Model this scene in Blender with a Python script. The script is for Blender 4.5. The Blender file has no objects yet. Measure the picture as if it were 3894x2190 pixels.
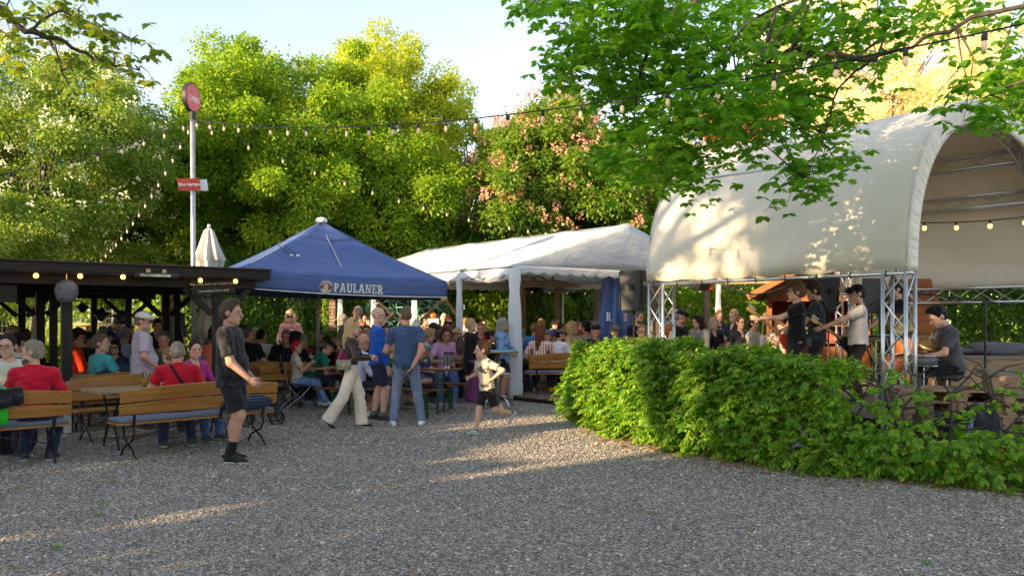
import bpy, math, random
import numpy as np
from mathutils import Vector, Matrix
R = math.radians
rnd = random.Random(7)
nprng = np.random.default_rng(11)
SC = bpy.context.scene
COL = SC.collection
F, CX, HY, CAMZ = 3000.0, 1947.0, 1227.0, 1.58      # lens of the photograph in its own pixels; eye height

def at(px, py, Y):
    """the point at depth Y seen at photograph pixel px, py (a surveying aid for laying the place out)"""
    return Vector(((px-CX)/F*Y, Y, CAMZ+(HY-py)/F*Y))
def gx(px, Y): return (px-CX)/F*Y

# ------------------------------------------------------------------ materials
MATS = {}
def _nt(name):
    m = bpy.data.materials.new(name); m.use_nodes = True
    nt = m.node_tree; nt.nodes.clear()
    return m, nt
def _out(nt, sh):
    o = nt.nodes.new('ShaderNodeOutputMaterial'); nt.links.new(sh, o.inputs['Surface'])
def N(nt, t, **kw):
    n = nt.nodes.new(t)
    for k, v in kw.items():
        if k in n.inputs: n.inputs[k].default_value = v
        else: setattr(n, k, v)
    return n
def c4(c): return (c[0], c[1], c[2], 1.0)
def ramp(nt, fac, stops, interp='LINEAR'):
    r = nt.nodes.new('ShaderNodeValToRGB'); r.color_ramp.interpolation = interp
    el = r.color_ramp.elements
    while len(el) > 1: el.remove(el[-1])
    el[0].position = stops[0][0]; el[0].color = c4(stops[0][1])
    for p, c in stops[1:]:
        e = el.new(p); e.color = c4(c)
    nt.links.new(fac, r.inputs['Fac']); return r.outputs['Color']
def coords(nt, scale=(1, 1, 1), rot=(0, 0, 0), kind='Object'):
    tc = nt.nodes.new('ShaderNodeTexCoord'); mp = nt.nodes.new('ShaderNodeMapping')
    mp.inputs['Scale'].default_value = scale; mp.inputs['Rotation'].default_value = rot
    nt.links.new(tc.outputs[kind], mp.inputs['Vector']); return mp.outputs['Vector']
def noise(nt, vec, scale, detail=3, rough=.55):
    n = N(nt, 'ShaderNodeTexNoise'); n.inputs['Scale'].default_value = scale
    n.inputs['Detail'].default_value = detail; n.inputs['Roughness'].default_value = rough
    nt.links.new(vec, n.inputs['Vector']); return n.outputs['Fac']
def bump(nt, h, strength=.3, dist=.02, normal=None):
    b = N(nt, 'ShaderNodeBump'); b.inputs['Strength'].default_value = strength; b.inputs['Distance'].default_value = dist
    nt.links.new(h, b.inputs['Height'])
    if normal: nt.links.new(normal, b.inputs['Normal'])
    return b.outputs['Normal']
def principled(nt, col=None, rough=.6, metal=0, normal=None, spec=.4, colsock=None, **kw):
    p = N(nt, 'ShaderNodeBsdfPrincipled')
    p.inputs['Roughness'].default_value = rough; p.inputs['Metallic'].default_value = metal
    p.inputs['Specular IOR Level'].default_value = spec
    if col is not None: p.inputs['Base Color'].default_value = c4(col)
    if colsock is not None: nt.links.new(colsock, p.inputs['Base Color'])
    if normal is not None: nt.links.new(normal, p.inputs['Normal'])
    for k, v in kw.items(): p.inputs[k.replace('_', ' ')].default_value = v
    return p.outputs[0]
def sh(c, k): return tuple(max(0, min(1, x*k)) for x in c)

def plain(name, col, rough=.5, metal=0, var=.18, nscale=6, bmp=.15, bscale=40, bdist=.01, spec=.4):
    if name in MATS: return MATS[name]
    m, nt = _nt(name); v = coords(nt)
    f = noise(nt, v, nscale, 4)
    cs = ramp(nt, f, [(.3, sh(col, 1-var)), (.7, sh(col, 1+var))])
    nrm = bump(nt, noise(nt, v, bscale, 2), bmp, bdist) if bmp else None
    _out(nt, principled(nt, colsock=cs, rough=rough, metal=metal, normal=nrm, spec=spec))
    MATS[name] = m; return m

def cloth(col, name=None, pattern=None, col2=None, scale=1.0, rough=.85):
    key = name or 'cloth_%02x%02x%02x' % tuple(int(255*min(1, x)**.45) for x in col) + (pattern or '')
    if key in MATS: return MATS[key]
    m, nt = _nt(key); v = coords(nt)
    wr = noise(nt, coords(nt, (1, 1, .55)), 9, 3, .5)
    base = ramp(nt, noise(nt, v, 5, 3), [(.3, sh(col, .88)), (.7, sh(col, 1.1))])
    if pattern == 'stripe_v' or pattern == 'stripe_h':
        w = N(nt, 'ShaderNodeTexWave', wave_type='BANDS', bands_direction='X' if pattern == 'stripe_v' else 'Z', wave_profile='SIN')
        w.inputs['Scale'].default_value = 5.5*scale; w.inputs['Distortion'].default_value = .6; w.inputs['Detail'].default_value = 1
        nt.links.new(v, w.inputs['Vector'])
        base = ramp(nt, w.outputs['Fac'], [(.42, col), (.55, col2)])
    elif pattern == 'blotch':
        n2 = noise(nt, coords(nt, (1, 1, 1.6), (0, .5, .4)), 7*scale, 3, .6)
        base = ramp(nt, n2, [(.54, col), (.60, col2)])
    elif pattern == 'dots':
        vo = N(nt, 'ShaderNodeTexVoronoi'); vo.inputs['Scale'].default_value = 42*scale
        nt.links.new(v, vo.inputs['Vector'])
        base = ramp(nt, vo.outputs['Distance'], [(.28, col2), (.4, col)])
    elif pattern == 'denim':
        n2 = noise(nt, coords(nt, (1, 1, .4)), 12, 4, .65)
        base = ramp(nt, n2, [(.32, sh(col, .6)), (.7, sh(col, 1.5))])
    elif pattern == 'washed':
        n2 = noise(nt, coords(nt), 16, 5, .7)
        base = ramp(nt, n2, [(.45, col), (.72, col2 or sh(col, 3))])
    elif pattern == 'slub':
        n2 = noise(nt, coords(nt, (2, 2, 22)), 5, 3, .6)
        base = ramp(nt, n2, [(.35, col), (.65, col2)])
    elif pattern == 'quilt':
        w = N(nt, 'ShaderNodeTexWave', wave_type='BANDS', bands_direction='Z')
        w.inputs['Scale'].default_value = 6*scale; w.inputs['Distortion'].default_value = .5
        nt.links.new(v, w.inputs['Vector']); wr = w.outputs['Fac']
    nrm = bump(nt, wr, .55 if pattern != 'quilt' else .9, .035)
    nrm = bump(nt, noise(nt, v, 160, 2), .15, .004, nrm)
    _out(nt, principled(nt, colsock=base, rough=rough, normal=nrm, spec=.2, Sheen_Weight=.15))
    MATS[key] = m; return m

def skin(col=(.56, .33, .235)):
    key = 'skin_%02x%02x%02x' % tuple(int(255*x) for x in col)
    if key in MATS: return MATS[key]
    m, nt = _nt(key); v = coords(nt)
    base = ramp(nt, noise(nt, v, 9, 3), [(.3, (col[0]*.97, col[1]*.86, col[2]*.83)), (.7, sh(col, 1.06))])
    nrm = bump(nt, noise(nt, v, 60, 2), .12, .004)
    _out(nt, principled(nt, colsock=base, rough=.6, normal=nrm, spec=.25, Subsurface_Weight=.12, Subsurface_Scale=.01))
    MATS[key] = m; return m

def hairmat(col):
    key = 'hair_%02x%02x%02x' % tuple(int(255*min(1, x)**.45) for x in col)
    if key in MATS: return MATS[key]
    m, nt = _nt(key)
    st = noise(nt, coords(nt, (3, 3, .5)), 45, 3, .7)
    base = ramp(nt, st, [(.3, sh(col, .55)), (.55, col), (.78, sh(col, 1.5))])
    _out(nt, principled(nt, colsock=base, rough=.55, normal=bump(nt, st, 1, .03), spec=.3))
    MATS[key] = m; return m

def leafmat(name, dark, mid, light, trans=.42, tcol=None, gloss=.25):
    """two-sided leaf: colour varies leaf by leaf, part of the light passes through"""
    if name in MATS: return MATS[name]
    m, nt = _nt(name)
    g = N(nt, 'ShaderNodeNewGeometry')
    dark, mid, light = sh(dark, 1.65), sh(mid, 1.65), sh(light, 1.6)
    cs = ramp(nt, g.outputs['Random Per Island'], [(0, dark), (.5, mid), (1, light)])
    d = N(nt, 'ShaderNodeBsdfPrincipled'); d.inputs['Roughness'].default_value = .5
    d.inputs['Specular IOR Level'].default_value = gloss
    nt.links.new(cs, d.inputs['Base Color'])
    t = N(nt, 'ShaderNodeBsdfTranslucent')
    mx = N(nt, 'ShaderNodeMix', data_type='RGBA', blend_type='MULTIPLY'); mx.inputs['Factor'].default_value = 1
    nt.links.new(cs, mx.inputs['A']); mx.inputs['B'].default_value = c4(tcol or (1.0, .9, .35))
    k = N(nt, 'ShaderNodeMix', data_type='RGBA', blend_type='ADD'); k.inputs['Factor'].default_value = 1
    nt.links.new(mx.outputs['Result'], k.inputs['A']); nt.links.new(mx.outputs['Result'], k.inputs['B'])
    nt.links.new(k.outputs['Result'], t.inputs['Color'])
    ms = N(nt, 'ShaderNodeMixShader'); ms.inputs['Fac'].default_value = trans
    nt.links.new(d.outputs[0], ms.inputs[1]); nt.links.new(t.outputs[0], ms.inputs[2])
    _out(nt, ms.outputs[0]); MATS[name] = m; return m

def woodmat(name, c1, c2, axis=0, scale=1.0, rough=.55, bmp=.25):
    if name in MATS: return MATS[name]
    m, nt = _nt(name)
    s = [9*scale]*3; s[axis] = .7*scale
    v = coords(nt, tuple(s))
    f = noise(nt, v, 2.2, 5, .65)
    base = ramp(nt, f, [(.28, c1), (.5, tuple((a+b)/2 for a, b in zip(c1, c2))), (.72, c2)])
    _out(nt, principled(nt, colsock=base, rough=rough, normal=bump(nt, f, bmp, .01), spec=.3))
    MATS[name] = m; return m

def glow(name, col, strength):
    if name in MATS: return MATS[name]
    m, nt = _nt(name)
    p = N(nt, 'ShaderNodeBsdfPrincipled'); p.inputs['Base Color'].default_value = c4(sh(col, .9)); p.inputs['Roughness'].default_value = .15
    p.inputs['Emission Color'].default_value = c4(col); p.inputs['Emission Strength'].default_value = strength
    _out(nt, p.outputs[0]); MATS[name] = m; return m
def glassmat(name='clear_glass', col=(.95, .97, .97)):
    if name in MATS: return MATS[name]
    m, nt = _nt(name)
    _out(nt, principled(nt, col=col, rough=.03, spec=.5, Transmission_Weight=1.0, IOR=1.25)); MATS[name] = m; return m

# ------------------------------------------------------------------ objects
def tag(o, label=None, cat=None, group=None, kind=None):
    if label: o['label'] = label
    if cat: o['category'] = cat
    if group: o['group'] = group
    if kind: o['kind'] = kind
    return o
def thing(name, label, cat, loc=(0, 0, 0), rz=0, group=None, scale=None):
    o = bpy.data.objects.new(name, None); COL.objects.link(o)
    o.location = loc; o.rotation_euler = (0, 0, rz); o.empty_display_size = .2
    if scale: o.scale = (scale,)*3
    return tag(o, label, cat, group)
def link_mesh(name, me, mat, parent=None, smooth=False):
    if mat: me.materials.append(mat)
    if smooth: me.polygons.foreach_set('use_smooth', np.ones(len(me.polygons), dtype=bool))
    o = bpy.data.objects.new(name, me); COL.objects.link(o)
    if parent: o.parent = parent
    return o
def np_mesh(name, V, Fc, mat, parent=None, smooth=False):
    """V (n,3), Fc (m,k): every face has k corners"""
    V = np.ascontiguousarray(V, dtype=np.float32); Fc = np.ascontiguousarray(Fc, dtype=np.int32)
    me = bpy.data.meshes.new(name)
    me.vertices.add(len(V)); me.vertices.foreach_set('co', V.ravel())
    m, k = Fc.shape
    me.loops.add(m*k); me.loops.foreach_set('vertex_index', Fc.ravel())
    me.polygons.add(m); me.polygons.foreach_set('loop_start', np.arange(m, dtype=np.int32)*k)
    me.update(calc_edges=True)
    return link_mesh(name, me, mat, parent, smooth)
def copy_tree(o, parent=None):
    c = o.copy(); COL.objects.link(c)
    if parent: c.parent = parent
    for ch in list(o.children): copy_tree(ch, c)
    return c

def basis(d, up=(0, 0, 1)):
    d = Vector(d).normalized(); u = Vector(up)
    if abs(d.dot(u)) > .98: u = Vector((0, 1, 0)) if abs(d.y) < .9 else Vector((1, 0, 0))
    s = d.cross(u).normalized(); return d, s, s.cross(d).normalized()

class MB:
    """collects shapes; build() links them as ONE mesh object"""
    def __init__(s): s.v, s.f = [], []
    def quad(s, *pts):
        n = len(s.v); s.v += [tuple(p) for p in pts]; s.f.append(tuple(range(n, n+len(pts)))); return s
    def box(s, c, size, rz=0, M=None):
        hx, hy, hz = size[0]/2, size[1]/2, size[2]/2
        M = M or Matrix.Rotation(rz, 3, 'Z'); c = Vector(c); n = len(s.v)
        for z in (-hz, hz):
            for x, y in ((-hx, -hy), (hx, -hy), (hx, hy), (-hx, hy)): s.v.append(tuple(c+M @ Vector((x, y, z))))
        for f in ((3, 2, 1, 0), (4, 5, 6, 7), (0, 1, 5, 4), (1, 2, 6, 5), (2, 3, 7, 6), (3, 0, 4, 7)): s.f.append(tuple(n+i for i in f))
        return s
    def bar(s, a, b, w, h, up=(0, 0, 1)):
        a, b = Vector(a), Vector(b); d, x, u = basis(b-a, up); n = len(s.v)
        for p in (a, b):
            for i, j in ((-1, -1), (1, -1), (1, 1), (-1, 1)): s.v.append(tuple(p+x*i*w/2+u*j*h/2))
        for f in ((0, 1, 2, 3), (7, 6, 5, 4), (4, 5, 1, 0), (5, 6, 2, 1), (6, 7, 3, 2), (7, 4, 0, 3)): s.f.append(tuple(n+i for i in f))
        return s
    def tube(s, pts, r, n=8, caps=True):
        pts = [Vector(p) for p in pts]; rs = r if isinstance(r, (list, tuple)) else [r]*len(pts)
        b0 = len(s.v); prev = None
        for i, p in enumerate(pts):
            d = (pts[min(i+1, len(pts)-1)]-pts[max(i-1, 0)])
            if d.length < 1e-9: d = Vector((0, 0, 1))
            d.normalize()
            if prev is None: _, x, u = basis(d)
            else:
                x = prev-d*prev.dot(d)
                x = x.normalized() if x.length > 1e-6 else basis(d)[1]
                u = x.cross(d)
            prev = x
            for k in range(n):
                t = 2*math.pi*k/n; s.v.append(tuple(p+(x*math.cos(t)+u*math.sin(t))*rs[i]))
        for i in range(len(pts)-1):
            for k in range(n):
                a, b = b0+i*n+k, b0+i*n+(k+1) % n; s.f.append((a, a+n, b+n, b))
        if caps:
            s.f.append(tuple(b0+k for k in range(n))); e = b0+(len(pts)-1)*n; s.f.append(tuple(e+k for k in reversed(range(n))))
        return s
    def lathe(s, prof, n=16, c=(0, 0, 0), sx=1, sy=1, M=None):
        b0 = len(s.v); c = Vector(c)
        for r, z in prof:
            for k in range(n):
                t = 2*math.pi*k/n; p = Vector((r*math.cos(t)*sx, r*math.sin(t)*sy, z))
                s.v.append(tuple(c+(M @ p if M else p)))
        for i in range(len(prof)-1):
            for k in range(n):
                a, b = b0+i*n+k, b0+i*n+(k+1) % n; s.f.append((a, b, b+n, a+n))
        s.f.append(tuple(b0+k for k in reversed(range(n)))); e = b0+(len(prof)-1)*n; s.f.append(tuple(e+k for k in range(n)))
        return s
    def prism(s, poly, thick, M, c=(0, 0, 0)):
        """polygon in local xy, thick along local z, placed by matrix M and point c"""
        b0 = len(s.v); c = Vector(c); n = len(poly)
        for z in (-thick/2, thick/2):
            for x, y in poly: s.v.append(tuple(c+M @ Vector((x, y, z))))
        s.f.append(tuple(b0+i for i in reversed(range(n)))); s.f.append(tuple(b0+n+i for i in range(n)))
        for i in range(n): j = (i+1) % n; s.f.append((b0+i, b0+j, b0+n+j, b0+n+i))
        return s
    def grid(s, pts):
        """pts: rows of points"""
        b0 = len(s.v); m = len(pts[0])
        for row in pts: s.v += [tuple(p) for p in row]
        for i in range(len(pts)-1):
            for j in range(m-1): a = b0+i*m+j; s.f.append((a, a+1, a+m+1, a+m))
        return s
    def build(s, name, mat, parent=None, smooth=False, bevel=0, off=None, solid=0):
        me = bpy.data.meshes.new(name)
        v = s.v if off is None else [tuple(Vector(p)-Vector(off)) for p in s.v]
        me.from_pydata(v, [], s.f); me.update()
        o = link_mesh(name, me, mat, parent, smooth)
        if bevel:
            b = o.modifiers.new('bevel', 'BEVEL'); b.width = bevel; b.segments = 2; b.limit_method = 'ANGLE'
        if solid:
            b = o.modifiers.new('thick', 'SOLIDIFY'); b.thickness = solid; b.offset = 0
        return o

def text_mesh(txt, size, bold=0.0, extrude=.002, align='CENTER'):
    cu = bpy.data.curves.new('txt', 'FONT'); cu.body = txt; cu.size = size; cu.offset = bold; cu.extrude = extrude
    cu.align_x = align; cu.align_y = 'CENTER'; cu.resolution_u = 3
    ob = bpy.data.objects.new('txt', cu); COL.objects.link(ob)
    dg = bpy.context.evaluated_depsgraph_get(); dg.update()
    me = bpy.data.meshes.new_from_object(ob.evaluated_get(dg))
    bpy.data.objects.remove(ob); bpy.data.curves.remove(cu)
    me.materials.clear()
    return me
def put_text(txt, size, mat, parent, loc, M, bold=0.0, name='lettering', extrude=.002):
    """flat letters whose x runs along column 0 of M, y along column 1"""
    me = text_mesh(txt, size, bold, extrude); me.transform(Matrix.Translation(Vector(loc)) @ M.to_4x4())
    return link_mesh(name, me, mat, parent)
def frame(x, y):
    x = Vector(x).normalized(); y = Vector(y); y = (y-x*y.dot(x)).normalized(); z = x.cross(y)
    return Matrix((x, y, z)).transposed()

# ------------------------------------------------------------------ leaves
def rot_from(dirs, ups):
    """(n,3,3): columns = side, along, normal"""
    d = dirs/np.maximum(np.linalg.norm(dirs, axis=1, keepdims=True), 1e-6)
    nrm = ups-d*np.sum(ups*d, axis=1, keepdims=True)
    nrm /= np.maximum(np.linalg.norm(nrm, axis=1, keepdims=True), 1e-6)
    side = np.cross(d, nrm)
    return np.stack([side, d, nrm], axis=2)
def leaf_mesh(name, tv, tf, pos, rot, scl, mat, parent=None, off=None):
    """tv (m,3) template, tf (q,k) its faces; one leaf per row of pos"""
    tv = np.asarray(tv, np.float32); tf = np.asarray(tf, np.int32); n = len(pos)
    if off is not None: pos = pos-np.asarray(off, np.float32)
    V = np.einsum('nij,mj->nmi', rot.astype(np.float32), tv)*scl[:, None, None]+pos[:, None, :]
    Fc = (tf[None]+(np.arange(n, dtype=np.int32)*len(tv))[:, None, None]).reshape(-1, tf.shape[1])
    return np_mesh(name, V.reshape(-1, 3), Fc, mat, parent)
DIAMOND = ([(0, 0, 0), (.30, .5, .05), (0, 1, -.06), (-.30, .5, .05)], [(0, 1, 2, 3)])
HORN = ([(0, 0, 0), (.20, .16, .03), (.31, .42, .05), (.20, .76, .03), (0, 1.05, -.05), (0, .5, -.03),
         (-.20, .16, .03), (-.31, .42, .05), (-.20, .76, .03)],
        [(0, 1, 2, 5), (5, 2, 3, 4), (0, 5, 7, 6), (5, 4, 8, 7)])
_ok = [(0, 0), (.10, .10), (.27, .16), (.20, .28), (.40, .40), (.25, .50), (.42, .70), (.20, .72), (.17, .92), (0, 1.05),
       (-.17, .92), (-.20, .72), (-.42, .70), (-.25, .50), (-.40, .40), (-.20, .28), (-.27, .16), (-.10, .10)]
OAK = ([(x, y, .10*abs(x)-.10*y*y) for x, y in _ok], [tuple(range(len(_ok)))])
def unit(n, rng=nprng):
    v = rng.normal(size=(n, 3)); return v/np.linalg.norm(v, axis=1, keepdims=True)
# ------------------------------------------------------------------ bodies: one continuous surface from a distance field
class Field:
    def __init__(s, lo, hi, vs):
        s.vs = vs; s.lo = np.array(lo, np.float32)-2*vs
        s.n = np.maximum(4, np.ceil((np.array(hi)+2*vs-s.lo)/vs).astype(int)+1)
        s.f = np.full(tuple(s.n), .5, np.float32)
    def _sub(s, lo, hi):
        a = np.clip(np.floor((np.array(lo)-s.lo)/s.vs).astype(int), 0, s.n-1)
        b = np.clip(np.ceil((np.array(hi)-s.lo)/s.vs).astype(int)+1, a+1, s.n)
        ax = [(s.lo[i]+s.vs*np.arange(a[i], b[i])).astype(np.float32) for i in range(3)]
        sl = tuple(slice(a[i], b[i]) for i in range(3))
        return sl, ax[0][:, None, None], ax[1][None, :, None], ax[2][None, None, :]
    def put(s, sl, d, k, op):
        cur = s.f[sl]
        if op == 'sub':
            d = -d; h = np.maximum(k-np.abs(cur-d), 0)/k; s.f[sl] = np.maximum(cur, d)+h*h*k*.25
        else:
            h = np.maximum(k-np.abs(cur-d), 0)/k; s.f[sl] = np.minimum(cur, d)-h*h*k*.25
    def cone(s, a, ra, b, rb, k=.03, op='u', M=None, flat=1.0, cuts=(), warp=0):
        """tapered capsule; M = frame whose second axis is squashed by flat"""
        a = np.array(a, np.float32); b = np.array(b, np.float32); r = max(ra, rb)+k+3*s.vs
        sl, X, Y, Z = s._sub(np.minimum(a, b)-r, np.maximum(a, b)+r)
        if M is not None:
            m = np.array(M, np.float32).T.copy(); m[1] /= flat
            P = [m[i, 0]*X+m[i, 1]*Y+m[i, 2]*Z for i in range(3)]; A, B = m @ a, m @ b
        else: P, A, B = (X, Y, Z), a, b
        D = B-A; L = float(D @ D)+1e-9
        t = np.clip(((P[0]-A[0])*D[0]+(P[1]-A[1])*D[1]+(P[2]-A[2])*D[2])/L, 0, 1)
        d = np.sqrt((P[0]-A[0]-t*D[0])**2+(P[1]-A[1]-t*D[1])**2+(P[2]-A[2]-t*D[2])**2)-(ra+(rb-ra)*t)
        if flat < 1: d = d*((1+flat)/2)
        if warp: d = d+warp*np.sin(X*61)*np.sin(Y*57+1)*np.sin(Z*53+2)
        for p, nn in cuts:
            d = np.maximum(d, (X-p[0])*nn[0]+(Y-p[1])*nn[1]+(Z-p[2])*nn[2])
        s.put(sl, d, k, op)
    def ell(s, c, rad, M=None, k=.03, op='u', cuts=(), warp=0, wf=60.):
        c = np.array(c, np.float32); r = max(rad)+k+3*s.vs
        sl, X, Y, Z = s._sub(c-r, c+r); x, y, z = X-c[0], Y-c[1], Z-c[2]
        if M is not None:
            m = np.array(M, np.float32).T; x, y, z = [m[i, 0]*x+m[i, 1]*y+m[i, 2]*z for i in range(3)]
        q = np.sqrt((x/rad[0])**2+(y/rad[1])**2+(z/rad[2])**2)
        d = (q-1)*min(rad)*1.05
        if warp: d = d+warp*np.sin(X*wf)*np.sin(Y*wf*.93+1)*np.sin(Z*wf*.8+2)
        for p, nn in cuts: d = np.maximum(d, (X-p[0])*nn[0]+(Y-p[1])*nn[1]+(Z-p[2])*nn[2])
        s.put(sl, d, k, op)
    def clip(s, p, nn):
        sl, X, Y, Z = s._sub(s.lo, s.lo+s.n*s.vs)
        s.f = np.maximum(s.f, (X-p[0])*nn[0]+(Y-p[1])*nn[1]+(Z-p[2])*nn[2])
    def wrinkle(s, amp, k=1.0, ph=0):
        """soft folds in cloth"""
        sl, X, Y, Z = s._sub(s.lo, s.lo+s.n*s.vs); X, Y, Z = X*k, Y*k, Z*k
        s.f = s.f+amp*(np.sin(38*Z+14*X+9*Y+3*np.sin(11*X+ph)+2.2*np.sin(9*Y+8*Z))+.8*np.sin(52*Z-24*X+18*Y+3*np.sin(13*Z+ph)))*(.45+.55*np.sin(7*X+5*Z+ph)*np.sin(6*Y+4*Z+2)).astype(np.float32)
    def mesh(s):
        f = s.f; n = s.n; neg = f < 0
        c = [(i, j, k) for i in (0, 1) for j in (0, 1) for k in (0, 1)]
        def cor(a, o): return a[o[0]:n[0]-1+o[0], o[1]:n[1]-1+o[1], o[2]:n[2]-1+o[2]]
        cnt = np.zeros(tuple(n-1), np.int8)
        for o in c: cnt += cor(neg, o)
        act = (cnt > 0) & (cnt < 8); idx = np.argwhere(act)
        if not len(idx): return np.zeros((0, 3)), np.zeros((0, 4), int)
        vid = np.full(tuple(n-1), -1, np.int32); vid[act] = np.arange(len(idx))
        vals = {o: f[idx[:, 0]+o[0], idx[:, 1]+o[1], idx[:, 2]+o[2]] for o in c}
        acc = np.zeros((len(idx), 3), np.float32); w = np.zeros(len(idx), np.float32)
        for o in c:
            for ax in range(3):
                if o[ax]: continue
                p = list(o); p[ax] = 1; p = tuple(p); a, b = vals[o], vals[p]
                cr = (a < 0) != (b < 0); t = np.where(cr, a/np.where(cr, a-b, 1), 0)
                pt = np.tile(np.array(o, np.float32), (len(idx), 1)); pt[:, ax] += t
                acc += pt*cr[:, None]; w += cr
        V = (idx+acc/np.maximum(w, 1)[:, None])*s.vs+s.lo
        Q = []
        for ax in range(3):
            u, v = [(1, 2), (2, 0), (0, 1)][ax]
            sl0 = [slice(None)]*3; sl1 = [slice(None)]*3
            sl0[ax] = slice(0, n[ax]-1); sl1[ax] = slice(1, n[ax])
            a, b = neg[tuple(sl0)], neg[tuple(sl1)]; e = np.argwhere(a != b)
            ok = (e[:, u] > 0) & (e[:, v] > 0) & (e[:, u] < n[u]-1) & (e[:, v] < n[v]-1); e = e[ok]
            ins = a[e[:, 0], e[:, 1], e[:, 2]]
            def g(du, dv):
                q = e.copy(); q[:, u] -= du; q[:, v] -= dv; return vid[q[:, 0], q[:, 1], q[:, 2]]
            q = np.stack([g(1, 1), g(0, 1), g(0, 0), g(1, 0)], 1)
            q[~ins] = q[~ins][:, ::-1]; Q.append(q)
        return V, np.concatenate(Q)
    def build(s, name, mat, parent):
        V, Q = s.mesh()
        return np_mesh(name, V, Q, mat, parent, smooth=True)

def np3(v): return np.array(v, np.float64)
def nrm(v): v = np3(v); return v/max(1e-9, np.linalg.norm(v))
def ik(root, target, l1, l2, pole):
    root, target = np3(root), np3(target); d = target-root; L = np.linalg.norm(d)
    L2 = min(L, (l1+l2)*.998); d = d/max(L, 1e-6); target = root+d*L2
    x = (l1*l1-l2*l2+L2*L2)/(2*L2); hgt = math.sqrt(max(l1*l1-x*x, 0))
    p = np3(pole); p = p-d*(p@d); p = nrm(p)
    return root+d*x+p*hgt, target

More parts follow.
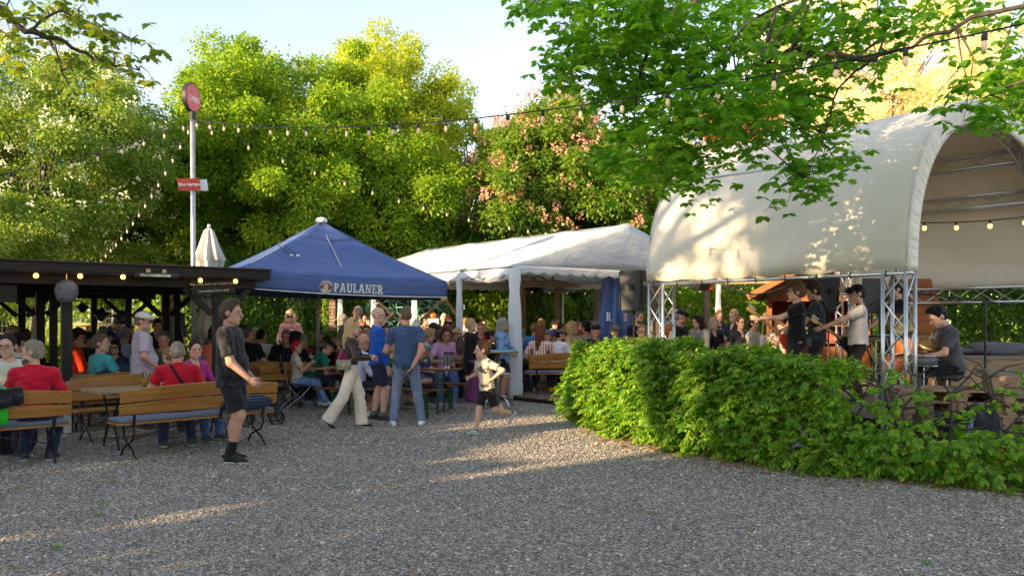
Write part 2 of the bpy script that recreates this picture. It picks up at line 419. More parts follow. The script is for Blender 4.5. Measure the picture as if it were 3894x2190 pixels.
SEAT = .46
EYE_ME = None
def person(label, spot, face, z0=0.0, top_px=None, lod=1, h=1.75, build=1.0, female=False, pose='stand',
           lean=0.0, side=0.0, twist=0.0, head=(0, 0), arms=None, feet=None, skincol=(.56, .33, .235),
           hair=('short', (.06, .04, .03)), hat=None, glasses=None, top=('tee', (.1, .1, .1)), topmat=None,
           bottom=('pants', (.03, .035, .05)), botmat=None, shoes=(.05, .05, .05), shoemat=None, socks=None, belly=0.0, beard=None,
           kid=1.0, group=None, collar=False, headpx=None, seat=SEAT, sandals=False, hand_curl=.6):
    """spot = (x, y) of the pelvis on the ground; face = heading in degrees, 0 away from the road, 90 to +x, 180 back"""
    vs = (.0105, .0155, .024)[lod]
    s_ = h/1.75
    # ---- skeleton, for a 1.75 m body facing +y
    hipz = .91
    sit = pose.startswith('sit')
    if sit: hipz = seat/s_+.085
    P = np3((0, 0, hipz)); la = R(lean)
    sp = nrm((math.sin(R(side)), math.sin(la), math.cos(la)*math.cos(R(side))))
    tw = R(twist)
    rt = nrm(np.cross(nrm((-math.sin(tw), math.cos(tw), 0)), sp)); fw = np.cross(sp, rt)
    T = np.stack([rt, fw, sp], 1)
    def tp(x, y, z): return P+rt*x+fw*y+sp*z
    sw = (.158 if female else .175)*min(build, 1.12)
    neck = tp(0, -.012, .535)
    yaw, pit = R(head[0]), R(head[1])
    hf = fw*math.cos(yaw)+rt*math.sin(yaw); hu0 = nrm(sp*.5+np3((0, 0, 1))*.5)
    hr = nrm(np.cross(hf, hu0)); hf = np.cross(hu0, hr)
    hf2 = hf*math.cos(pit)-hu0*math.sin(pit); hu = hu0*math.cos(pit)+hf*math.sin(pit); hf = hf2
    C = neck+hu*.162+hf*.022
    H = np.stack([hr, hf, hu], 1)
    ks = kid*1.1
    def hp(x, y, z): return C+(hr*x+hf*y+hu*z)*ks
    sh_ = [tp(-sw, 0, .458), tp(sw, 0, .458)]
    ua, fa = .30, .255
    arms = arms or [None, None]
    A = []
    for i, sg in enumerate((-1, 1)):
        t = arms[i]
        if t is None: t = (sg*.30, .06, -.03) if not sit else (sg*.13, .36, .10)
        if len(t) == 3: pole = (sg*.6, -1, -.35)
        else: pole = t[3]; t = t[:3]
        tgt = P+np3((t[0], t[1], t[2]))
        el, wr = ik(sh_[i], tgt, ua, fa, pole); A.append((sh_[i], el, wr))
    hj = [tp(-.088, 0, 0), tp(.088, 0, 0)]
    if feet is None:
        if sit: feet = [(-.11, .46, 0), (.11, .44, 0)]
        else: feet = [(-.10, 0, 0), (.10, .02, 0)]
    Lg = []
    for i, sg in enumerate((-1, 1)):
        t = feet[i]; ang = t[3] if len(t) > 3 else sg*9; pitch = t[4] if len(t) > 4 else 0
        ank = np3((t[0], t[1], t[2]+.085)); kn, an = ik(hj[i], ank, .425, .42, (sg*.12, 1, .25))
        fd = nrm((math.sin(R(ang))*math.cos(R(pitch)), math.cos(R(ang))*math.cos(R(pitch)), -math.sin(R(pitch))))
        Lg.append((hj[i], kn, an, fd))
    # ---- empty
    rot = -R(face)
    topz = (C+hu*.13*ks)[2]*s_
    if top_px is not None:                        # size the body so that its head ends where it should
        want = CAMZ+(HY-top_px)/F*spot[1]-z0
        base = 0
        if sit: s_ *= max(.86, min(1.16, (want-seat)/(topz-seat)))
        else: s_ *= max(.70, min(1.2, want/topz))
        if sit:                                    # keep the seat where it is while the body is scaled
            dz = seat+.085*s_/1.0-hipz*s_
        else: dz = 0
    else: dz = 0
    e = thing('person', label, 'person', (spot[0], spot[1], z0), rot, group, scale=s_)
    if headpx is not None:                         # slide sideways so that the head stands where it should
        off = Matrix.Rotation(rot, 3, 'Z') @ Vector(C)*s_
        yy = spot[1]; e.location.x = gx(headpx, yy)-off.x; e.location.y = yy-off.y
    e.location.z = z0+dz
    lsc = (h/1.75)
    # ---- skin
    long_ = top[0] in ('long', 'jacket', 'cardigan'); legs_bare = bottom[0] in ('shorts', 'skirt')
    allp = np.array([p for a in A for p in a]+[p for l in Lg for p in l[:3]]+[C, P, neck])
    lo, hi = allp.min(0)-.2, allp.max(0)+.2; lo[2] = min(l[2][2] for l in Lg)-.1
    B = Field(lo, hi, vs); sk = skin(skincol); w = build; tk = .012
    tr = -tk if lod else -tk
    Bd = belly
    B.cone(tp(0, .0, .0), .145*w+tr, tp(0, .0, .08), .135*w+tr, .05, M=T, flat=.72)
    B.cone(tp(0, 0, .1), (.118 if female else .13)*w+tr, tp(0, 0, .38), (.135 if female else .152)*w+tr, .06, M=T, flat=.7)
    B.cone(sh_[0], .058+tr, sh_[1], .058+tr, .07)
    B.cone(tp(0, -.02, .42), .075, neck-sp*.02, .052, .05)
    for q in sh_: B.cone(q*.75+tp(0, -.015, .47)*.25, .04+tr, neck-sp*.005-fw*.012, .034+tr, .04)
    B.cone(neck-sp*.02, .06*(.86 if female else 1), C-hu*.06*ks-hf*.02, .056*(.86 if female else 1), .02)
    # head and face
    B.ell(hp(0, -.012, .035), (.074*ks, .094*ks, .09*ks), H, .02)
    B.cone(hp(0, .03, -.015), .058*ks, hp(0, .058, -.092), .03*ks, .03)
    B.cone(hp(-.036, .02, -.065), .034*ks, hp(.036, .02, -.065), .034*ks, .03)
    if lod < 2:
        for sg in (-1, 1): B.ell(hp(.033*sg, .098, .012), (.017, .016, .012), H, .012, 'sub')
        B.cone(hp(-.036, .083, .034), .010, hp(.036, .083, .034), .010, .02)
        B.cone(hp(-.018, .090, -.058), .0085, hp(.018, .090, -.058), .0085, .012)
    B.cone(hp(0, .086, .012), .009*ks, hp(0, .109, -.024), .0125*ks, .016)
    for sg in (-1, 1): B.ell(hp(.076*sg, -.012, -.005), (.014*ks, .024*ks, .032*ks), H, .008)
    # arms and hands
    for i, (a, el, wr) in enumerate(A):
        sg = (-1, 1)[i]
        cov = tk if long_ else 0
        B.cone(a, .05*w-tk*.7, el, .041*w-cov, .035); B.cone(el, .041*w-cov, wr, .027, .02)
        d = nrm(wr-el); bend = nrm(np.cross(d, (0, 0, 1))) if abs(d[2]) < .95 else np3((1, 0, 0))
        inn = nrm(-sg*rt*.8+fw*.3-d*((-sg*rt*.8+fw*.3)@d))          # the palm looks at the body
        acr = np.cross(d, inn); k_ = hand_curl
        HM = np.stack([acr, inn, d], 1)
        B.cone(wr+d*.01, .026, wr+d*.075, .038, .015, M=HM, flat=.5)
        fr = max(.0088, vs*.62)
        for q, (o, ln) in enumerate(((-.030, .072), (-.010, .083), (.010, .078), (.029, .062))):
            b0 = wr+d*.088+acr*o; c1 = nrm(d*math.cos(k_*.6)+inn*math.sin(k_*.6)); c2 = nrm(d*math.cos(k_*1.7)+inn*math.sin(k_*1.7))
            m1 = b0+c1*ln*.5; B.cone(b0, fr, m1, fr*.95, .006); B.cone(m1, fr*.95, m1+c2*ln*.5, fr*.8, .004)
        ths = acr*(1 if (acr@fw) > 0 else -1)
        t0 = wr+d*.03+ths*.03; t1 = t0+nrm(d*.7+ths*.55+inn*.4)*.04; B.cone(t0, fr*1.25, t1, fr*1.1, .01); B.cone(t1, fr*1.1, t1+nrm(d+inn*.5)*.032, fr*.9, .004)
    # legs
    for i, (a, kn, an, fd) in enumerate(Lg):
        cl = tk*1.2 if bottom[0] in ('pants', 'wide') else 0
        B.cone(a-np3((0, 0, .0)), .084*w-tk, kn, .057*w-cl, .03); B.cone(kn, .055*w-cl, an, .038-cl*.3, .02)
        if legs_bare:
            sn = nrm(an-kn); bk = nrm(np.cross(np.cross(sn, fd), sn)*-1)
            B.ell(kn+(an-kn)*.32-fd*.022, (.050*w, .050*w, .12), None, .04)
        B.cone(an, .033, an+fd*.09+nrm(np.cross(np.cross(fd, (0, 0, -1)), fd))*.05, .018, .02)
    body = B.build('body', sk, e)
    # ---- shirt
    tm = topmat or (cloth(top[1], None, 'slub', sh(top[1], 1.45)) if len(label) % 3 == 0 else cloth(top[1]))
    loose = {'tee': .012, 'polo': .012, 'long': .012, 'jacket': .022, 'cardigan': .024, 'tight': .004, 'shirt': .02}[top[0]]
    tight = top[0] == 'tight'
    slv = 1.0 if top[0] in ('long', 'jacket', 'cardigan', 'tight') else (.62 if top[0] != 'shirt' else .78)
    g = loose
    ap = np.array([p for a in A for p in a]+[P-sp*.1, neck])
    S = Field(ap.min(0)-.22, ap.max(0)+.22, vs)
    hem = .10 if top[0] in ('jacket', 'shirt') else .05
    if top[0] == 'cardigan': hem = .28
    if tight: hem = -.10
    if sit: hem = min(hem, .04)
    S.cone(tp(0, 0, -.12 if not sit else -.03), .158*w+g+(0 if tight else .008), tp(0, 0, .09), (.132 if female else .14)*w+g, .05, M=T, flat=.80)
    S.cone(tp(0, .0, .1), (.112 if female else .134)*w+g+Bd*.3, tp(0, .0, .37), (.135 if female else .154)*w+g, .06, M=T, flat=.72)
    if Bd: S.ell(tp(0, .05+Bd*.3, .13), (.14*w, .08+Bd, .15), T, .06)
    if female:
        for sg in (-1, 1): S.ell(tp(.062*sg, .10, .315), (.062, .055, .062), T, .05)
    S.cone(sh_[0], .062+g*.6, sh_[1], .062+g*.6, .07)
    S.cone(tp(0, -.018, .42), .085+g*.4, neck-sp*.02, .058+g*.3, .045)
    for q in sh_: S.cone(q*.8+tp(0, -.015, .47)*.2, .048+g*.4, neck-sp*.002-fw*.014, .046+g*.3, .04)
    for i, (a, el, wr) in enumerate(A):
        if slv >= 1:
            S.cone(a, .056*w+g*.8, el, .045*w+g*.8, .04); d = nrm(wr-el)
            S.cone(el, .046*w+g*.8, wr+d*.02, .033+g*.6, .02, cuts=[(wr-d*.005, d)], warp=.002)
        else:
            d = nrm(el-a); S.cone(a, .056*w+g*.8, el, (.047*w+g*.9), .035, cuts=[(a+(el-a)*slv, d)])
    sc_ = 0 if collar else .03
    S.clip(neck+sp*(.022-sc_*.4), nrm(sp+fw*(.1 if collar else .3)))
    S.cone(neck-sp*.10+fw*(.055+sc_*.3), .035+sc_*.4, neck+sp*.08+fw*.012, .058+sc_*.35, .012, 'sub')
    S.clip(P-sp*hem, -sp)
    if not tight: S.wrinkle({0: .0055, 1: .0055, 2: .004}[lod]*(1.25 if top[0] in ('jacket', 'shirt', 'long') else 1), 1, len(label))
    shirt = S.build({'jacket': 'jacket', 'cardigan': 'cardigan'}.get(top[0], 'shirt'), tm, e)
    if collar and lod < 2:
        K = Field(neck-.14, neck+.14, max(.009, vs*.6)); up = nrm(sp+fw*.12)
        K.cone(neck-sp*.035, .074, neck+sp*.018, .062, .01, cuts=[(neck+sp*.012, up)])
        K.cone(neck-sp*.06, .054, neck+sp*.07, .054, .006, 'sub')
        K.build('collar', tm, e)
    # ---- trousers
    bm_ = botmat or cloth(bottom[1]); kind = bottom[0]
    lp = np.array([p for l in Lg for p in l[:3]]+[P+sp*.12]); Q = Field(lp.min(0)-.24, lp.max(0)+.24, max(vs, .013))
    Q.cone(tp(0, 0, -.02), .150*w, tp(0, .0, .09), (.126 if female else .136)*w+(.004 if tight else .0), .05, M=T, flat=.76, cuts=[(tp(0, 0, .095 if tight else -.015), sp)])
    if kind == 'skirt':
        kc = (Lg[0][1]+Lg[1][1])/2; ac = (Lg[0][2]+Lg[1][2])/2
        Q.cone(tp(0, 0, .02), .14*w, kc, .15*w, .05, M=T if not sit else None, flat=.85 if not sit else 1); Q.cone(kc, .14*w, kc+(ac-kc)*.65, .17*w, .05, cuts=[(kc+(ac-kc)*.6, nrm(ac-kc))])
    else:
        for i, (a, kn, an, fd) in enumerate(Lg):
            big = .034 if kind == 'wide' else .007
            if kind == 'shorts':
                d = nrm(kn-a); Q.cone(a, .088*w+.004, kn, .076*w+.012, .035, cuts=[(a+(kn-a)*.86, d)])
            else:
                d = nrm(an-kn); Q.cone(a, .088*w+big*.5, kn, .062*w+big, .035)
                Q.cone(kn, .060*w+big, an+d*.03, .050+big*1.6, .02, cuts=[(an+d*(.02 if kind == 'pants' else .045), d)], warp=.003)
    if not sit: Q.clip(tp(0, 0, .095 if tight else -.012), sp)
    Q.wrinkle(.0052 if kind != 'wide' else .006, .8, len(label)*2)
    Q.build({'shorts': 'shorts', 'skirt': 'skirt'}.get(kind, 'trousers'), bm_, e)
    # ---- shoes
    sm = shoemat or plain('shoe_%02x%02x%02x' % tuple(int(255*c) for c in shoes), shoes, .6)
    sole = plain('white_sole', (.55, .55, .52), .7) if lod < 2 else None
    for i, (a, kn, an, fd) in enumerate(Lg):
        S2 = Field(an-.24, an+.24, max(.0085, vs*.62))
        dn = nrm(np.cross(np.cross(fd, (0, 0, -1)), fd)*1.0); rt2 = np.cross(fd, dn)
        heel = an+dn*.055-fd*.045; toe = an+dn*.062+fd*.15
        FM = np.stack([rt2, dn, fd], 1)
        S2.cone(heel, .042, toe, .040, .02, M=FM, flat=.72); S2.cone(an+dn*.005, .045, an+dn*.05+fd*.09, .036, .03)
        S2.clip(an+dn*.083, dn); S2.clip(an-dn*.012, -dn)
        so = S2.build('shoe', sm, e)
        if sole:
            S3 = Field(an-.25, an+.25, .009); S3.cone(heel+dn*.018, .045, toe+dn*.011, .043, .01, M=FM, flat=.3)
            S3.clip(an+dn*.085, dn); S3.build('sole', sole, so)
        if socks:
            sd = nrm(kn-an); S4 = Field(an-.2, an+.2, max(.009, vs*.7)); S4.cone(an, .044, an+(kn-an)*.4, .050, .01, cuts=[(an+sd*socks[1], sd)])
            S4.build('sock', cloth(socks[0]), e)
    # ---- hair
    st, hc = hair; hm = hairmat(hc); hv = {0: .008, 1: .0115, 2: .016}[lod]
    if st != 'bald':
        x = ap.min(0)
        lng = st in ('long', 'pony', 'bob', 'bun', 'mop')
        G = Field(C-np3((.2, .26, .44 if st == 'long' else .24)), C+np3((.2, .26, .24)), hv)
        th = {'crop': .007, 'short': .014, 'mop': .026, 'quiff': .015, 'long': .016, 'bob': .022, 'pony': .012, 'bun': .012, 'ring': .012}[st]
        # hair line: from above the forehead down to the front of the ear
        fx = {'mop': .06, 'bob': .08, 'long': .075}.get(st, .070); fz = {'mop': .055, 'bob': .07, 'long': .085}.get(st, .098)
        c1 = hp(0, fx, fz); ear = hp(0, .012 if not lng else .03, -.02); L = nrm(ear-c1); n1 = np.cross(hr, L); n1 = n1*(1 if n1@hf > 0 else -1)
        bot = {'crop': -.05, 'short': -.062, 'quiff': -.06, 'mop': -.075, 'bob': -.13, 'long': -.1, 'pony': -.06, 'bun': -.06, 'ring': -.06}[st]
        cuts = [(c1, n1), (hp(0, 0, bot), -hu)]
        if st == 'ring': cuts.append((hp(0, 0, .035), hu))
        wp = .006 if st in ('mop', 'short', 'quiff', 'bob', 'long') else .002
        G.ell(hp(0, -.014, .035), tuple((r+th*q_)*ks for r, q_ in ((.074, .55), (.094, .7), (.09, 1.05))), H, .01, cuts=cuts, warp=wp)
        G.cone(hp(0, -.055, .0), .062*ks+th*.6, hp(0, -.048, -.05), .052*ks+th*.5, .02, cuts=cuts, warp=wp)
        if st in ('bob', 'long'):
            G.cone(hp(0, -.05, 0), .078*ks, hp(0, -.05, -.11), .07*ks, .03, cuts=[(c1, n1)], warp=.008)
            for sg in (-1, 1): G.cone(hp(.07*sg, -.01, .02), .026, hp(.066*sg, .0, -.1), .024, .03, warp=.006)
        if st == 'long':
            bk = P+sp*.30-fw*.115
            G.cone(hp(0, -.055, -.05), .072, (hp(0, -.075, -.18)), .066, .03, warp=.008)
            G.cone(hp(0, -.075, -.18), .066, hp(0, -.085, -.30), .045, .03, warp=.010)
            for sg in (-1, 1): G.cone(hp(.068*sg, -.02, -.08), .032, hp(.085*sg, .035, -.28), .026, .03, warp=.010)
        if st == 'pony':
            G.cone(hp(0, -.105, .04), .028, hp(0, -.15, -.02), .034, .02); G.cone(hp(0, -.15, -.02), .034, hp(0, -.13, -.17), .018, .02, warp=.006)
        if st == 'bun': G.ell(hp(0, -.12, .06), (.042, .042, .042), H, .02, warp=.005)
        if st == 'quiff': G.cone(hp(-.03, .048, .115), .020, hp(.035, .044, .118), .022, .04, warp=.006)
        if st == 'mop':
            for q in range(5): G.cone(hp(-.05+.025*q, .05, .10), .022, hp(-.055+.027*q, .098, .055), .012, .015, warp=.006)
        G.wrinkle(.0032 if st not in ('crop', 'ring') else .0012, 2.1, len(label)*3)
        G.build('hair', hm, e)
    if beard:
        G = Field(C-.2, C+.2, max(hv, .009))
        G.cone(hp(-.04, .03, -.075), .036, hp(.04, .03, -.075), .036, .02, warp=.003); G.cone(hp(0, .065, -.085), .034, hp(0, .07, -.105-(beard[1] if len(beard) > 1 else 0)), .026, .02, warp=.004)
        G.clip(hp(0, 0, -.062), nrm(hu*1+hf*.0)); G.build('beard', hairmat(beard[0]), e)
    # ---- hat
    if hat:
        kind, hcol = hat[0], hat[1]; hmat = cloth(hcol)
        G = Field(C-.26, C+.26, max(.009, hv*.8))
        rad = tuple(r*ks for r in (.088, .108, .098)); base = hp(0, 0, .052)
        if kind in ('cap', 'capback'):
            dr = 1 if kind == 'cap' else -1
            G.ell(hp(0, -.012, .04), rad, H, .01, cuts=[(base, -nrm(hu+hf*.12*dr))])
            G.cone(hp(-.03, dr*.09, .058), .05, hp(.03, dr*.09, .058), .05, .01)
            G.cone(hp(0, dr*.10, .055), .065, hp(0, dr*.14, .045), .055, .012, M=np.stack([hr, hu, hf], 1), flat=.12)
        elif kind == 'flatcap':
            G.ell(hp(0, -.012, .04), tuple(r*1.0 for r in rad), H, .02, cuts=[(hp(0, 0, .05), -nrm(hu+hf*.15))])
            G.ell(hp(0, .045, .075), (.086, .105, .035), np.stack([hr, nrm(hf-hu*.3), nrm(hu+hf*.3)], 1), .04)
        elif kind == 'beret':
            G.ell(hp(.0, -.01, .095), (.12, .125, .048), H, .02); G.ell(hp(0, -.012, .05), rad, H, .02, cuts=[(hp(0, 0, .055), -hu)])
        elif kind == 'beanie':
            G.ell(hp(0, -.012, .04), rad, H, .01, cuts=[(hp(0, 0, .04), -nrm(hu+hf*.15))])
        elif kind == 'straw':
            G.ell(hp(0, -.01, .06), (.088, .10, .088), H, .01, cuts=[(hp(0, 0, .05), -hu)]); G.ell(hp(0, -.01, .06), (.16, .175, .012), H, .01)
        G.build('cap' if kind in ('cap', 'capback', 'flatcap') else ('beret' if kind == 'beret' else 'hat'), hmat, e)
    # ---- eyes, glasses
    if lod < 2:
        global EYE_ME
        if EYE_ME is None:
            b = MB(); b.lathe([(.001, -.0085), (.007, -.005), (.0085, 0), (.007, .005), (.001, .0085)], 8); t = b.build('eye', plain('eye_dark', (.03, .02, .016), .2, bmp=0)); EYE_ME = t.data
            bpy.data.objects.remove(t)
        for sg in (-1, 1):
            o = bpy.data.objects.new('eye', EYE_ME); COL.objects.link(o); o.parent = e; o.location = Vector(hp(.032*sg, .083, .012)); o.scale = (1.35, 1.1, .8)
            o.rotation_euler = Matrix(H.tolist()).to_euler()
    if glasses:
        gm = plain('glasses_frame', (.03, .025, .025), .3, bmp=0); b = MB(); dark = glasses == 'sun'
        fr2 = .0035 if lod < 1 else .005
        for sg in (-1, 1):
            ring = [hp(.034*sg+.026*math.cos(t), .108, .008+.020*math.sin(t)) for t in np.linspace(0, 2*math.pi, 13)]
            b.tube(ring, fr2*.7, 5, False); b.tube([hp(.058*sg, .106, .016), hp(.076*sg, .04, .016), hp(.08*sg, -.02, .01)], fr2*.7, 5)
        b.tube([hp(-.01, .111, .012), hp(.01, .111, .012)], fr2*.7, 5)
        go = b.build('glasses', gm, e)
        if dark:
            for sg in (-1, 1):
                b = MB(); pts = [hp(.034*sg+.025*math.cos(t), .1075, .008+.019*math.sin(t)) for t in np.linspace(0, 2*math.pi, 12, endpoint=False)]
                b.quad(*[tuple(p) for p in pts]); b.build('lens', plain('dark_lens', (.012, .012, .014), .08, bmp=0, spec=.8), go)
    info = dict(P=P, sp=sp, rt=rt, fw=fw, T=T, H=H, C=C, hp=hp, tp=tp, A=A, L=Lg, neck=neck, e=e)
    return e, info
def pworld(e, p):
    """a point of a person's own frame, in the world"""
    return Matrix.LocRotScale(e.location, e.rotation_euler, e.scale) @ Vector(p)
# ------------------------------------------------------------------ materials of the place
def gravelmat():
    m, nt = _nt('gravel_bed'); v = coords(nt)
    vo = N(nt, 'ShaderNodeTexVoronoi'); vo.inputs['Scale'].default_value = 42; nt.links.new(v, vo.inputs['Vector'])
    sep = N(nt, 'ShaderNodeSeparateColor'); nt.links.new(vo.outputs['Color'], sep.inputs[0])
    c = ramp(nt, sep.outputs[0], [(0, (.15, .125, .10)), (.35, (.28, .243, .20)), (.7, (.39, .345, .29)), (.92, (.48, .43, .37)), (1, (.66, .62, .56))])
    big = ramp(nt, noise(nt, v, .6, 4), [(.3, (.82, .80, .78)), (.7, (1.1, 1.08, 1.05))])
    mx = N(nt, 'ShaderNodeMix', data_type='RGBA', blend_type='MULTIPLY'); mx.inputs['Factor'].default_value = 1
    nt.links.new(c, mx.inputs['A']); nt.links.new(big, mx.inputs['B'])
    d = N(nt, 'ShaderNodeMath', operation='SUBTRACT'); d.inputs[0].default_value = .6; nt.links.new(vo.outputs['Distance'], d.inputs[1])
    n = bump(nt, d.outputs[0], 1.0, .03)
    _out(nt, principled(nt, colsock=mx.outputs['Result'], rough=.85, normal=n, spec=.25)); return m
def pebblemat():
    m, nt = _nt('pebble'); g = N(nt, 'ShaderNodeNewGeometry')
    c = ramp(nt, g.outputs['Random Per Island'], [(0, (.15, .125, .105)), (.3, (.265, .228, .19)), (.6, (.36, .315, .268)), (.85, (.45, .40, .345)), (.95, (.50, .40, .30)), (1, (.70, .66, .60))])
    _out(nt, principled(nt, colsock=c, rough=.75, spec=.3)); return m
def grassmat():
    m, nt = _nt('grass_sheet'); v = coords(nt)
    c = ramp(nt, noise(nt, v, 1.3, 6, .7), [(.3, (.06, .10, .015)), (.55, (.14, .19, .03)), (.75, (.24, .26, .06))])
    _out(nt, principled(nt, colsock=c, rough=.9, normal=bump(nt, noise(nt, v, 20, 4), 1, .08), spec=.15)); return m
def fabric(name, c1, c2, rough=.55, trans=.0, tcol=None, wr=2.2, amt=.5, dirt=None, stretch=(1, 1, 1)):
    m, nt = _nt(name); v = coords(nt); w = noise(nt, coords(nt, stretch), wr, 4, .55)
    c = ramp(nt, noise(nt, v, 1.2, 4, .6), [(.3, c1), (.7, c2)])
    if dirt:
        sp = ramp(nt, noise(nt, v, 34, 2, .5), [(.70, (1, 1, 1)), (.76, dirt)])
        mx = N(nt, 'ShaderNodeMix', data_type='RGBA', blend_type='MULTIPLY'); mx.inputs['Factor'].default_value = 1
        nt.links.new(c, mx.inputs['A']); nt.links.new(sp, mx.inputs['B']); c = mx.outputs['Result']
    n = bump(nt, w, amt, .06); n = bump(nt, noise(nt, v, 220, 2), .12, .003, n)
    p = principled(nt, colsock=c, rough=rough, normal=n, spec=.35)
    if trans:
        t = N(nt, 'ShaderNodeBsdfTranslucent'); nt.links.new(c, t.inputs['Color'])
        if tcol: nt.links.remove(t.inputs['Color'].links[0]); t.inputs['Color'].default_value = c4(tcol)
        ms = N(nt, 'ShaderNodeMixShader'); ms.inputs['Fac'].default_value = trans
        nt.links.new(p, ms.inputs[1]); nt.links.new(t.outputs[0], ms.inputs[2]); p = ms.outputs[0]
    _out(nt, p); return m
M_ALU = plain('aluminium', (.55, .56, .57), .32, .85, .1, 5, .1)
M_BLACK = plain('black_iron', (.018, .018, .02), .45, .2)
M_BLKPL = plain('black_plastic', (.022, .022, .024), .5)
M_DARKW = woodmat('dark_stained_wood', (.012, .008, .006), (.030, .020, .014), 0, 1)
M_DARKP = woodmat('dark_stained_post', (.010, .007, .006), (.024, .017, .013), 2, 1)
M_PINE = woodmat('oiled_pine', (.26, .105, .022), (.46, .22, .055), 0, 1, .4)
M_PINEV = woodmat('grey_brown_timber', (.13, .085, .05), (.30, .20, .12), 2, 1)
M_TABLE = woodmat('light_table_wood', (.26, .16, .08), (.44, .30, .17), 0, 1, .45)
M_BROWN = woodmat('varnished_brown_board', (.075, .026, .014), (.15, .055, .03), 0, 1, .35)
M_DECK = woodmat('weathered_deck', (.12, .10, .085), (.26, .22, .18), 0, 1, .7)
M_PALLET = woodmat('pallet_wood', (.22, .13, .07), (.40, .27, .16), 0, 1, .7)
M_GREENM = plain('green_steel', (.012, .085, .04), .4, .3)
M_CUSH = cloth((.13, .16, .22), 'blue_grey_cushion')
M_CREAM = fabric('cream_canvas', (.66, .60, .50), (.76, .71, .62), .6, .12, None, 3, .4, stretch=(6, 6, .7))
M_BLUE = fabric('blue_canopy_cloth', (.062, .105, .27), (.078, .125, .31), .42, .03, None, 2.5, .35, stretch=(1, 1, 4))
M_TENT = fabric('white_tent_sheet', (.80, .81, .83), (.86, .87, .89), .5, .36, None, 2.2, .55, stretch=(1, 1, 2))
M_STAGE = fabric('cream_stage_sheet', (.73, .69, .58), (.81, .77, .66), .42, .20, (.80, .58, .30), 1.6, .45, dirt=(.5, .46, .38))
M_BULBON = glow('lit_bulb', (1.0, .50, .07), 3.2)
M_BULB = glow('sun_glow_bulb', (.9, .60, .34), .06)  # unlit bulbs: a faint glow stands in for warm sunlight
M_ROPE = plain('black_cable', (.012, .012, .013), .6, bmp=0)
M_WHITE = plain('white_paint', (.75, .75, .73), .5)
M_GLASS = glassmat()
M_CHALK = plain('chalk_white', (.55, .55, .52), .9, bmp=0)

# ------------------------------------------------------------------ ground
def gz(x, y): 
    t = min(1, max(0, (y-20.5)/12)); return .5*t*t*(3-2*t)
def sheet(name, xs, ys, mat, dz, kind='structure', jag=0):
    b = MB(); b.grid([[(x, y+(jag*math.sin(x*3.1)+jag*.6*math.sin(x*7.3) if j == 0 else 0), gz(x, y)+dz) for x in xs] for j, y in enumerate(ys)])
    b.f = [f[::-1] if False else f for f in b.f]
    return tag(b.build(name, mat, None, True), kind=kind)
lin = lambda a, b, n: [a+(b-a)*i/(n-1) for i in range(n)]
sheet('ground', lin(-260, 260, 60), [-260, -120, -60, -20, 0, 10, 16, 20] + lin(21, 34, 14) + [40, 60, 100, 180, 400], gravelmat(), 0)
sheet('lawn', lin(-60, 60, 80), lin(21.5, 34, 14)+[40, 60, 100], grassmat(), .006, jag=.3)
def pebbles():
    P_, S_ = [], []
    for y0, y1, dens, r0 in ((4.3, 7.4, 2500, .0093), (7.4, 10, 1500, .0113), (10, 15.5, 650, .0145)):
        a = 0.70*(y0+y1)*(y1-y0); n = int(a*dens)
        y = np.sqrt(nprng.uniform(y0*y0, y1*y1, n)); x = nprng.uniform(-.70, .70, n)*y
        P_.append(np.stack([x, y, np.full(n, .002)], 1)); S_.append(r0*nprng.lognormal(0, .33, n))
    pos = np.concatenate(P_); s = np.concatenate(S_); n = len(pos)
    th = np.linspace(0, 2*np.pi, 6, endpoint=False)
    ring = np.stack([np.cos(th), np.sin(th), np.zeros(6)], 1)[None]*nprng.uniform(.75, 1.25, (n, 6, 1))
    ring[:, :, 0] *= nprng.uniform(.6, 1, (n, 1)); ring[:, :, 2] = nprng.uniform(-.15, .15, (n, 6))
    top = np.stack([nprng.uniform(-.25, .25, n), nprng.uniform(-.25, .25, n), nprng.uniform(.35, .8, n)], 1)
    a = nprng.uniform(0, 2*np.pi, n); c, sn = np.cos(a), np.sin(a)
    V = np.concatenate([ring, top[:, None]], 1)*s[:, None, None]
    x = V[:, :, 0]*c[:, None]-V[:, :, 1]*sn[:, None]; y = V[:, :, 0]*sn[:, None]+V[:, :, 1]*c[:, None]
    V = np.stack([x, y, V[:, :, 2]], 2)+pos[:, None]
    f = np.array([(i, (i+1) % 6, 6) for i in range(6)])
    Fc = (f[None]+(np.arange(n)*7)[:, None, None]).reshape(-1, 3)
    o = np_mesh('gravel', V.reshape(-1, 3), Fc, pebblemat(), None, True)
    tag(o, 'loose grey and brown gravel stones covering the yard', 'gravel', kind='stuff')
pebbles()

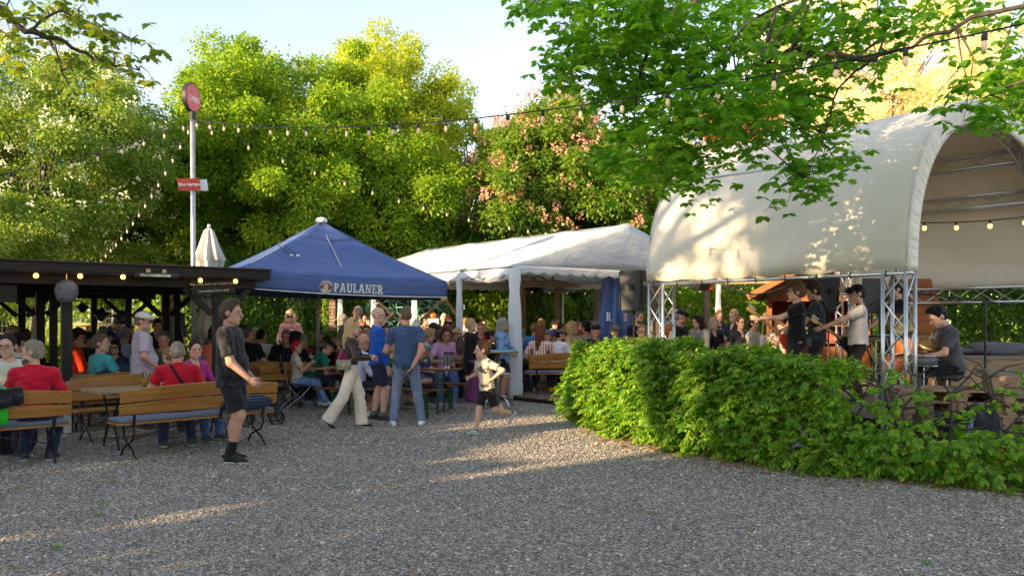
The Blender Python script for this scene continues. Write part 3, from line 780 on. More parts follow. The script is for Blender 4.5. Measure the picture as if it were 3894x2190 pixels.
# ------------------------------------------------------------------ open wooden pavilion, left
PA, PU, PV = Vector((-7.05, 10.87, 0)), Vector((.807, .591, 0)), Vector((-.591, .807, 0))
def pw(s, d, z): return PA+PU*s+PV*d+Vector((0, 0, z))
PROT = math.atan2(PU.y, PU.x)
def pavilion():
    t = thing('wooden_pavilion', 'open dark stained timber pavilion with a flat roof over the beer tables', 'pavilion', pw(0, 0, 0))
    o = t.location
    MR = Matrix.Rotation(PROT, 3, 'Z')
    def box(b, s, d, z, ls, ld, lz): b.box(pw(s, d, z), (ls, ld, lz), M=MR)
    b = MB(); box(b, -.2, 3.7, 2.425, 7.7, 8.0, .03); b.build('roof', plain('bitumen', (.02, .018, .017), .8), t, off=o)
    b = MB(); box(b, -.2, -.325, 2.436, 7.76, .05, .022); box(b, 3.675, 3.7, 2.436, .05, 8.0, .022); b.build('roof_trim', plain('dark_red_edge', (.06, .022, .022), .5), t, off=o)
    b = MB(); box(b, -.2, -.30, 2.34, 7.72, .035, .14); b.build('fascia', M_DARKW, t, off=o)
    b = MB(); box(b, 3.64, 3.7, 2.34, .03, 7.9, .14); b.build('fascia', M_DARKW, t, off=o)
    for d in (0, 3.5, 7.2):
        b = MB(); box(b, -.25, d, 2.21, 7.5, .12, .16); b.build('beam', M_DARKW, t, off=o)
    for s in (-1.3, .8, 2.91):
        b = MB(); box(b, s, 3.6, 2.345, .10, 7.7, .12); b.build('rafter', M_DARKW, t, off=o)
    b = MB(); box(b, -.2, 3.7, 2.40, 7.5, 7.8, .012); b.build('ceiling_boards', M_DARKW, t, off=o)
    for s in (-1.3, .8, 2.91):
        for d in (0, 3.5, 7.2):
            b = MB(); box(b, s, d, 1.065+.0, .14, .14, 2.13); b.build('post', M_DARKP, t, bevel=.006, off=o)
            for q in (-1, 1):
                if d == 0 and s < 2.5: continue
                b = MB(); b.bar(pw(s+q*.09, d, 1.72), pw(s+q*.5, d, 2.12), .07, .09); b.build('brace', M_DARKP, t, off=o)
            if d == 0:
                b = MB(); box(b, s, -.09, .16, .10, .012, .3); b.build('post_bracket', M_ALU, t, off=o)
    # doubled inner posts
    for s, d in ((.98, 3.25), (2.91+.22, 3.55), (2.2, 7.2)):
        b = MB(); box(b, s, d, 1.065, .12, .12, 2.13); b.build('post', M_DARKP, t, bevel=.006, off=o)
    return t
pavilion()
def board(name, label, cat, cen, x, w, h, lines, tilt, mat, size, txtmat=M_CHALK, facing=None):
    """a flat wooden board with writing; x is the direction of its writing"""
    x = Vector(x).normalized(); zr = Matrix.Rotation(tilt, 3, x.cross(Vector((0, 0, 1)))) 
    fx = zr @ x; M = frame(fx, zr @ Vector((0, 0, 1))); n = M.col[2]
    t = thing(name, label, cat, cen)
    b = MB(); b.box((0, 0, 0), (w, h, .02), M=M); b.build('panel', mat, t)
    for i, ln in enumerate(lines):
        me_c = Vector(cen)*0+M.col[1]*(h*.26*(len(lines)-1)/1.0-i*h*.52/max(1, 1) if len(lines) < 3 else h*(.38-.76*i/(len(lines)-1)))+n*.0125
        put_text(ln, size, txtmat, t, me_c, M, .0004)
    return t
bc = at(812, 1092, 12.42)
board('chalk_board', 'tilted dark wooden board with a chalk saying nailed to the pavilion post', 'sign', bc, PU, .66, .21, ['Man muss auch mal trinken, wenn', 'man keinen Durst hat!'], R(4), M_DARKW, .052)
board('menu_board', 'black menu board with chalk lettering hanging under the left end of the pavilion beam', 'sign', pw(-.55, .09, 1.985), PU, 1.5, .24, ['... auch ein "m"!', 'Rum Cola'], 0, M_DARKW, .075, plain('old_chalk', (.16, .16, .15), .9, bmp=0))
def strip_heater():
    c = pw(1.93, -.40, 2.28); t = thing('radiant_heater', 'black strip radiant heater with bright reflector on the pavilion fascia', 'heater', c, PROT)
    b = MB(); b.box((0, 0, 0), (.60, .09, .075)); b.build('housing', M_BLKPL, t, bevel=.01)
    b = MB(); b.box((-.03, -.048, -.004), (.42, .006, .036)); b.build('reflector', plain('mirror_metal', (.34, .32, .26), .35, .7, .6, 9), t)
    for x in (-.12, .1): b = MB(); b.box((x, .02, .065), (.05, .06, .05)); b.build('bracket', plain('brass_bracket', (.5, .36, .16), .4, .6), t)
strip_heater()
def covered_heater():
    c = at(253, 1107, 11.15); t = thing('covered_heater', 'grey fabric bag tied over a round heater hanging at the front pavilion post', 'heater')
    t.location = c
    b = MB(); b.lathe([(.01, .165), (.06, .155), (.13, .10), (.152, .03), (.148, -.05), (.115, -.13), (.05, -.165), (.01, -.17)], 20); o = b.build('cover', fabric('grey_bag', (.12, .125, .135), (.16, .165, .175), .6, 0, None, 9, .9), t, True)
    b = MB(); b.tube([(0, 0, .16), (0, 0, .34)], .006, 6); b.build('hanger', M_ALU, t)
covered_heater()
HEAT = [(314, 1167, 17.9, 'farthest'), (384, 1193, 14.6, 'middle'), (466, 1202, 12.6, 'nearest')]
for px, py, Y, wd in HEAT:
    c = at(px, py, Y); t = thing('hanging_heater', 'black saucer heater hanging under the pavilion roof, the %s of three' % wd, 'heater', c, group='hanging saucer heaters under the pavilion roof')
    b = MB(); b.lathe([(.02, .10), (.06, .08), (.08, .04), (.2, 0), (.205, -.012), (.07, .02)], 24); b.build('shade', M_BLACK, t, True)
    b = MB(); b.lathe([(.055, .0), (.13, -.015), (.06, -.10), (.045, -.13), (.01, -.13)], 16); b.build('burner', M_BLACK, t, True)
    b = MB(); b.tube([(0, 0, .1), (.015, 0, .25), (-.01, 0, .4), (0, 0, 2.40-c.z)], .008, 5); b.build('cable', M_ROPE, t)

# ------------------------------------------------------------------ strings of lights
def string_lights(label, p0, p1, sag, n, wire=.010, br=.021, lit=False, offs=.5, skip=()):
    p0, p1 = Vector(p0), Vector(p1); t = thing('string_lights', label, 'string lights', p0)
    f = lambda k: p0.lerp(p1, k)-Vector((0, 0, 4*sag*k*(1-k)))-p0
    b = MB(); b.tube([f(i/40) for i in range(41)], wire, 5); b.build('cable', M_ROPE, t)
    for i in range(n):
        q = f((i+offs)/n); b = MB(); b.lathe([(.012, .0), (.020, -.012), (.021, -.055), (.016, -.06)], 8, q); s = b.build('socket', M_BLKPL, t, True)
        if i in skip: continue
        b = MB(); b.lathe([(.014, -.055), (br*.85, -.075), (br, -.095), (br*.8, -.12), (br*.3, -.132)], 10, q); b.build('bulb', M_BULBON if lit else M_BULB, s, True)
    return t
PT = at(732, 455, 14.0)
string_lights('long festoon of bulbs from the sign pole across the yard to the oak', PT, at(3960, 78, 5.2), .37, 25, .007, .021, offs=.35, skip=(4, 8))
string_lights('festoon running from the sign pole back over the blue parasol to the marquee', PT, at(2170, 888, 22), .35, 15, .006, .019)
string_lights('steep festoon from the sign pole down to the pavilion roof', PT, at(375, 985, 18.5), .25, 15, .006, .018)
string_lights('festoon from the sign pole to the far left past the flowering tree', PT, at(-160, 690, 9.5), .12, 9, .006, .018)
def pavilion_lights():
    pts = [(-60, 1015), (137, 1026), (305, 1028), (468, 1032), (620, 1045), (762, 1046), (896, 1050), (980, 1052)]
    def onf(px, py):
        r = (px-CX)/F; s = (PA.x-.34*PV.x-r*(PA.y-.34*PV.y))/(r*PU.y-PU.x); p = pw(s, -.34, 0); p.z = CAMZ+(HY-py)/F*p.y; return p
    t = thing('string_lights', 'row of lit warm bulbs clipped along the dark pavilion fascia', 'string lights', onf(137, 1026)); o = t.location
    W_ = []
    for i in range(len(pts)-1):
        a, c = onf(*pts[i]), onf(*pts[i+1])
        for k in range(6): W_.append(a.lerp(c, k/6)-Vector((0, 0, .02*math.sin(math.pi*k/6))))
    b = MB(); b.tube(W_, .007, 5); b.build('cable', M_ROPE, t, off=o)
    for px, py in pts[1:4]+pts[5:7]:
        q = onf(px, py); b = MB(); b.lathe([(.012, .0), (.020, -.01), (.021, -.045), (.016, -.05)], 8, q); s = b.build('socket', M_BLKPL, t, True, off=o)
        b = MB(); b.lathe([(.014, -.048), (.028, -.062), (.033, -.08), (.027, -.104), (.008, -.114)], 10, q); b.build('bulb', M_BULBON, s, True, off=o)
pavilion_lights()

# ------------------------------------------------------------------ sign pole and closed cream umbrella
def sign_pole():
    c = at(732, 455, 14.0); top = c.z+.02; t = thing('sign_pole', 'tall galvanised pole with an oval red sign on top and a red Biergarten board', 'sign pole', (c.x, c.y, 0))
    b = MB(); b.tube([(.03, 0, 0), (0, 0, top)], .042, 14); b.build('pole', plain('galvanised', (.45, .46, .47), .45, .6), t, True)
    x = Vector((.14, .99, 0)); M = frame(x, (0, 0, 1)); dc = Vector((-.02, 0, top+.36))
    b = MB(); pr = [(.255*math.cos(a), .255*math.sin(a)) for a in np.linspace(0, 2*math.pi, 36, endpoint=False)]
    b.prism(pr, .07, M, dc); d = b.build('sign_disc', M_BLKPL, t)
    b = MB(); b.prism([(p[0]*.92, p[1]*.92) for p in pr], .006, M, dc+M.col[2]*.036); b.build('red_face', plain('red_face', (.60, .09, .13), .35, bmp=0), d)
    put_text('SABO', .13, M_WHITE, d, dc+M.col[2]*.0405-M.col[1]*.02+M.col[0]*.04, M, .002)
    put_text('~~', .16, plain('gold_print', (.5, .3, .08), .4), d, dc+M.col[2]*.0405+M.col[1]*.07, M, .001)
    b = MB(); b.tube([(0, 0, top-.02), (0, 0, top+.12)], .055, 10); b.build('collar', M_BLKPL, t)
    zc = CAMZ+(HY-705)/F*14; x2 = Vector((.80, .56, .12)); M2 = frame(x2, (0, 0, 1)); c2 = Vector((-.03, -.075, zc))
    b = MB(); b.box(c2, (.37, .215, .012), M=M2); q = b.build('name_board', plain('worn_red_board', (.50, .06, .04), .5, var=.35, nscale=12), t)
    put_text('Biergarten', .086, M_WHITE, q, c2+M2.col[2]*.008, M2, .0015)
    b = MB(); b.box(c2+Vector((.13, .13, .01)), (.28, .20, .012), M=M2); b.build('back_board', M_WHITE, t)
sign_pole()
def closed_umbrella(label, c, prof, mat, folds, extra=None, group=None):
    """prof: (radius, z) up the furled cloth"""
    t = thing('closed_umbrella', label, 'umbrella', c, group=group); n = 64; rows = []
    for i, (r, z) in enumerate(prof):
        row = []
        for k in range(n+1):
            a = 2*math.pi*k/n; amp = .26 if r > .06 else .08
            rr = r*(1+amp*math.sin(folds*a+.6*math.sin(i*.8))+.08*math.sin(3*a+i))
            row.append((rr*math.cos(a), rr*math.sin(a), z+(.05*math.sin(folds*a*.5) if i in (0,) else 0)))
        rows.append(row)
    b = MB(); b.grid(rows); b.build('cloth', mat, t, True, solid=.006)
    b = MB(); b.tube([(0, 0, 0), (0, 0, prof[-1][1]+.03)], .03, 10); b.build('pole', M_PINEV if mat is M_CREAM else M_ALU, t)
    b = MB(); b.lathe([(.02, .0), (.035, .03), (.02, .07)], 10, (0, 0, prof[-1][1])); b.build('finial', M_WHITE, t)
    return t
c = at(795, 1227, 14.6)
u = closed_umbrella('furled cream market umbrella behind the pavilion corner', (c.x, c.y, 0), [(.17, 1.28), (.21, 1.5), (.15, 1.72), (.10, 2.05), (.17, 2.2), (.21, 2.42), (.19, 2.6), (.21, 2.72), (.23, 2.74), (.15, 3.0), (.07, 3.28), (.03, 3.33)], M_CREAM, 8)
b = MB(); b.tube([(.115*math.cos(a), .115*math.sin(a), 2.05+.01*math.sin(3*a)) for a in np.linspace(0, 2*math.pi, 20)], .012, 6); b.build('strap', M_BLKPL, u)
M = frame((1, 0, 0), (0, 0, 1)); put_text('PAP', .10, M_BLKPL, u, Vector((-.10, -.19, 2.12)), M, .004)

# ------------------------------------------------------------------ big blue parasol
def slab_letters(txt, h):
    """slab-serif capitals from strokes: list of quads in (x, y); every stroke sits a hair above the one before"""
    S_ = {'P': 'L', }
    st = .20; out = []; x = 0
    def rect(x0, y0, x1, y1): out.append([(x0, y0), (x1, y0), (x1, y1), (x0, y1)])
    def bowl(cx, y0, y1, r, w):
        ym = (y0+y1)/2; ry = (y1-y0)/2; a = np.linspace(-math.pi/2, math.pi/2, 9)
        for i in range(8):
            o = lambda t, k: (cx+(r-k)*math.cos(t), ym+(ry-k*.85)*math.sin(t))
            out.append([o(a[i], w), o(a[i], 0), o(a[i+1], 0), o(a[i+1], w)])
    for ch in txt:
        if ch == 'P' or ch == 'R':
            rect(x+.10, .12, x+.10+st, .88); rect(x, 0, x+.42, .12); rect(x, .88, x+.34, 1); bowl(x+.30, .36, 1, .36, .19)
            rect(x+.30, .36, x+.36, .47); rect(x+.30, .88, x+.36, 1)
            if ch == 'R': out.append([(x+.30, .44), (x+.50, .44), (x+.74, .10), (x+.54, .10)]); rect(x+.50, 0, x+.80, .12)
            x += .76 if ch == 'P' else .84
        elif ch == 'A':
            out.append([(x+.08, .12), (x+.25, .12), (x+.44, 1), (x+.30, 1)]); out.append([(x+.55, .12), (x+.74, .12), (x+.54, 1), (x+.38, 1)])
            rect(x+.2, .28, x+.6, .40); rect(x-.02, 0, x+.32, .12); rect(x+.50, 0, x+.86, .12); rect(x+.26, .88, x+.56, 1); x += .90
        elif ch == 'U':
            rect(x+.08, .30, x+.28, .88); rect(x+.54, .30, x+.70, .88); rect(x-.02, .88, x+.36, 1); rect(x+.44, .88, x+.80, 1)
            a = np.linspace(math.pi, 2*math.pi, 9)
            for i in range(8):
                o = lambda t, k: (x+.39+(.31-k)*math.cos(t), .30+(.32-k*.9)*math.sin(t))
                out.append([o(a[i], .19), o(a[i], 0), o(a[i+1], 0), o(a[i+1], .19)])
            x += .86
        elif ch == 'L':
            rect(x+.08, .12, x+.28, .88); rect(x-.02, 0, x+.62, .12); rect(x-.02, .88, x+.38, 1); rect(x+.48, .12, x+.62, .30); x += .70
        elif ch == 'N':
            rect(x+.08, .12, x+.22, .88); rect(x+.60, .1, x+.74, .88); out.append([(x+.54, 0), (x+.74, 0), (x+.26, 1), (x+.06, 1)])
            rect(x-.02, 0, x+.34, .12); rect(x-.02, .88, x+.14, 1); rect(x+.48, .88, x+.86, 1); x += .92
        elif ch == 'E':
            rect(x+.08, .12, x+.28, .88); rect(x-.02, 0, x+.64, .12); rect(x-.02, .88, x+.62, 1); rect(x+.28, .44, x+.48, .55); rect(x+.50, .12, x+.64, .30); rect(x+.48, .70, x+.62, .88); x += .74
    return [[(p[0]*h*.86, p[1]*h) for p in q] for q in out], x*h*.86
def add_slab(txt, h, mat, parent, org, M, z0=.004, center=True):
    qs, wid = slab_letters(txt, h); b = MB()
    for i, q in enumerate(qs):
        z = z0+i*.00008
        b.quad(*[Vector(org)+M @ Vector((p[0]-(wid/2 if center else 0), p[1]-h/2, z)) for p in q])
    return b.build('lettering', mat, parent), wid
def emblem(parent, org, M, r):
    cream = plain('print_cream', (.55, .50, .36), .6, bmp=0); navy = plain('print_navy', (.012, .025, .09), .6, bmp=0); red = plain('print_red', (.45, .02, .03), .6, bmp=0)
    circ = lambda k: [(r*k*math.cos(a), r*k*math.sin(a)) for a in np.linspace(0, 2*math.pi, 40, endpoint=False)]
    def disc(k, m, z, nm): b = MB(); b.quad(*[Vector(org)+M @ Vector((p[0], p[1], z)) for p in circ(k)]); return b.build(nm, m, parent)
    root = disc(1, cream, .004, 'emblem')
    for k, m, z, nm in ((.92, navy, .006, 'emblem_ring'), (.64, cream, .008, 'emblem_line'), (.60, red, .010, 'emblem_field')):
        b = MB(); b.quad(*[Vector(org)+M @ Vector((p[0], p[1], z)) for p in circ(k)]); b.build(nm, m, root)
    prof = [(-.45, -.38), (-.30, -.05), (-.40, .12), (-.30, .38), (-.05, .48), (.18, .42), (.22, .22), (.32, .10), (.24, .02), (.30, -.18), (.12, -.22), (.30, -.40), (.10, -.56), (-.2, -.56)]
    b = MB(); b.quad(*[Vector(org)+M @ Vector((p[0]*r, p[1]*r, .012)) for p in prof]); b.build('monk_profile', cream, root)
    for word, a0, a1, up in (('PAULANER', 155, 25, 1), ('MÜNCHEN', 215, 325, -1)):
        for i, chh in enumerate(word):
            a = R(a0+(a1-a0)*i/(len(word)-1)); rr = r*.775; p = Vector((math.cos(a)*rr, math.sin(a)*rr, .0085))
            radial = Vector((math.cos(a), math.sin(a), 0))*up; xx = Vector((radial.y, -radial.x, 0))
            MM = frame(M @ xx, M @ radial); put_text(chh, r*.30, M_WHITE, root, Vector(org)+M @ p, MM, .002)
def parasol():
    th = R(29.5); h = 1.88; cy = 15.5; cx = gx(1212, cy)
    u, v = Vector((math.cos(th), math.sin(th), 0)), Vector((-math.sin(th), math.cos(th), 0))
    t = thing('parasol', 'large square blue parasol with white lettering and a round emblem on its valance', 'parasol', (cx, cy, 0))
    tilt = Matrix.Rotation(R(1.7), 3, 'Y')                  # the whole umbrella leans a little to the right
    def W(a, c, z): return tilt @ (u*a*h+v*c*h+Vector((0, 0, z-1.8)))+Vector((0, 0, 1.8))
    zt, ze, zb = 3.56, 2.42, 2.13
    cor = [(-1, -1), (1, -1), (1, 1), (-1, 1)]
    b = MB()
    for i in range(4):
        A, B_ = cor[i], cor[(i+1) % 4]; rows = []
        for j in range(13):
            k = .03+.97*j/12; row = []
            for q in range(17):
                e = q/16; a = A[0]+(B_[0]-A[0])*e; c = A[1]+(B_[1]-A[1])*e
                sagv = .10*math.sin(math.pi*k)*math.sin(math.pi*e)+.035*math.sin(math.pi*k)
                row.append(W(a*k, c*k, zt+(ze-zt)*k-sagv-.035*math.sin(math.pi*e)*(k**6)+.006*math.sin(e*37+k*9)*k))
            rows.append(row)
        b.grid(rows)
    b.build('canopy', M_BLUE, t, True, solid=.004)
    b = MB()
    for i in range(4):                                     # upper vent layer
        A, B_ = cor[i], cor[(i+1) % 4]
        b.grid([[W((A[0]+(B_[0]-A[0])*q/8)*k, (A[1]+(B_[1]-A[1])*q/8)*k, zt+.010+(ze-zt)*k-.10*math.sin(math.pi*k)*math.sin(math.pi*q/8)-.035*math.sin(math.pi*k)) for q in range(9)] for k in (.03, .12, .2, .28)])
    b.build('vent', M_BLUE, t, True, solid=.004)
    for i in range(4):
        A, B_ = cor[i], cor[(i+1) % 4]; rows = []
        for j in range(5):
            row = []
            for q in range(25):
                e = q/24; a = A[0]+(B_[0]-A[0])*e; c = A[1]+(B_[1]-A[1])*e; o = 1.004
                row.append(W(a*o, c*o, ze-.002-.035*math.sin(math.pi*e)*(1-j/4*.3)+(zb-ze)*j/4-.012*math.sin(math.pi*e)*j/4))
            rows.append(row)
        b = MB(); b.grid(rows); val = b.build('valance', M_BLUE, t, True, solid=.004)
        if i == 0:
            n = (tilt @ -v).normalized(); X = (tilt @ u).normalized(); M = frame(X, (tilt @ Vector((0, 0, 1))))
            base = lambda a: W(a, -1.004, 2.245-.03)+M.col[2]*.004
            add_slab('PAULANER', .16, plain('print_white', (.66, .66, .63), .6, bmp=0), val, base(.0915), M, .006)
            emblem(val, base(-.2205), M, .118)
            b = MB(); b.grid([[W(-1+2*q/24, -1.0065, zb-.012*math.sin(math.pi*q/24)-.0245*math.sin(math.pi*q/24)+dz) for q in range(25)] for dz in (-.004, .012)]); b.build('white_piping', M_WHITE, val)
    b = MB(); b.tube([W(0, 0, 0)-Vector((.0, 0, 0)), W(0, 0, zt)], .038, 12); b.build('pole', plain('grey_mast', (.30, .28, .26), .45, .5), t, True)
    b = MB(); b.lathe([(.10, -.02), (.12, .03), (.09, .075), (.03, .09)], 16, W(0, 0, zt)); b.build('cap', M_WHITE, t, True)
    for A in cor+[(0, -1), (1, 0), (0, 1), (-1, 0)]:
        b = MB(); b.tube([W(A[0]*.03, A[1]*.03, zt-.1), W(A[0]*.98, A[1]*.98, ze-.05-(.05 if 0 in A else 0))], .014, 6); rb = b.build('rib', M_ALU, t)
        b = MB(); b.tube([W(A[0]*.02, A[1]*.02, 2.45), W(A[0]*.5, A[1]*.5, (zt+ze)/2-.14)], .011, 6); b.build('strut', M_ALU, rb)
    b = MB(); b.box((0, 0, .05), (.8, .8, .1), rz=th); b.build('base', plain('concrete', (.3, .3, .29), .9), t, bevel=.01)
    for a in (0, .06):
        b = MB(); b.tube([W(-.56+a, -.55, 2.95), W(-.50+a, -.64, 2.83), W(-.47+a, -.68, 2.78)], .008, 5); b.build('tie_strap', M_BLKPL, t)
        b = MB(); b.box(W(-.47+a, -.70, 2.77), (.05, .03, .03)); b.build('strap_tip', M_WHITE, t)
    return W, t
PW, PARASOL = parasol()

# ------------------------------------------------------------------ white marquee and its deck
MQ0 = Vector((.06, 16.2, 0)); MQG = Vector((5.12, 3.6, 0)); MQA = Vector((-.65, .76, 0)).normalized(); MQL = 7.8
def mq(g, a, z): return MQ0+MQG*g+MQA*a+Vector((0, 0, z))
def marquee():
    t = thing('marquee', 'white gabled marquee tent with scalloped eaves over wooden decking', 'tent', MQ0); o = t.location; ze, zr = 2.78, 3.85
    for g0, g1, nm in ((0, .5, 'roof_panel'), (1, .5, 'roof_panel')):
        rows = []
        for i in range(41):
            a = MQL*i/40; row = []
            for j in range(15):
                k = j/14; bay = math.sin(math.pi*((a/1.95) % 1)); z = ze+(zr-ze)*k-.06*bay*math.sin(math.pi*k*.9)-.03*bay
                if j == 0: z -= .05*bay
                row.append(mq(g0+(g1-g0)*k, a, z))
            rows.append(row)
        b = MB(); b.grid(rows); b.build(nm, M_TENT, t, True, solid=.006, off=o)
    for a, nm in ((-.004, 'gable'), (MQL+.004, 'gable')):
        rows = []
        for i in range(41):
            g = i/40; zt = ze+(zr-ze)*(1-abs(2*g-1)); row = []
            for k in range(7): row.append(mq(g, a+(-.05*math.sin(math.pi*k/6)*math.sin(math.pi*g) if a < 1 else 0), ze-.02+(zt-ze+.02)*k/6))
            rows.append(row)
        b = MB(); b.grid(rows); b.build(nm, M_TENT, t, True, solid=.005, off=o)
        rows = []
        for i in range(241):
            g = i/240; dr = .13+.055*abs(math.sin(math.pi*g*17)); rows.append([mq(g, a-.012*(1 if a < 1 else -1), ze-.018-dr*k/3) for k in range(4)])
        b = MB(); b.grid(rows); b.build('scalloped_valance', M_TENT, t, True, solid=.004, off=o)
    for g in (-.002, 1.002):
        rows = []
        for i in range(241):
            a = MQL*i/240; dr = .12+.05*abs(math.sin(math.pi*i/240*25))+.05*math.sin(a*2.1)**2; sw_ = -.03*math.sin(a*5)**2*(1 if g < .5 else -1)/6
            rows.append([mq(g+sw_*k/3, a, ze-.07-dr*k/3) for k in range(4)])
        b = MB(); b.grid(rows); b.build('scalloped_valance', M_TENT, t, True, solid=.004, off=o)
    # rolled up side walls under the eaves
    for a0, a1 in ((.06, 1.75), (2.05, 3.6), (3.9, 7.0)):
        b = MB(); pts = [mq(.012, a0+(a1-a0)*i/16, 2.56-.06*math.sin(math.pi*i/16)) for i in range(17)]; b.tube(pts, [.065+.012*math.sin(i*1.7) for i in range(17)], 12)
        b.build('rolled_wall', M_TENT, t, True, off=o)
    for i, a in enumerate((0, 1.9, 3.7, 5.6, 7.4)):
        for g in (0, 1):
            b = MB(); b.tube([mq(g, a, .0), mq(g, a, ze-.02)], .035, 10); lg = b.build('leg', plain('white_steel', (.6, .6, .6), .4, .3), t, True, off=o)
            if g == 0 or i == 0:
                n = 28; w0 = .15 if i == 0 and g == 0 else .085; rows = []
                for k in range(25):
                    z = .02+(ze-.1)*k/24; row = []
                    for q in range(n+1):
                        e = 2*math.pi*q/n; r = w0*(1+.10*math.sin(5*e+k*.25)+.05*math.sin(k*.9))*(.78 if k > 20 else (.70+.3*(1-k/20)**.5)); row.append(mq(g, a, z)+Vector((r*math.cos(e), r*.45*math.sin(e), 0)))
                    rows.append(row)
                b = MB(); b.grid(rows); b.build('leg_sleeve', M_TENT, lg, True, off=o)
    for a in (0.02, 1.95, 3.9, 5.85, 7.7):
        for g in (0, 1): b = MB(); b.tube([mq(g, a, ze-.04), mq(.5, a, zr-.04)], .022, 8); b.build('roof_tube', M_ALU, t, off=o)
    for g in (.0, .5, 1): b = MB(); b.tube([mq(g, 0, (zr if g == .5 else ze)-.045), mq(g, MQL, (zr if g == .5 else ze)-.045)], .022, 8); b.build('roof_tube', M_ALU, t, off=o)
marquee()
def deck():
    o = MQ0; g1 = 1.05
    b = MB(); n = 62
    for i in range(n):
        a0 = -2.6+(MQL+2.8)*i/n; a1 = -2.6+(MQL+2.8)*(i+1)/n-.012; z = .10+.003*math.sin(i*2.3)
        p = [mq(-.012, a0, z), mq(g1, a0, z), mq(g1, a1, z), mq(-.012, a1, z)]; q = [x-Vector((0, 0, .028)) for x in p]
        b.quad(*p); b.quad(q[0], q[1], p[1], p[0]); b.quad(q[1], q[2], p[2], p[1]); b.quad(q[3], q[0], p[0], p[3])
    d = b.build('deck', woodmat('deck_boards', (.12, .09, .07), (.25, .19, .145), 1, .8, .75), None, off=(0, 0, 0)); tag(d, kind='structure')
    b = MB(); b.bar(mq(-.008, -2.6, .035), mq(-.008, MQL, .035), .03, .07); b.bar(mq(-.008, -2.59, .035), mq(g1, -2.59, .035), .03, .07); tag(b.build('deck_edge', M_DARKW, None), kind='structure')
deck()

# ------------------------------------------------------------------ stage roof
SNR = Vector((5.02, 10.03, 0)); SAX = Vector((-.66, .75, 0)).normalized(); SO = Vector((.75, .66, 0)).normalized(); SL, SW = 4.19, 6.9
def sw3(a, t_, z): return SNR+SAX*a+SO*t_+Vector((0, 0, z))
ZB, ZH = 2.26, 2.68
def prof(phi, inset=0):
    """elliptic arch: phi 0 near foot .. pi far foot"""
    f = lambda v: math.copysign(abs(v)**.86, v)
    return SW/2-(SW/2-inset)*f(math.cos(phi)), ZB+(ZH-inset)*f(math.sin(phi) if phi < 3.1415 else 0)
def truss(mb, a, b, w, step=.42, r=.024, rb=.011, up=(0, 0, 1)):
    a, b = Vector(a), Vector(b); d, x, u = basis(b-a, up); L = (b-a).length; n = max(1, round(L/step)); C_ = [(-1, -1), (1, -1), (1, 1), (-1, 1)]
    P_ = lambda i, k: a+d*(L*k)+(x*C_[i][0]+u*C_[i][1])*w/2
    for i in range(4): mb.tube([P_(i, 0), P_(i, 1)], r, 8)
    for k in range(n):
        for i in range(4):
            j = (i+1) % 4; A, B_ = (i, j) if k % 2 == 0 else (j, i); mb.tube([P_(A, k/n), P_(B_, (k+1)/n)], rb, 6, False)
    for k in (0, 1):
        for i in range(4): mb.tube([P_(i, k*.994+.003), P_((i+1) % 4, k*.994+.003)], rb*1.2, 6, False)
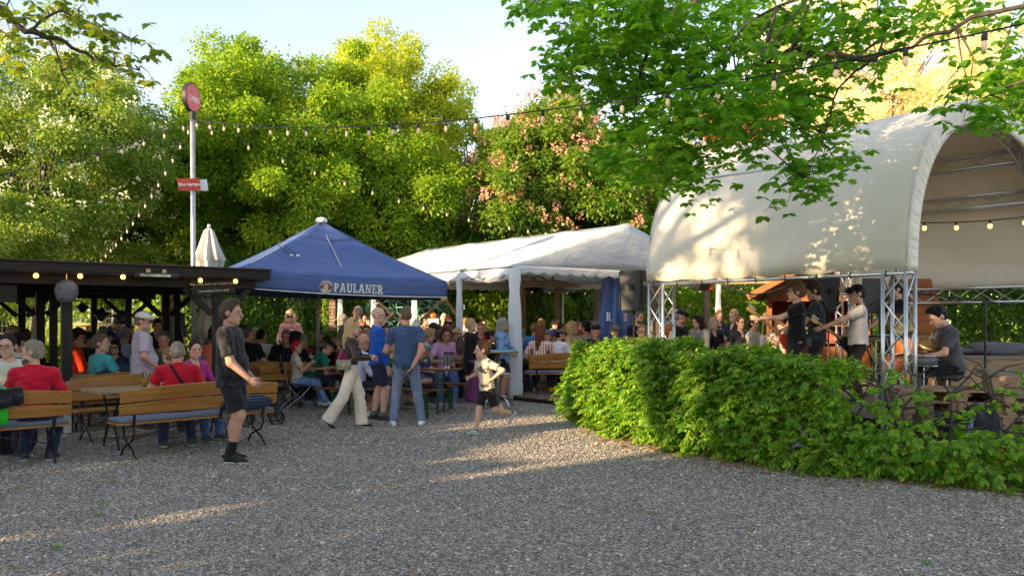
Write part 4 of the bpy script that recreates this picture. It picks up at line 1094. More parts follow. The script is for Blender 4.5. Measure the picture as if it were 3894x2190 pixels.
def stage():
    t = thing('stage_roof', 'cream arched stage canopy stretched over aluminium trusses', 'stage', SNR); o = t.location
    rows = []; NA, NP = 48, 72
    for i in range(NA+1):
        a = SL*i/NA; row = []; e = i/NA
        for j in range(NP+1):
            ph = math.pi*j/NP; T_, z = prof(ph)
            # the sheet sags a little between the arches and wrinkles towards its lower hem
            sag = .05*math.sin(math.pi*e)*math.sin(ph); low = max(0, 1-math.sin(ph)/.55)
            T_ += sag*math.cos(ph)+.022*low*math.sin(a*2.2+j*.9)+.012*low*math.sin(j*2.1+a); z -= sag
            if j in (0, NP): z += .025*math.sin(a*5.0)**2-.02*math.sin(math.pi*e)
            bul = .10*math.sin(ph)*max(0, (e-.9)/.1)**2
            row.append(sw3(a-bul*.0, T_, z-.06*math.sin(ph)*max(0, (e-.93)/.07)**2))
        rows.append(row)
    b = MB(); b.grid(rows); b.build('canopy_sheet', M_STAGE, t, True, solid=.006, off=o)
    for a_, sg in ((-.003, -1), (SL+.003, 1)):               # ruffled bands covering the end arches
        rows = []
        for j in range(241):
            ph = math.pi*j/240; ruf = .012*math.sin(j*2.1)+.006*math.sin(j*.73)
            row = []
            for k in range(6):
                T_, z = prof(ph, .34*k/5); row.append(sw3(a_+sg*(.02*math.sin(math.pi*k/5)+ruf*math.sin(math.pi*k/5)), T_, z-(0.0 if 0 < j < 240 else .03*k/5)))
            rows.append(row)
        b = MB(); b.grid(rows); b.build('end_band', M_STAGE, t, True, solid=.005, off=o)
        b = MB(); 
        for j in range(18):
            p0, p1 = math.pi*j/18, math.pi*(j+1)/18
            for ins in (.06, .30):
                for da in (.04, .26): q0, q1 = prof(p0, ins), prof(p1, ins); b.tube([sw3(a_-sg*da, *q0), sw3(a_-sg*da, *q1)], .024, 6, False)
            i0, i1 = prof(p0, .06), prof(p1, .30); b.tube([sw3(a_-sg*.04, *i0), sw3(a_-sg*.04, *i1)], .011, 5, False); b.tube([sw3(a_-sg*.26, *i0), sw3(a_-sg*.26, *i1)], .011, 5, False)
            i0, i1 = prof(p0, .30), prof(p1, .30); b.tube([sw3(a_-sg*.04, *i0), sw3(a_-sg*.26, *i1)], .011, 5, False)
        b.build('arch_truss', M_ALU, t, True, off=o)
    for t_ in (.10, SW-.14):
        b = MB(); truss(b, sw3(.3, t_+(.10 if t_ < 1 else -.1), ZB-.14), sw3(SL-.3, t_+(.10 if t_ < 1 else -.1), ZB-.14), .28); b.build('side_truss', M_ALU, t, True, off=o) if t_ > 1 else None
    b = MB(); b.tube([sw3(-.05, .03, ZB-.045), sw3(SL+.05, .03, ZB-.045)], .028, 10); b.build('hem_bar', M_ALU, t, True, off=o)
    for k in range(9):
        a = .25+k*(SL-.4)/8; b = MB(); b.tube([sw3(a, -.02, ZB-.005), sw3(a, -.035, ZB-.04), sw3(a, -.02, ZB-.085), sw3(a, .02, ZB-.06)], .010, 5); b.build('hem_toggle', M_BLKPL, t, off=o)
    for ph in (.62, 1.05, 1.57, 2.1, 2.5):
        T_, z = prof(ph, .17); b = MB(); truss(b, sw3(.3, T_, z), sw3(SL-.3, T_, z), .22, .45, .02, .009); b.build('roof_truss', M_ALU, t, True, off=o)
    for a_, t_ in ((.17, .17), (SL-.17, .17), (SL-.17, SW-.2), (.17, SW-.2)):
        b = MB(); truss(b, sw3(a_, t_, .02), sw3(a_, t_, ZB-.03), .29, .40, .026, .013, up=tuple(SO)); b.build('truss_tower', M_ALU, t, True, off=o)
        b = MB(); b.box(sw3(a_, t_, .012), (.5, .5, .024), rz=math.atan2(SAX.y, SAX.x)); b.build('base_plate', M_ALU, t, off=o)
    return t
stage()
b = MB(); M_ = Matrix.Rotation(math.atan2(SAX.y, SAX.x), 3, 'Z')
b.box(sw3(SL/2+.1, SW/2+.1, .30), (SL+.5, SW-1.0, .10), M=M_); st_ = b.build('platform', M_DECK, None, off=sw3(SL/2, SW/2, 0)); st_.location = sw3(SL/2, SW/2, 0)
st_.name = 'stage_platform'; tag(st_, 'low weathered timber stage floor under the cream canopy', 'stage floor')
b = MB()
for a_ in lin(-.05, SL+.25, 5):
    for t_ in (.75, SW/2, SW-.6): b.box(sw3(a_, t_, .125), (.09, .09, .25), M=M_)
b.build('platform_legs', M_PALLET, st_, off=sw3(SL/2, SW/2, 0))
string_lights('lit bulbs strung across the inside of the stage canopy', at(3475, 846, 13.6), at(3990, 812, 12.4), .05, 4, .009, .034, lit=True, offs=.34)
# ------------------------------------------------------------------ benches, tables, chairs
def bench(label, cx, cy, ang, L=1.9, z0=0, cushion=True, group='wooden benches with iron frames and backrests'):
    """sitters face local +y; the backrest stands at -y"""
    t = thing('garden_bench', label, 'bench', (cx, cy, z0), ang, group)
    for y in (.10, -.09): b = MB(); b.box((0, y, .415), (L, .16, .028)); b.build('seat_plank', M_PINE, t, bevel=.004)
    # upper back plank is bowed along its top
    n = 22; top = [(-L/2+L*i/n, .80+.055*math.sin(math.pi*i/n)) for i in range(n+1)]; low = [(-L/2+L*i/n, .665+.03*math.sin(math.pi*i/n)) for i in range(n+1)]
    M = Matrix(((1, 0, 0), (0, -.16, 1), (0, .985, .16))); M = frame((1, 0, 0), (0, -.17, 1))
    def back(poly): 
        b = MB(); b.prism([(x, (z-.42)/.985) for x, z in poly], .026, M, (0, -.19, .42)); return b.build('back_plank', M_PINE, t, bevel=.004)
    back(top+low[::-1]); back([(x, z-.018) for x, z in low]+[(x, .53) for x, z in low[::-1]])
    for x in (-L/2+.17, .0 if L > 2.1 else L*.12, L/2-.17):
        b = MB(); b.bar((x, -.185, .40), (x, -.262, .80), .032, .010, (0, 1, 0)); b.bar((x, -.205, .40), (x, .20, .40), .03, .016)
        if abs(x) > .4:
            b.tube([(x, -.16, .40), (x, -.20, .30), (x, -.12, .20), (x, .0, .17), (x, .10, .22), (x, .15, .38)], .013, 6)
            b.tube([(x, .0, .17), (x, -.14, .10), (x, -.26, .0)], .014, 6); b.tube([(x, .0, .17), (x, .14, .10), (x, .22, .0)], .014, 6)
        b.build('iron_frame', M_BLACK, t)
    b = MB(); b.bar((-L/2+.2, 0, .2), (0, 0, .395), .02, .012); b.bar((L/2-.2, 0, .2), (0, 0, .395), .02, .012); b.build('cross_brace', M_BLACK, t)
    if cushion:
        b = MB(); b.box((0, .01, .452), (L*.985, .40, .045)); b.build('cushion', M_CUSH, t, True, bevel=.02)
    return t
def garden_table(label, cx, cy, ang, L=1.9, W=.7, z0=0):
    t = thing('garden_table', label, 'table', (cx, cy, z0), ang, 'wooden garden tables')
    for k in range(4): b = MB(); b.box((0, -W/2+W/4*(k+.5), .735), (L, W/4-.008, .035)); b.build('top_plank', M_TABLE, t, bevel=.004)
    for x in (-L/2+.25, L/2-.25):
        b = MB(); b.box((x, 0, .69), (.06, W-.1, .05)); b.build('batten', M_TABLE, t)
        b = MB(); b.tube([(x, -.28, 0), (x, -.10, .33), (x, .10, .36), (x, .27, .67)], .014, 6); b.tube([(x, .28, 0), (x, .10, .33), (x, -.10, .36), (x, -.27, .67)], .014, 6); b.build('leg_frame', M_BLACK, t)
    return t
bench('pine bench at the left edge with a green jacket over its back', -5.93, 8.52, R(42), 2.0)
bench('pine bench with blue-grey cushion in front of the man in the red polo shirt', -3.93, 9.80, R(45.7), 1.95)
garden_table('wooden table between the front bench and the standing man in lilac', -4.55, 10.42, R(45.7), 1.9)
bench('wooden bench facing the yard, opposite the front bench at the same table', -5.12, 11.05, R(225.7), 1.9, cushion=False)
bench('wooden bench behind the teal shirted man with a blue puffer jacket on it', -5.72, 12.0, R(42), 1.9, cushion=False)
garden_table('wooden table in front of the teal shirted man', -6.75, 13.3, R(42), 1.8)
garden_table('wooden table at the left edge between the smiling man and the man in red', -6.62, 9.25, R(42), 1.8)
bench('wooden bench under the blue parasol behind the man in the black T-shirt', gx(1010, 15.2), 15.0, R(14), 1.8)
garden_table('wooden table between the black T-shirt man and the bald man in a jacket', gx(1040, 15.2), 15.7, R(10), 1.5)
bench('wooden bench beside the pole of the blue parasol', gx(1110, 14.95), 14.75, R(32), 1.2)
garden_table('light wooden table between the red-haired woman and the man in green', gx(1235, 14.9), 14.85, R(-8), 1.25)
bench('pine bench on the deck behind the woman in the striped shirt', 1.22, 16.72, R(14), 1.9, .10)
garden_table('wooden table on the deck in front of the woman in the striped shirt', .98, 17.5, R(14), 2.0, z0=.10)
garden_table('wooden table inside the marquee by the woman with the tablet', gx(1690, 16.9), 16.9, R(-20), 1.5)
bench('wooden bench seen end-on beside the woman with the tablet', gx(1652, 16.2), 16.3, R(60), 1.2)
bench('wooden bench inside the marquee behind the man in the bright blue shirt', 1.0, 19.1, R(14), 1.9, .1, False)
garden_table('wooden table deep inside the marquee under the ivy post', -.6, 20.5, R(10), 1.8, z0=.1)
garden_table('wooden table inside the marquee in front of the blond woman with a phone', 1.75, 18.9, R(20), 1.9, z0=.1)

def beer_set():
    e = Vector((.985, -.172, 0)); ang = math.atan2(e.y, e.x)
    def legs(t, x, w, h):
        for y in (-w, w):
            b = MB(); b.bar((x, y, 0), (x, y, h), .032, .022, (0, 1, 0)); b.build('leg', M_GREENM, t)
        b = MB(); b.bar((x, -w, .06), (x, w, .06), .02, .012); b.bar((x, -w, h*.78), (x, w, h*.78), .02, .012); b.build('leg_rail', M_GREENM, t)
        b = MB(); b.bar((x, 0, h*.78), (x*.45, 0, h-.005), .018, .010); b.build('folding_stay', M_GREENM, t)
    def trestle(name, label, cat, c, L, W, h, grp):
        t = thing(name, label, cat, c, ang, grp)
        b = MB(); b.box((0, 0, h), (L, W, .028)); b.build('top' if cat == 'table' else 'seat', M_BROWN, t, bevel=.006)
        for x in (-L/2+.33, L/2-.33):
            b = MB(); b.box((x, 0, h-.03), (.09, W-.06, .028)); b.build('batten', M_PINE, t); legs(t, x, W/2-.05, h-.045)
        return t
    trestle('beer_table', 'long brown beer table on green folding legs behind the standing men', 'table', (-2.02, 13.82, 0), 2.25, .52, .775, None)
    trestle('beer_bench', 'brown beer bench on green legs, the front one nearest the standing men', 'bench', (-2.2, 13.12, 0), 2.25, .26, .475, 'beer benches')
    trestle('beer_bench', 'brown beer bench on green legs on the far side of the beer table', 'bench', (-1.92, 14.45, 0), 2.3, .26, .475, 'beer benches')
beer_set()
def folding_chair():
    t = thing('folding_chair', 'dark slatted metal folding chair under the red-haired woman', 'chair', (gx(1132, 14.42), 14.42, 0), R(-62))
    ch = plain('grey_steel', (.22, .23, .24), .4, .6); sl = plain('dark_slat', (.05, .035, .03), .5)
    for x in (-.21, .21):
        b = MB(); b.tube([(x, -.30, .88), (x, -.22, .45), (x, -.06, .28), (x, .25, .0)], .012, 6); b.build('frame_tube', ch, t)
        b = MB(); b.tube([(x*.9, .20, .44), (x*.9, .06, .28), (x*.9, -.12, .15), (x*.9, -.30, 0)], .012, 6); b.build('leg', ch, t)
    for z, y in ((.82, -.29), (.70, -.27)): b = MB(); b.box((0, y, z), (.42, .016, .085)); b.build('back_slat', sl, t, bevel=.003)
    for k in range(6): b = MB(); b.box((0, -.18+.07*k, .45), (.42, .05, .016)); b.build('seat_slat', sl, t)
    b = MB(); b.tube([(-.21, -.1, .30), (.21, -.1, .30)], .009, 5); b.build('cross_rail', ch, t)
folding_chair()
def high_table(label, x, y, z, top, shelf=True):
    t = thing('bar_table', label, 'table', (x, y, 0), 0, 'standing-height round bar tables')
    b = MB(); b.lathe([(.01, z-.035), (.36, z-.035), (.375, z-.02), (.375, z-.006), (.36, z), (.01, z)], 40); tp_ = b.build('top', M_TABLE, t, True)
    b = MB(); b.lathe([(.005, z+.001), (.35, z+.001), (.35, z+.004), (.005, z+.005)], 40); b.build('painted_disc', top, tp_)
    b = MB(); b.tube([(0, 0, .08), (0, 0, z-.03)], .042, 14); b.build('column', plain('brushed_steel', (.5, .49, .47), .3, .9), t, True)
    if shelf: b = MB(); b.lathe([(.05, z-.44), (.25, z-.44), (.26, z-.43), (.25, z-.42), (.05, z-.42)], 30); b.build('shelf', plain('marble_shelf', (.45, .47, .46), .35, var=.3, nscale=20), t, True)
    for a in (-.9, .7, 2.2, 3.9):
        c, s = math.cos(a), math.sin(a); b = MB(); b.tube([(c*r, s*r, z_) for r, z_ in ((.03, .20), (.16, .20), (.28, .14), (.34, .05), (.36, .0))], .017, 8); b.build('foot', plain('chrome', (.6, .6, .6), .12, 1), t, True)
blue_top = plain('sky_blue_print', (.12, .42, .62), .35, var=.45, nscale=5)
high_table('standing table with a sky-blue top in front of the woman in the denim jacket', gx(1893, 14.75), 14.75, 1.06, blue_top)
high_table('standing table with a heap of brown cloth beside the blond woman in pink', gx(1135, 18.6), 18.6, 1.02, blue_top, False)

# ------------------------------------------------------------------ small things on tables
def glass(label, c, h=.16, r=.035, fill=None, fillk=.5, foot=False, handle=False, group=None):
    t = thing('wine_glass' if foot else ('beer_mug' if handle else 'drinking_glass'), label, 'glass', c, group=group)
    if foot: pr = [(.034, 0), (.034, .003), (.004, .008), (.004, .09), (.02, .10), (.040, .13), (.042, .16), (.034, .20)]
    else: pr = [(r*.75, 0), (r*.8, h*.3), (r, h)]
    b = MB()
    n = 16; b.lathe(pr, n); b.f = b.f[:-1]; b.build('bowl' if foot else 'body', M_GLASS, t, True)
    if fill: b = MB(); b.lathe([(.018, .103), (.036, .128), (.037, .148)] if foot else [(r*.68, .008), (r*.72, h*.3), (r*(.75+.2*fillk), h*fillk)], n); b.build('drink', plain('drink_%02x%02x%02x' % tuple(int(255*q) for q in fill), fill, .1, bmp=0), t, True)
    if handle: b = MB(); b.tube([(r, 0, h*.8), (r+.035, 0, h*.75), (r+.035, 0, h*.3), (r*.9, 0, h*.2)], .006, 6); b.build('handle', M_GLASS, t, True)
    return t
TZ = .79
for i, (px, lab) in enumerate(((1693, 'tall empty weissbier glass on the beer table, left of three'), (1706, 'tall weissbier glass on the beer table, middle of three'), (1718, 'tall glass with a last sip on the beer table, right of three'))):
    Y = 13.72+(.08 if i == 1 else 0); glass(lab.replace('weissbier', 'wheat beer'), (gx(px, Y), Y, TZ), .235, .038, (.5, .3, .05) if i == 2 else None, .15, group='tall beer glasses on the beer table')
glass('stemmed wine glass on the beer table beside the arm of the woman in navy', (gx(1617, 13.8), 13.8, TZ), fill=(.75, .55, .2), foot=True)
glass('tall half-empty glass in front of the woman in the green vest', (gx(1497, 13.9), 13.9, TZ), .18, .036, (.5, .45, .3), .2)
glass('tall clear glass on the table behind the bench under the parasol', (gx(1052, 15.3), 15.45, .755), .20, .036, (.6, .5, .25), .12)
glass('half-full beer mug with handle in front of the man in green', (gx(1214, 14.7), 14.7, .755), .15, .05, (.28, .10, .02), .4, handle=True)
glass('latte glass on the deck table by the child in the teal cap', (gx(1989, 17.3), 17.2, .855), .15, .036, (.45, .25, .10), .55)
glass('tall dark drink glass in front of the woman in sunglasses and denim', (gx(447, 12.9), 12.95, .755), .19, .036, (.05, .02, .012), .45)
for x, y, lab, f_, k_ in ((-4.75, 10.2, 'half-full wheat beer glass near the end of the front garden table', (.55, .30, .05), .6), (-4.3, 10.75, 'small clear water glass at the far end of the front garden table', None, 0), (-6.9, 9.15, 'dark cola glass with a straw before the smiling young man', (.06, .02, .01), .7), (-6.6, 13.5, 'pale beer glass on the table before the teal shirted man', (.6, .38, .06), .65), (.75, 17.35, 'beer glass on the deck table left of the striped woman', (.6, .36, .06), .7), (1.3, 17.6, 'beer glass on the deck table before the man in the olive cap', (.6, .36, .06), .5)):
    glass(lab, (x, y, .755+(.1 if x > 0 else 0)), .19, .037, f_, k_)
def lump(name, label, cat, c, rad, mat, rz=0, seed=0, amp=.25, group=None, n=22):
    """a soft thing: bag, folded cloth, jacket"""
    t = thing(name, label, cat, c, rz, group); rr = random.Random(seed); ph = [rr.uniform(0, 6) for _ in range(8)]; rows = []
    for i in range(n+1):
        th = math.pi*i/n; row = []
        for k in range(2*n+1):
            a = math.pi*k/n; q = 1+amp*(math.sin(2*a+ph[0]+th)+.6*math.sin(3*a+ph[1]-2*th)+.5*math.sin(5*a+3*th+ph[2])+.3*math.sin(9*a+ph[3]+5*th))/2.2
            sx, sy, sz = math.sin(th)*math.cos(a), math.sin(th)*math.sin(a), math.cos(th)
            f = lambda v: math.copysign(abs(v)**.75, v)
            row.append((f(sx)*rad[0]*q, f(sy)*rad[1]*q, max(-rad[2], f(sz)*rad[2]*q)+rad[2]))
        rows.append(row)
    b = MB(); b.grid(rows); b.build('cloth' if cat != 'bag' else 'sack', mat, t, True); return t
puff = cloth((.014, .032, .08), 'navy_puffer', 'quilt', scale=1.6)
lump('puffer_jacket', 'dark blue puffer jacket draped over the bench back behind the teal shirt', 'jacket', (gx(475, 11.85), 11.85, .60), (.36, .14, .17), puff, R(42), 3)
lump('puffer_jacket', 'dark blue puffer jacket lying on the cushion behind the man in black', 'jacket', (gx(905, 9.75), 10.05, .475), (.36, .16, .085), puff, R(45), 5)
def draped_jacket():
    c = Vector((-5.6, 8.55, 0)); x = Vector((.743, .669, 0)); y = Vector((-.669, .743, 0)); t = thing('green_jacket', 'bright green and black jacket hung over the left bench back', 'jacket', (c.x, c.y, .45))
    g = cloth((.02, .42, .02), 'vivid_green'); k = cloth((.012, .014, .016), 'jacket_black')
    base = Vector((-5.93, 8.52, 0))
    def strip(x0, x1, d, lowz, amp):
        rows = []
        for i in range(15):
            u_ = x0+(x1-x0)*i/14; prof_ = [(-.15, .62), (-.20, .78), (-.245, .87), (-.30, .86), (-.315, .72), (-.33, lowz+.1), (-.335, lowz)]
            rows.append([base+x*u_+y*(a+d*(-1 if a < -.24 else .0)+amp*math.sin(i*1.3+j))+Vector((0, 0, z_+.01*math.sin(i*.9+j)+(.0 if j < 4 else .03*math.sin(i*.6)))) for j, (a, z_) in enumerate(prof_)])
        return rows
    o = t.location
    b = MB(); b.grid(strip(-.02, .36, .0, .47, .012)); b.build('body', g, t, True, solid=.012, off=o)
    b = MB(); b.grid(strip(.06, .50, .028, .68, .014)); b.build('shoulder_panel', k, t, True, solid=.012, off=o)
draped_jacket()
lump('cloth_heap', 'heap of olive brown cloth on the standing table beside the woman in pink', 'cloth', (gx(1120, 18.6), 18.5, 1.025), (.32, .2, .075), cloth((.10, .085, .05)), 0, 8)
lump('jacket_pile', 'dark jacket slumped at the foot of the left table', 'jacket', (gx(20, 9.4), 9.6, 0), (.25, .2, .16), cloth((.012, .012, .014), 'jacket_black'), 0, 4)
for i, (px, Y, rad, lab, col) in enumerate(((3575, 9.5, (.20, .16, .24), 'black backpack leaning on the pallets behind the wooden post', (.012, .012, .014)), (3720, 9.2, (.26, .16, .30), 'big black rucksack with a water bottle behind the hedge gap', (.014, .015, .018)), (3850, 8.9, (.2, .15, .16), 'grey black bag at the right edge behind the hedge', (.03, .032, .035)))):
    lump('backpack', lab, 'bag', (gx(px, Y), Y, 0), rad, cloth(col), .3*i, 20+i, .18, 'bags lying behind the hedge')
t = thing('water_bottle', 'blue plastic water bottle stuck in the big rucksack', 'bottle', (gx(3663, 9.0), 8.95, .30)); b = MB(); b.lathe([(.03, 0), (.035, .03), (.035, .13), (.015, .17), (.015, .2)], 14, M=Matrix.Rotation(.4, 3, 'Y')); b.build('body', plain('blue_plastic', (.05, .16, .40), .2), t, True); b = MB(); b.lathe([(.017, .2), (.017, .225)], 12, M=Matrix.Rotation(.4, 3, 'Y')); b.build('cap', plain('light_blue_cap', (.1, .4, .75), .4), t)
t = thing('yellow_case', 'yellow plastic case on the ground behind the hedge', 'case', (gx(3800, 8.9), 8.75, 0), .4); b = MB(); b.box((0, 0, .12), (.32, .18, .20)); b.build('body', plain('yellow_plastic', (.55, .36, .02), .4), t, bevel=.02); b = MB(); b.tube([(-.08, 0, .21), (-.06, 0, .27), (.06, 0, .27), (.08, 0, .21)], .012, 6); b.build('handle', M_BLKPL, t)
def rollator():
    t = thing('rollator', 'black folded walking frame with spoked wheels behind the front bench', 'rollator', (gx(985, 12.3), 12.35, 0), R(20))
    def wheel(x, y):
        b = MB(); ring = [(x+.11*math.cos(a), y, .112+.11*math.sin(a)) for a in np.linspace(0, 2*math.pi, 25)]; b.tube(ring, .016, 8, False); w = b.build('wheel', M_BLKPL, t, True)
        b = MB()
        for a in np.linspace(0, 2*math.pi, 6)[:-1]: b.tube([(x, y, .112), (x+.1*math.cos(a), y, .112+.1*math.sin(a))], .010, 5)
        b.tube([(x, y-.03, .112), (x, y+.03, .112)], .025, 8); b.build('spokes', M_BLKPL, w)
    for y in (-.2, .2):
        wheel(.24, y); wheel(-.2, y)
        b = MB(); b.tube([(.24, y*.95, .112), (.12, y*.9, .45), (-.12, y*.9, .85), (-.22, y*.9, .88)], .014, 7); b.build('frame_tube', M_BLACK, t)
        b = MB(); b.tube([(-.2, y*.95, .112), (-.08, y*.9, .5), (-.10, y*.9, .84)], .014, 7); b.build('frame_tube', M_BLACK, t)
        b = MB(); b.tube([(-.2, y*.9, .88), (-.34, y*.9, .87)], .019, 8); b.build('handle', plain('grey_grip', (.2, .2, .2), .6), t)
    b = MB(); b.box((.02, 0, .50), (.22, .34, .03)); b.build('seat', M_BLKPL, t); b = MB(); b.box((.04, 0, .36), (.2, .3, .2)); b.build('basket', M_BLKPL, t)
rollator()
def dog():
    x, y = gx(1040, 14.85), 14.85; t = thing('dog', 'small shaggy grey terrier with tan head on an orange leash', 'dog', (x, y, 0), R(-12))
    G = Field((-.36, -.14, -.02), (.36, .14, .42), .011); w = dict(warp=.010)
    G.cone((-.17, 0, .235), .085, (.14, 0, .245), .092, .03, **w); G.cone((-.15, 0, .25), .07, (-.24, 0, .30), .062, .03, **w)
    G.ell((-.27, 0, .325), (.072, .065, .062), None, .02, warp=.006); G.cone((-.31, 0, .305), .036, (-.36, 0, .29), .026, .02, **w)
    for s in (-1, 1): G.cone((-.255, .045*s, .37), .018, (-.245, .055*s, .42), .010, .01)
    for px_, s in ((-.15, -1), (-.15, 1), (.13, -1), (.13, 1)):
        hk = .03 if px_ > 0 else -.005
        G.cone((px_, .05*s, .2), .048 if px_ > 0 else .042, (px_+hk, .055*s, .10), .034, .02, **w); G.cone((px_+hk, .055*s, .10), .032, (px_-.005, .055*s, .03), .030, .01, **w); G.cone((px_-.005, .055*s, .025), .03, (px_-.035, .055*s, .022), .026, .01)
    G.cone((.19, 0, .29), .04, (.25, 0, .36), .05, .02, **w); G.cone((.25, 0, .36), .05, (.30, 0, .28), .035, .02, **w)
    m, nt = _nt('terrier_fur'); v = coords(nt); sx = N(nt, 'ShaderNodeSeparateXYZ'); nt.links.new(v, sx.inputs[0])
    a = N(nt, 'ShaderNodeMath', operation='MULTIPLY_ADD'); a.inputs[1].default_value = .12; nt.links.new(noise(nt, coords(nt, (1, 1, .4)), 30, 4, .7), a.inputs[0]); nt.links.new(sx.outputs[0], a.inputs[2])
    c = ramp(nt, a.outputs[0], [(0, (.28, .15, .07)), (.02, (.12, .11, .10))]); f = noise(nt, coords(nt, (1, 1, .3)), 70, 4, .7)
    c2 = ramp(nt, f, [(.35, (.05, .045, .04)), (.65, (.34, .32, .29))]); mx = N(nt, 'ShaderNodeMix', data_type='RGBA'); 
    cl = N(nt, 'ShaderNodeMapRange'); cl.inputs[1].default_value = -.20; cl.inputs[2].default_value = -.10; nt.links.new(sx.outputs[0], cl.inputs[0]); nt.links.new(cl.outputs[0], mx.inputs['Factor'])
    tn = ramp(nt, f, [(.35, (.14, .07, .03)), (.65, (.42, .25, .12))]); nt.links.new(tn, mx.inputs['A']); nt.links.new(c2, mx.inputs['B'])
    _out(nt, principled(nt, colsock=mx.outputs['Result'], rough=.9, normal=bump(nt, f, 1, .02))); G.build('body', m, t)
    H_ = Field((-.2, -.14, .1), (.12, .14, .38), .011); H_.cone((-.12, 0, .24), .096, (.05, 0, .245), .104, .02, cuts=[((.06, 0, 0), (1, 0, 0)), ((-.13, 0, 0), (-1, 0, 0))]); H_.build('harness', cloth((.025, .026, .03)), t)
    b = MB(); b.tube([(-.36-.02, 0, .295), (-.39, 0, .295)], .012, 6); b.build('nose', M_BLKPL, t)
    l = thing('leash', 'taut orange dog leash running from the terrier to the folding chair', 'leash', (x, y, 0)); b = MB(); b.bar((-.02, 0, .33), (.46, -.12, .58), .006, .014); b.build('strap', plain('orange_strap', (.75, .13, .02), .5), l)
dog()

# ------------------------------------------------------------------ loudspeakers, stands, instruments
def speaker(label, c, w, h, d, rz, tilt=0, stand=None, group='black loudspeakers on poles'):
    """the front grille looks along local +y"""
    t = thing('loudspeaker', label, 'speaker', c, rz, group); Mt = Matrix.Rotation(tilt, 3, 'X')
    poly = [(-w/2, d/2), (w/2, d/2), (w*.33, -d/2), (-w*.33, -d/2)]
    b = MB(); n0 = len(b.v)
    for z in (-h/2, h/2):
        for x, y in poly: b.v.append(tuple(Mt @ Vector((x, y*(1 if z > 0 else .8), z))))
    b.f = [(0, 1, 2, 3), (7, 6, 5, 4), (0, 4, 5, 1), (1, 5, 6, 2), (2, 6, 7, 3), (3, 7, 4, 0)]; b.build('cabinet', plain('speaker_shell', (.035, .034, .034), .55, bmp=.3, bscale=200), t, bevel=.025)
    b = MB(); b.box(Mt @ Vector((0, d/2+.004, 0)), (w*.86, .012, h*.9), M=Mt); b.build('grille', plain('grille', (.012, .012, .013), .6, bmp=.6, bscale=300), t)
    for s in (-1, 1):
        nx = Vector((d, (w/2-w*.33)*s*0, 0)); ang = math.atan2(w*.17, d)*s
        Ms = Mt @ Matrix.Rotation(ang, 3, 'Z'); cc = Mt @ Vector((s*(w*.415+.0), 0, h*.08)); b = MB(); b.box(cc, (.012, d*.36, h*.15), M=Ms); hd = b.build('handle_recess', plain('recess', (.006, .006, .006), .8, bmp=0), t)
        b = MB(); b.box(cc+Mt @ Vector((s*.012, d*.05, 0)), (.016, d*.06, h*.15), M=Ms); b.build('grip', plain('speaker_shell', (.035, .034, .034)), hd)
    b = MB(); b.box(Mt @ Vector((0, -d*.46, 0)), (w*.42, .03, h*.62), M=Mt); p = b.build('amp_panel', plain('amp_panel', (.008, .008, .009), .4), t)
    for k in range(6): b = MB(); b.box(Mt @ Vector((w*(-.12+.12*(k % 3)), -d*.49-.016, h*(.2-.06*(k//3)))), (.03, .012, .02), M=Mt); b.build('socket', M_ALU, p)
    if stand:
        s = thing('speaker_stand', stand, 'stand', (c[0], c[1], 0), 0, 'poles carrying the loudspeakers'); b = MB(); b.tube([(0, 0, .02), (0, 0, c[2]-h/2)], .018, 10); b.build('pole', M_BLACK, s, True)
        for a in (0, 2.1, 4.2): b = MB(); b.tube([(0, 0, .6), (.42*math.cos(a), .42*math.sin(a), .01)], .012, 6); b.build('leg', M_BLACK, s)
        b = MB(); b.tube([(0, 0, .55), (0, 0, .75)], .03, 8); b.build('collar', M_BLKPL, s)
c = at(2411, 1106, 13.6)
speaker('big black loudspeaker on a pole in front of the stage truss facing the marquee', c, .42, .70, .38, R(58), 0, 'black pole under the big loudspeaker at the front of the stage')
c = at(3150, 1120, 15.0)
speaker('dark loudspeaker on a pole at the far side of the stage before the chalet', c, .42, .66, .38, R(62), R(4), 'black pole under the loudspeaker at the far side of the stage')
t = thing('cable', 'yellow cable hanging down from the far loudspeaker', 'cable', at(3182, 1090, 14.9)); b = MB(); o = t.location
b.tube([at(3186, 1088, 14.85)-o, at(3195, 1110, 14.8)-o, at(3203, 1190, 14.8)-o, at(3213, 1260, 14.8)-o, at(3225, 1310, 14.8)-o], .011, 6); b.build('line', plain('yellow_cable', (.6, .42, .02), .4), t)
t = thing('cable', 'thick black cables sagging between the marquee and the stage tower', 'cable', at(2720, 1070, 17)); o = t.location
for k in (0, 1): b = MB(); b.tube([at(2715, 1062+6*k, 18)-o, at(2790, 1095+10*k, 17.5)-o, at(2870, 1120+2*k, 17)-o, at(2950, 1105, 16.5)-o, at(3020, 1075, 16)-o], .014, 6); b.build('line', M_ROPE, t)
def lamp_flood():
    c = at(2668, 1085, 19.0); t = thing('stage_floodlight', 'black stage lamp clamped under the marquee corner', 'lamp', c, .4); b = MB(); b.box((0, 0, 0), (.30, .2, .2), M=Matrix.Rotation(.5, 3, 'X')); b.build('housing', M_BLKPL, t, bevel=.02); b = MB(); b.tube([(-.17, 0, 0), (-.17, 0, .16), (.17, 0, .16), (.17, 0, 0)], .012, 6); b.build('yoke', M_BLACK, t)
    b = MB(); b.box((.22, 0, -.02), (.07, .16, .16)); b.build('red_end', plain('red_plastic', (.45, .03, .02), .4), t)
lamp_flood()
FZ = .35
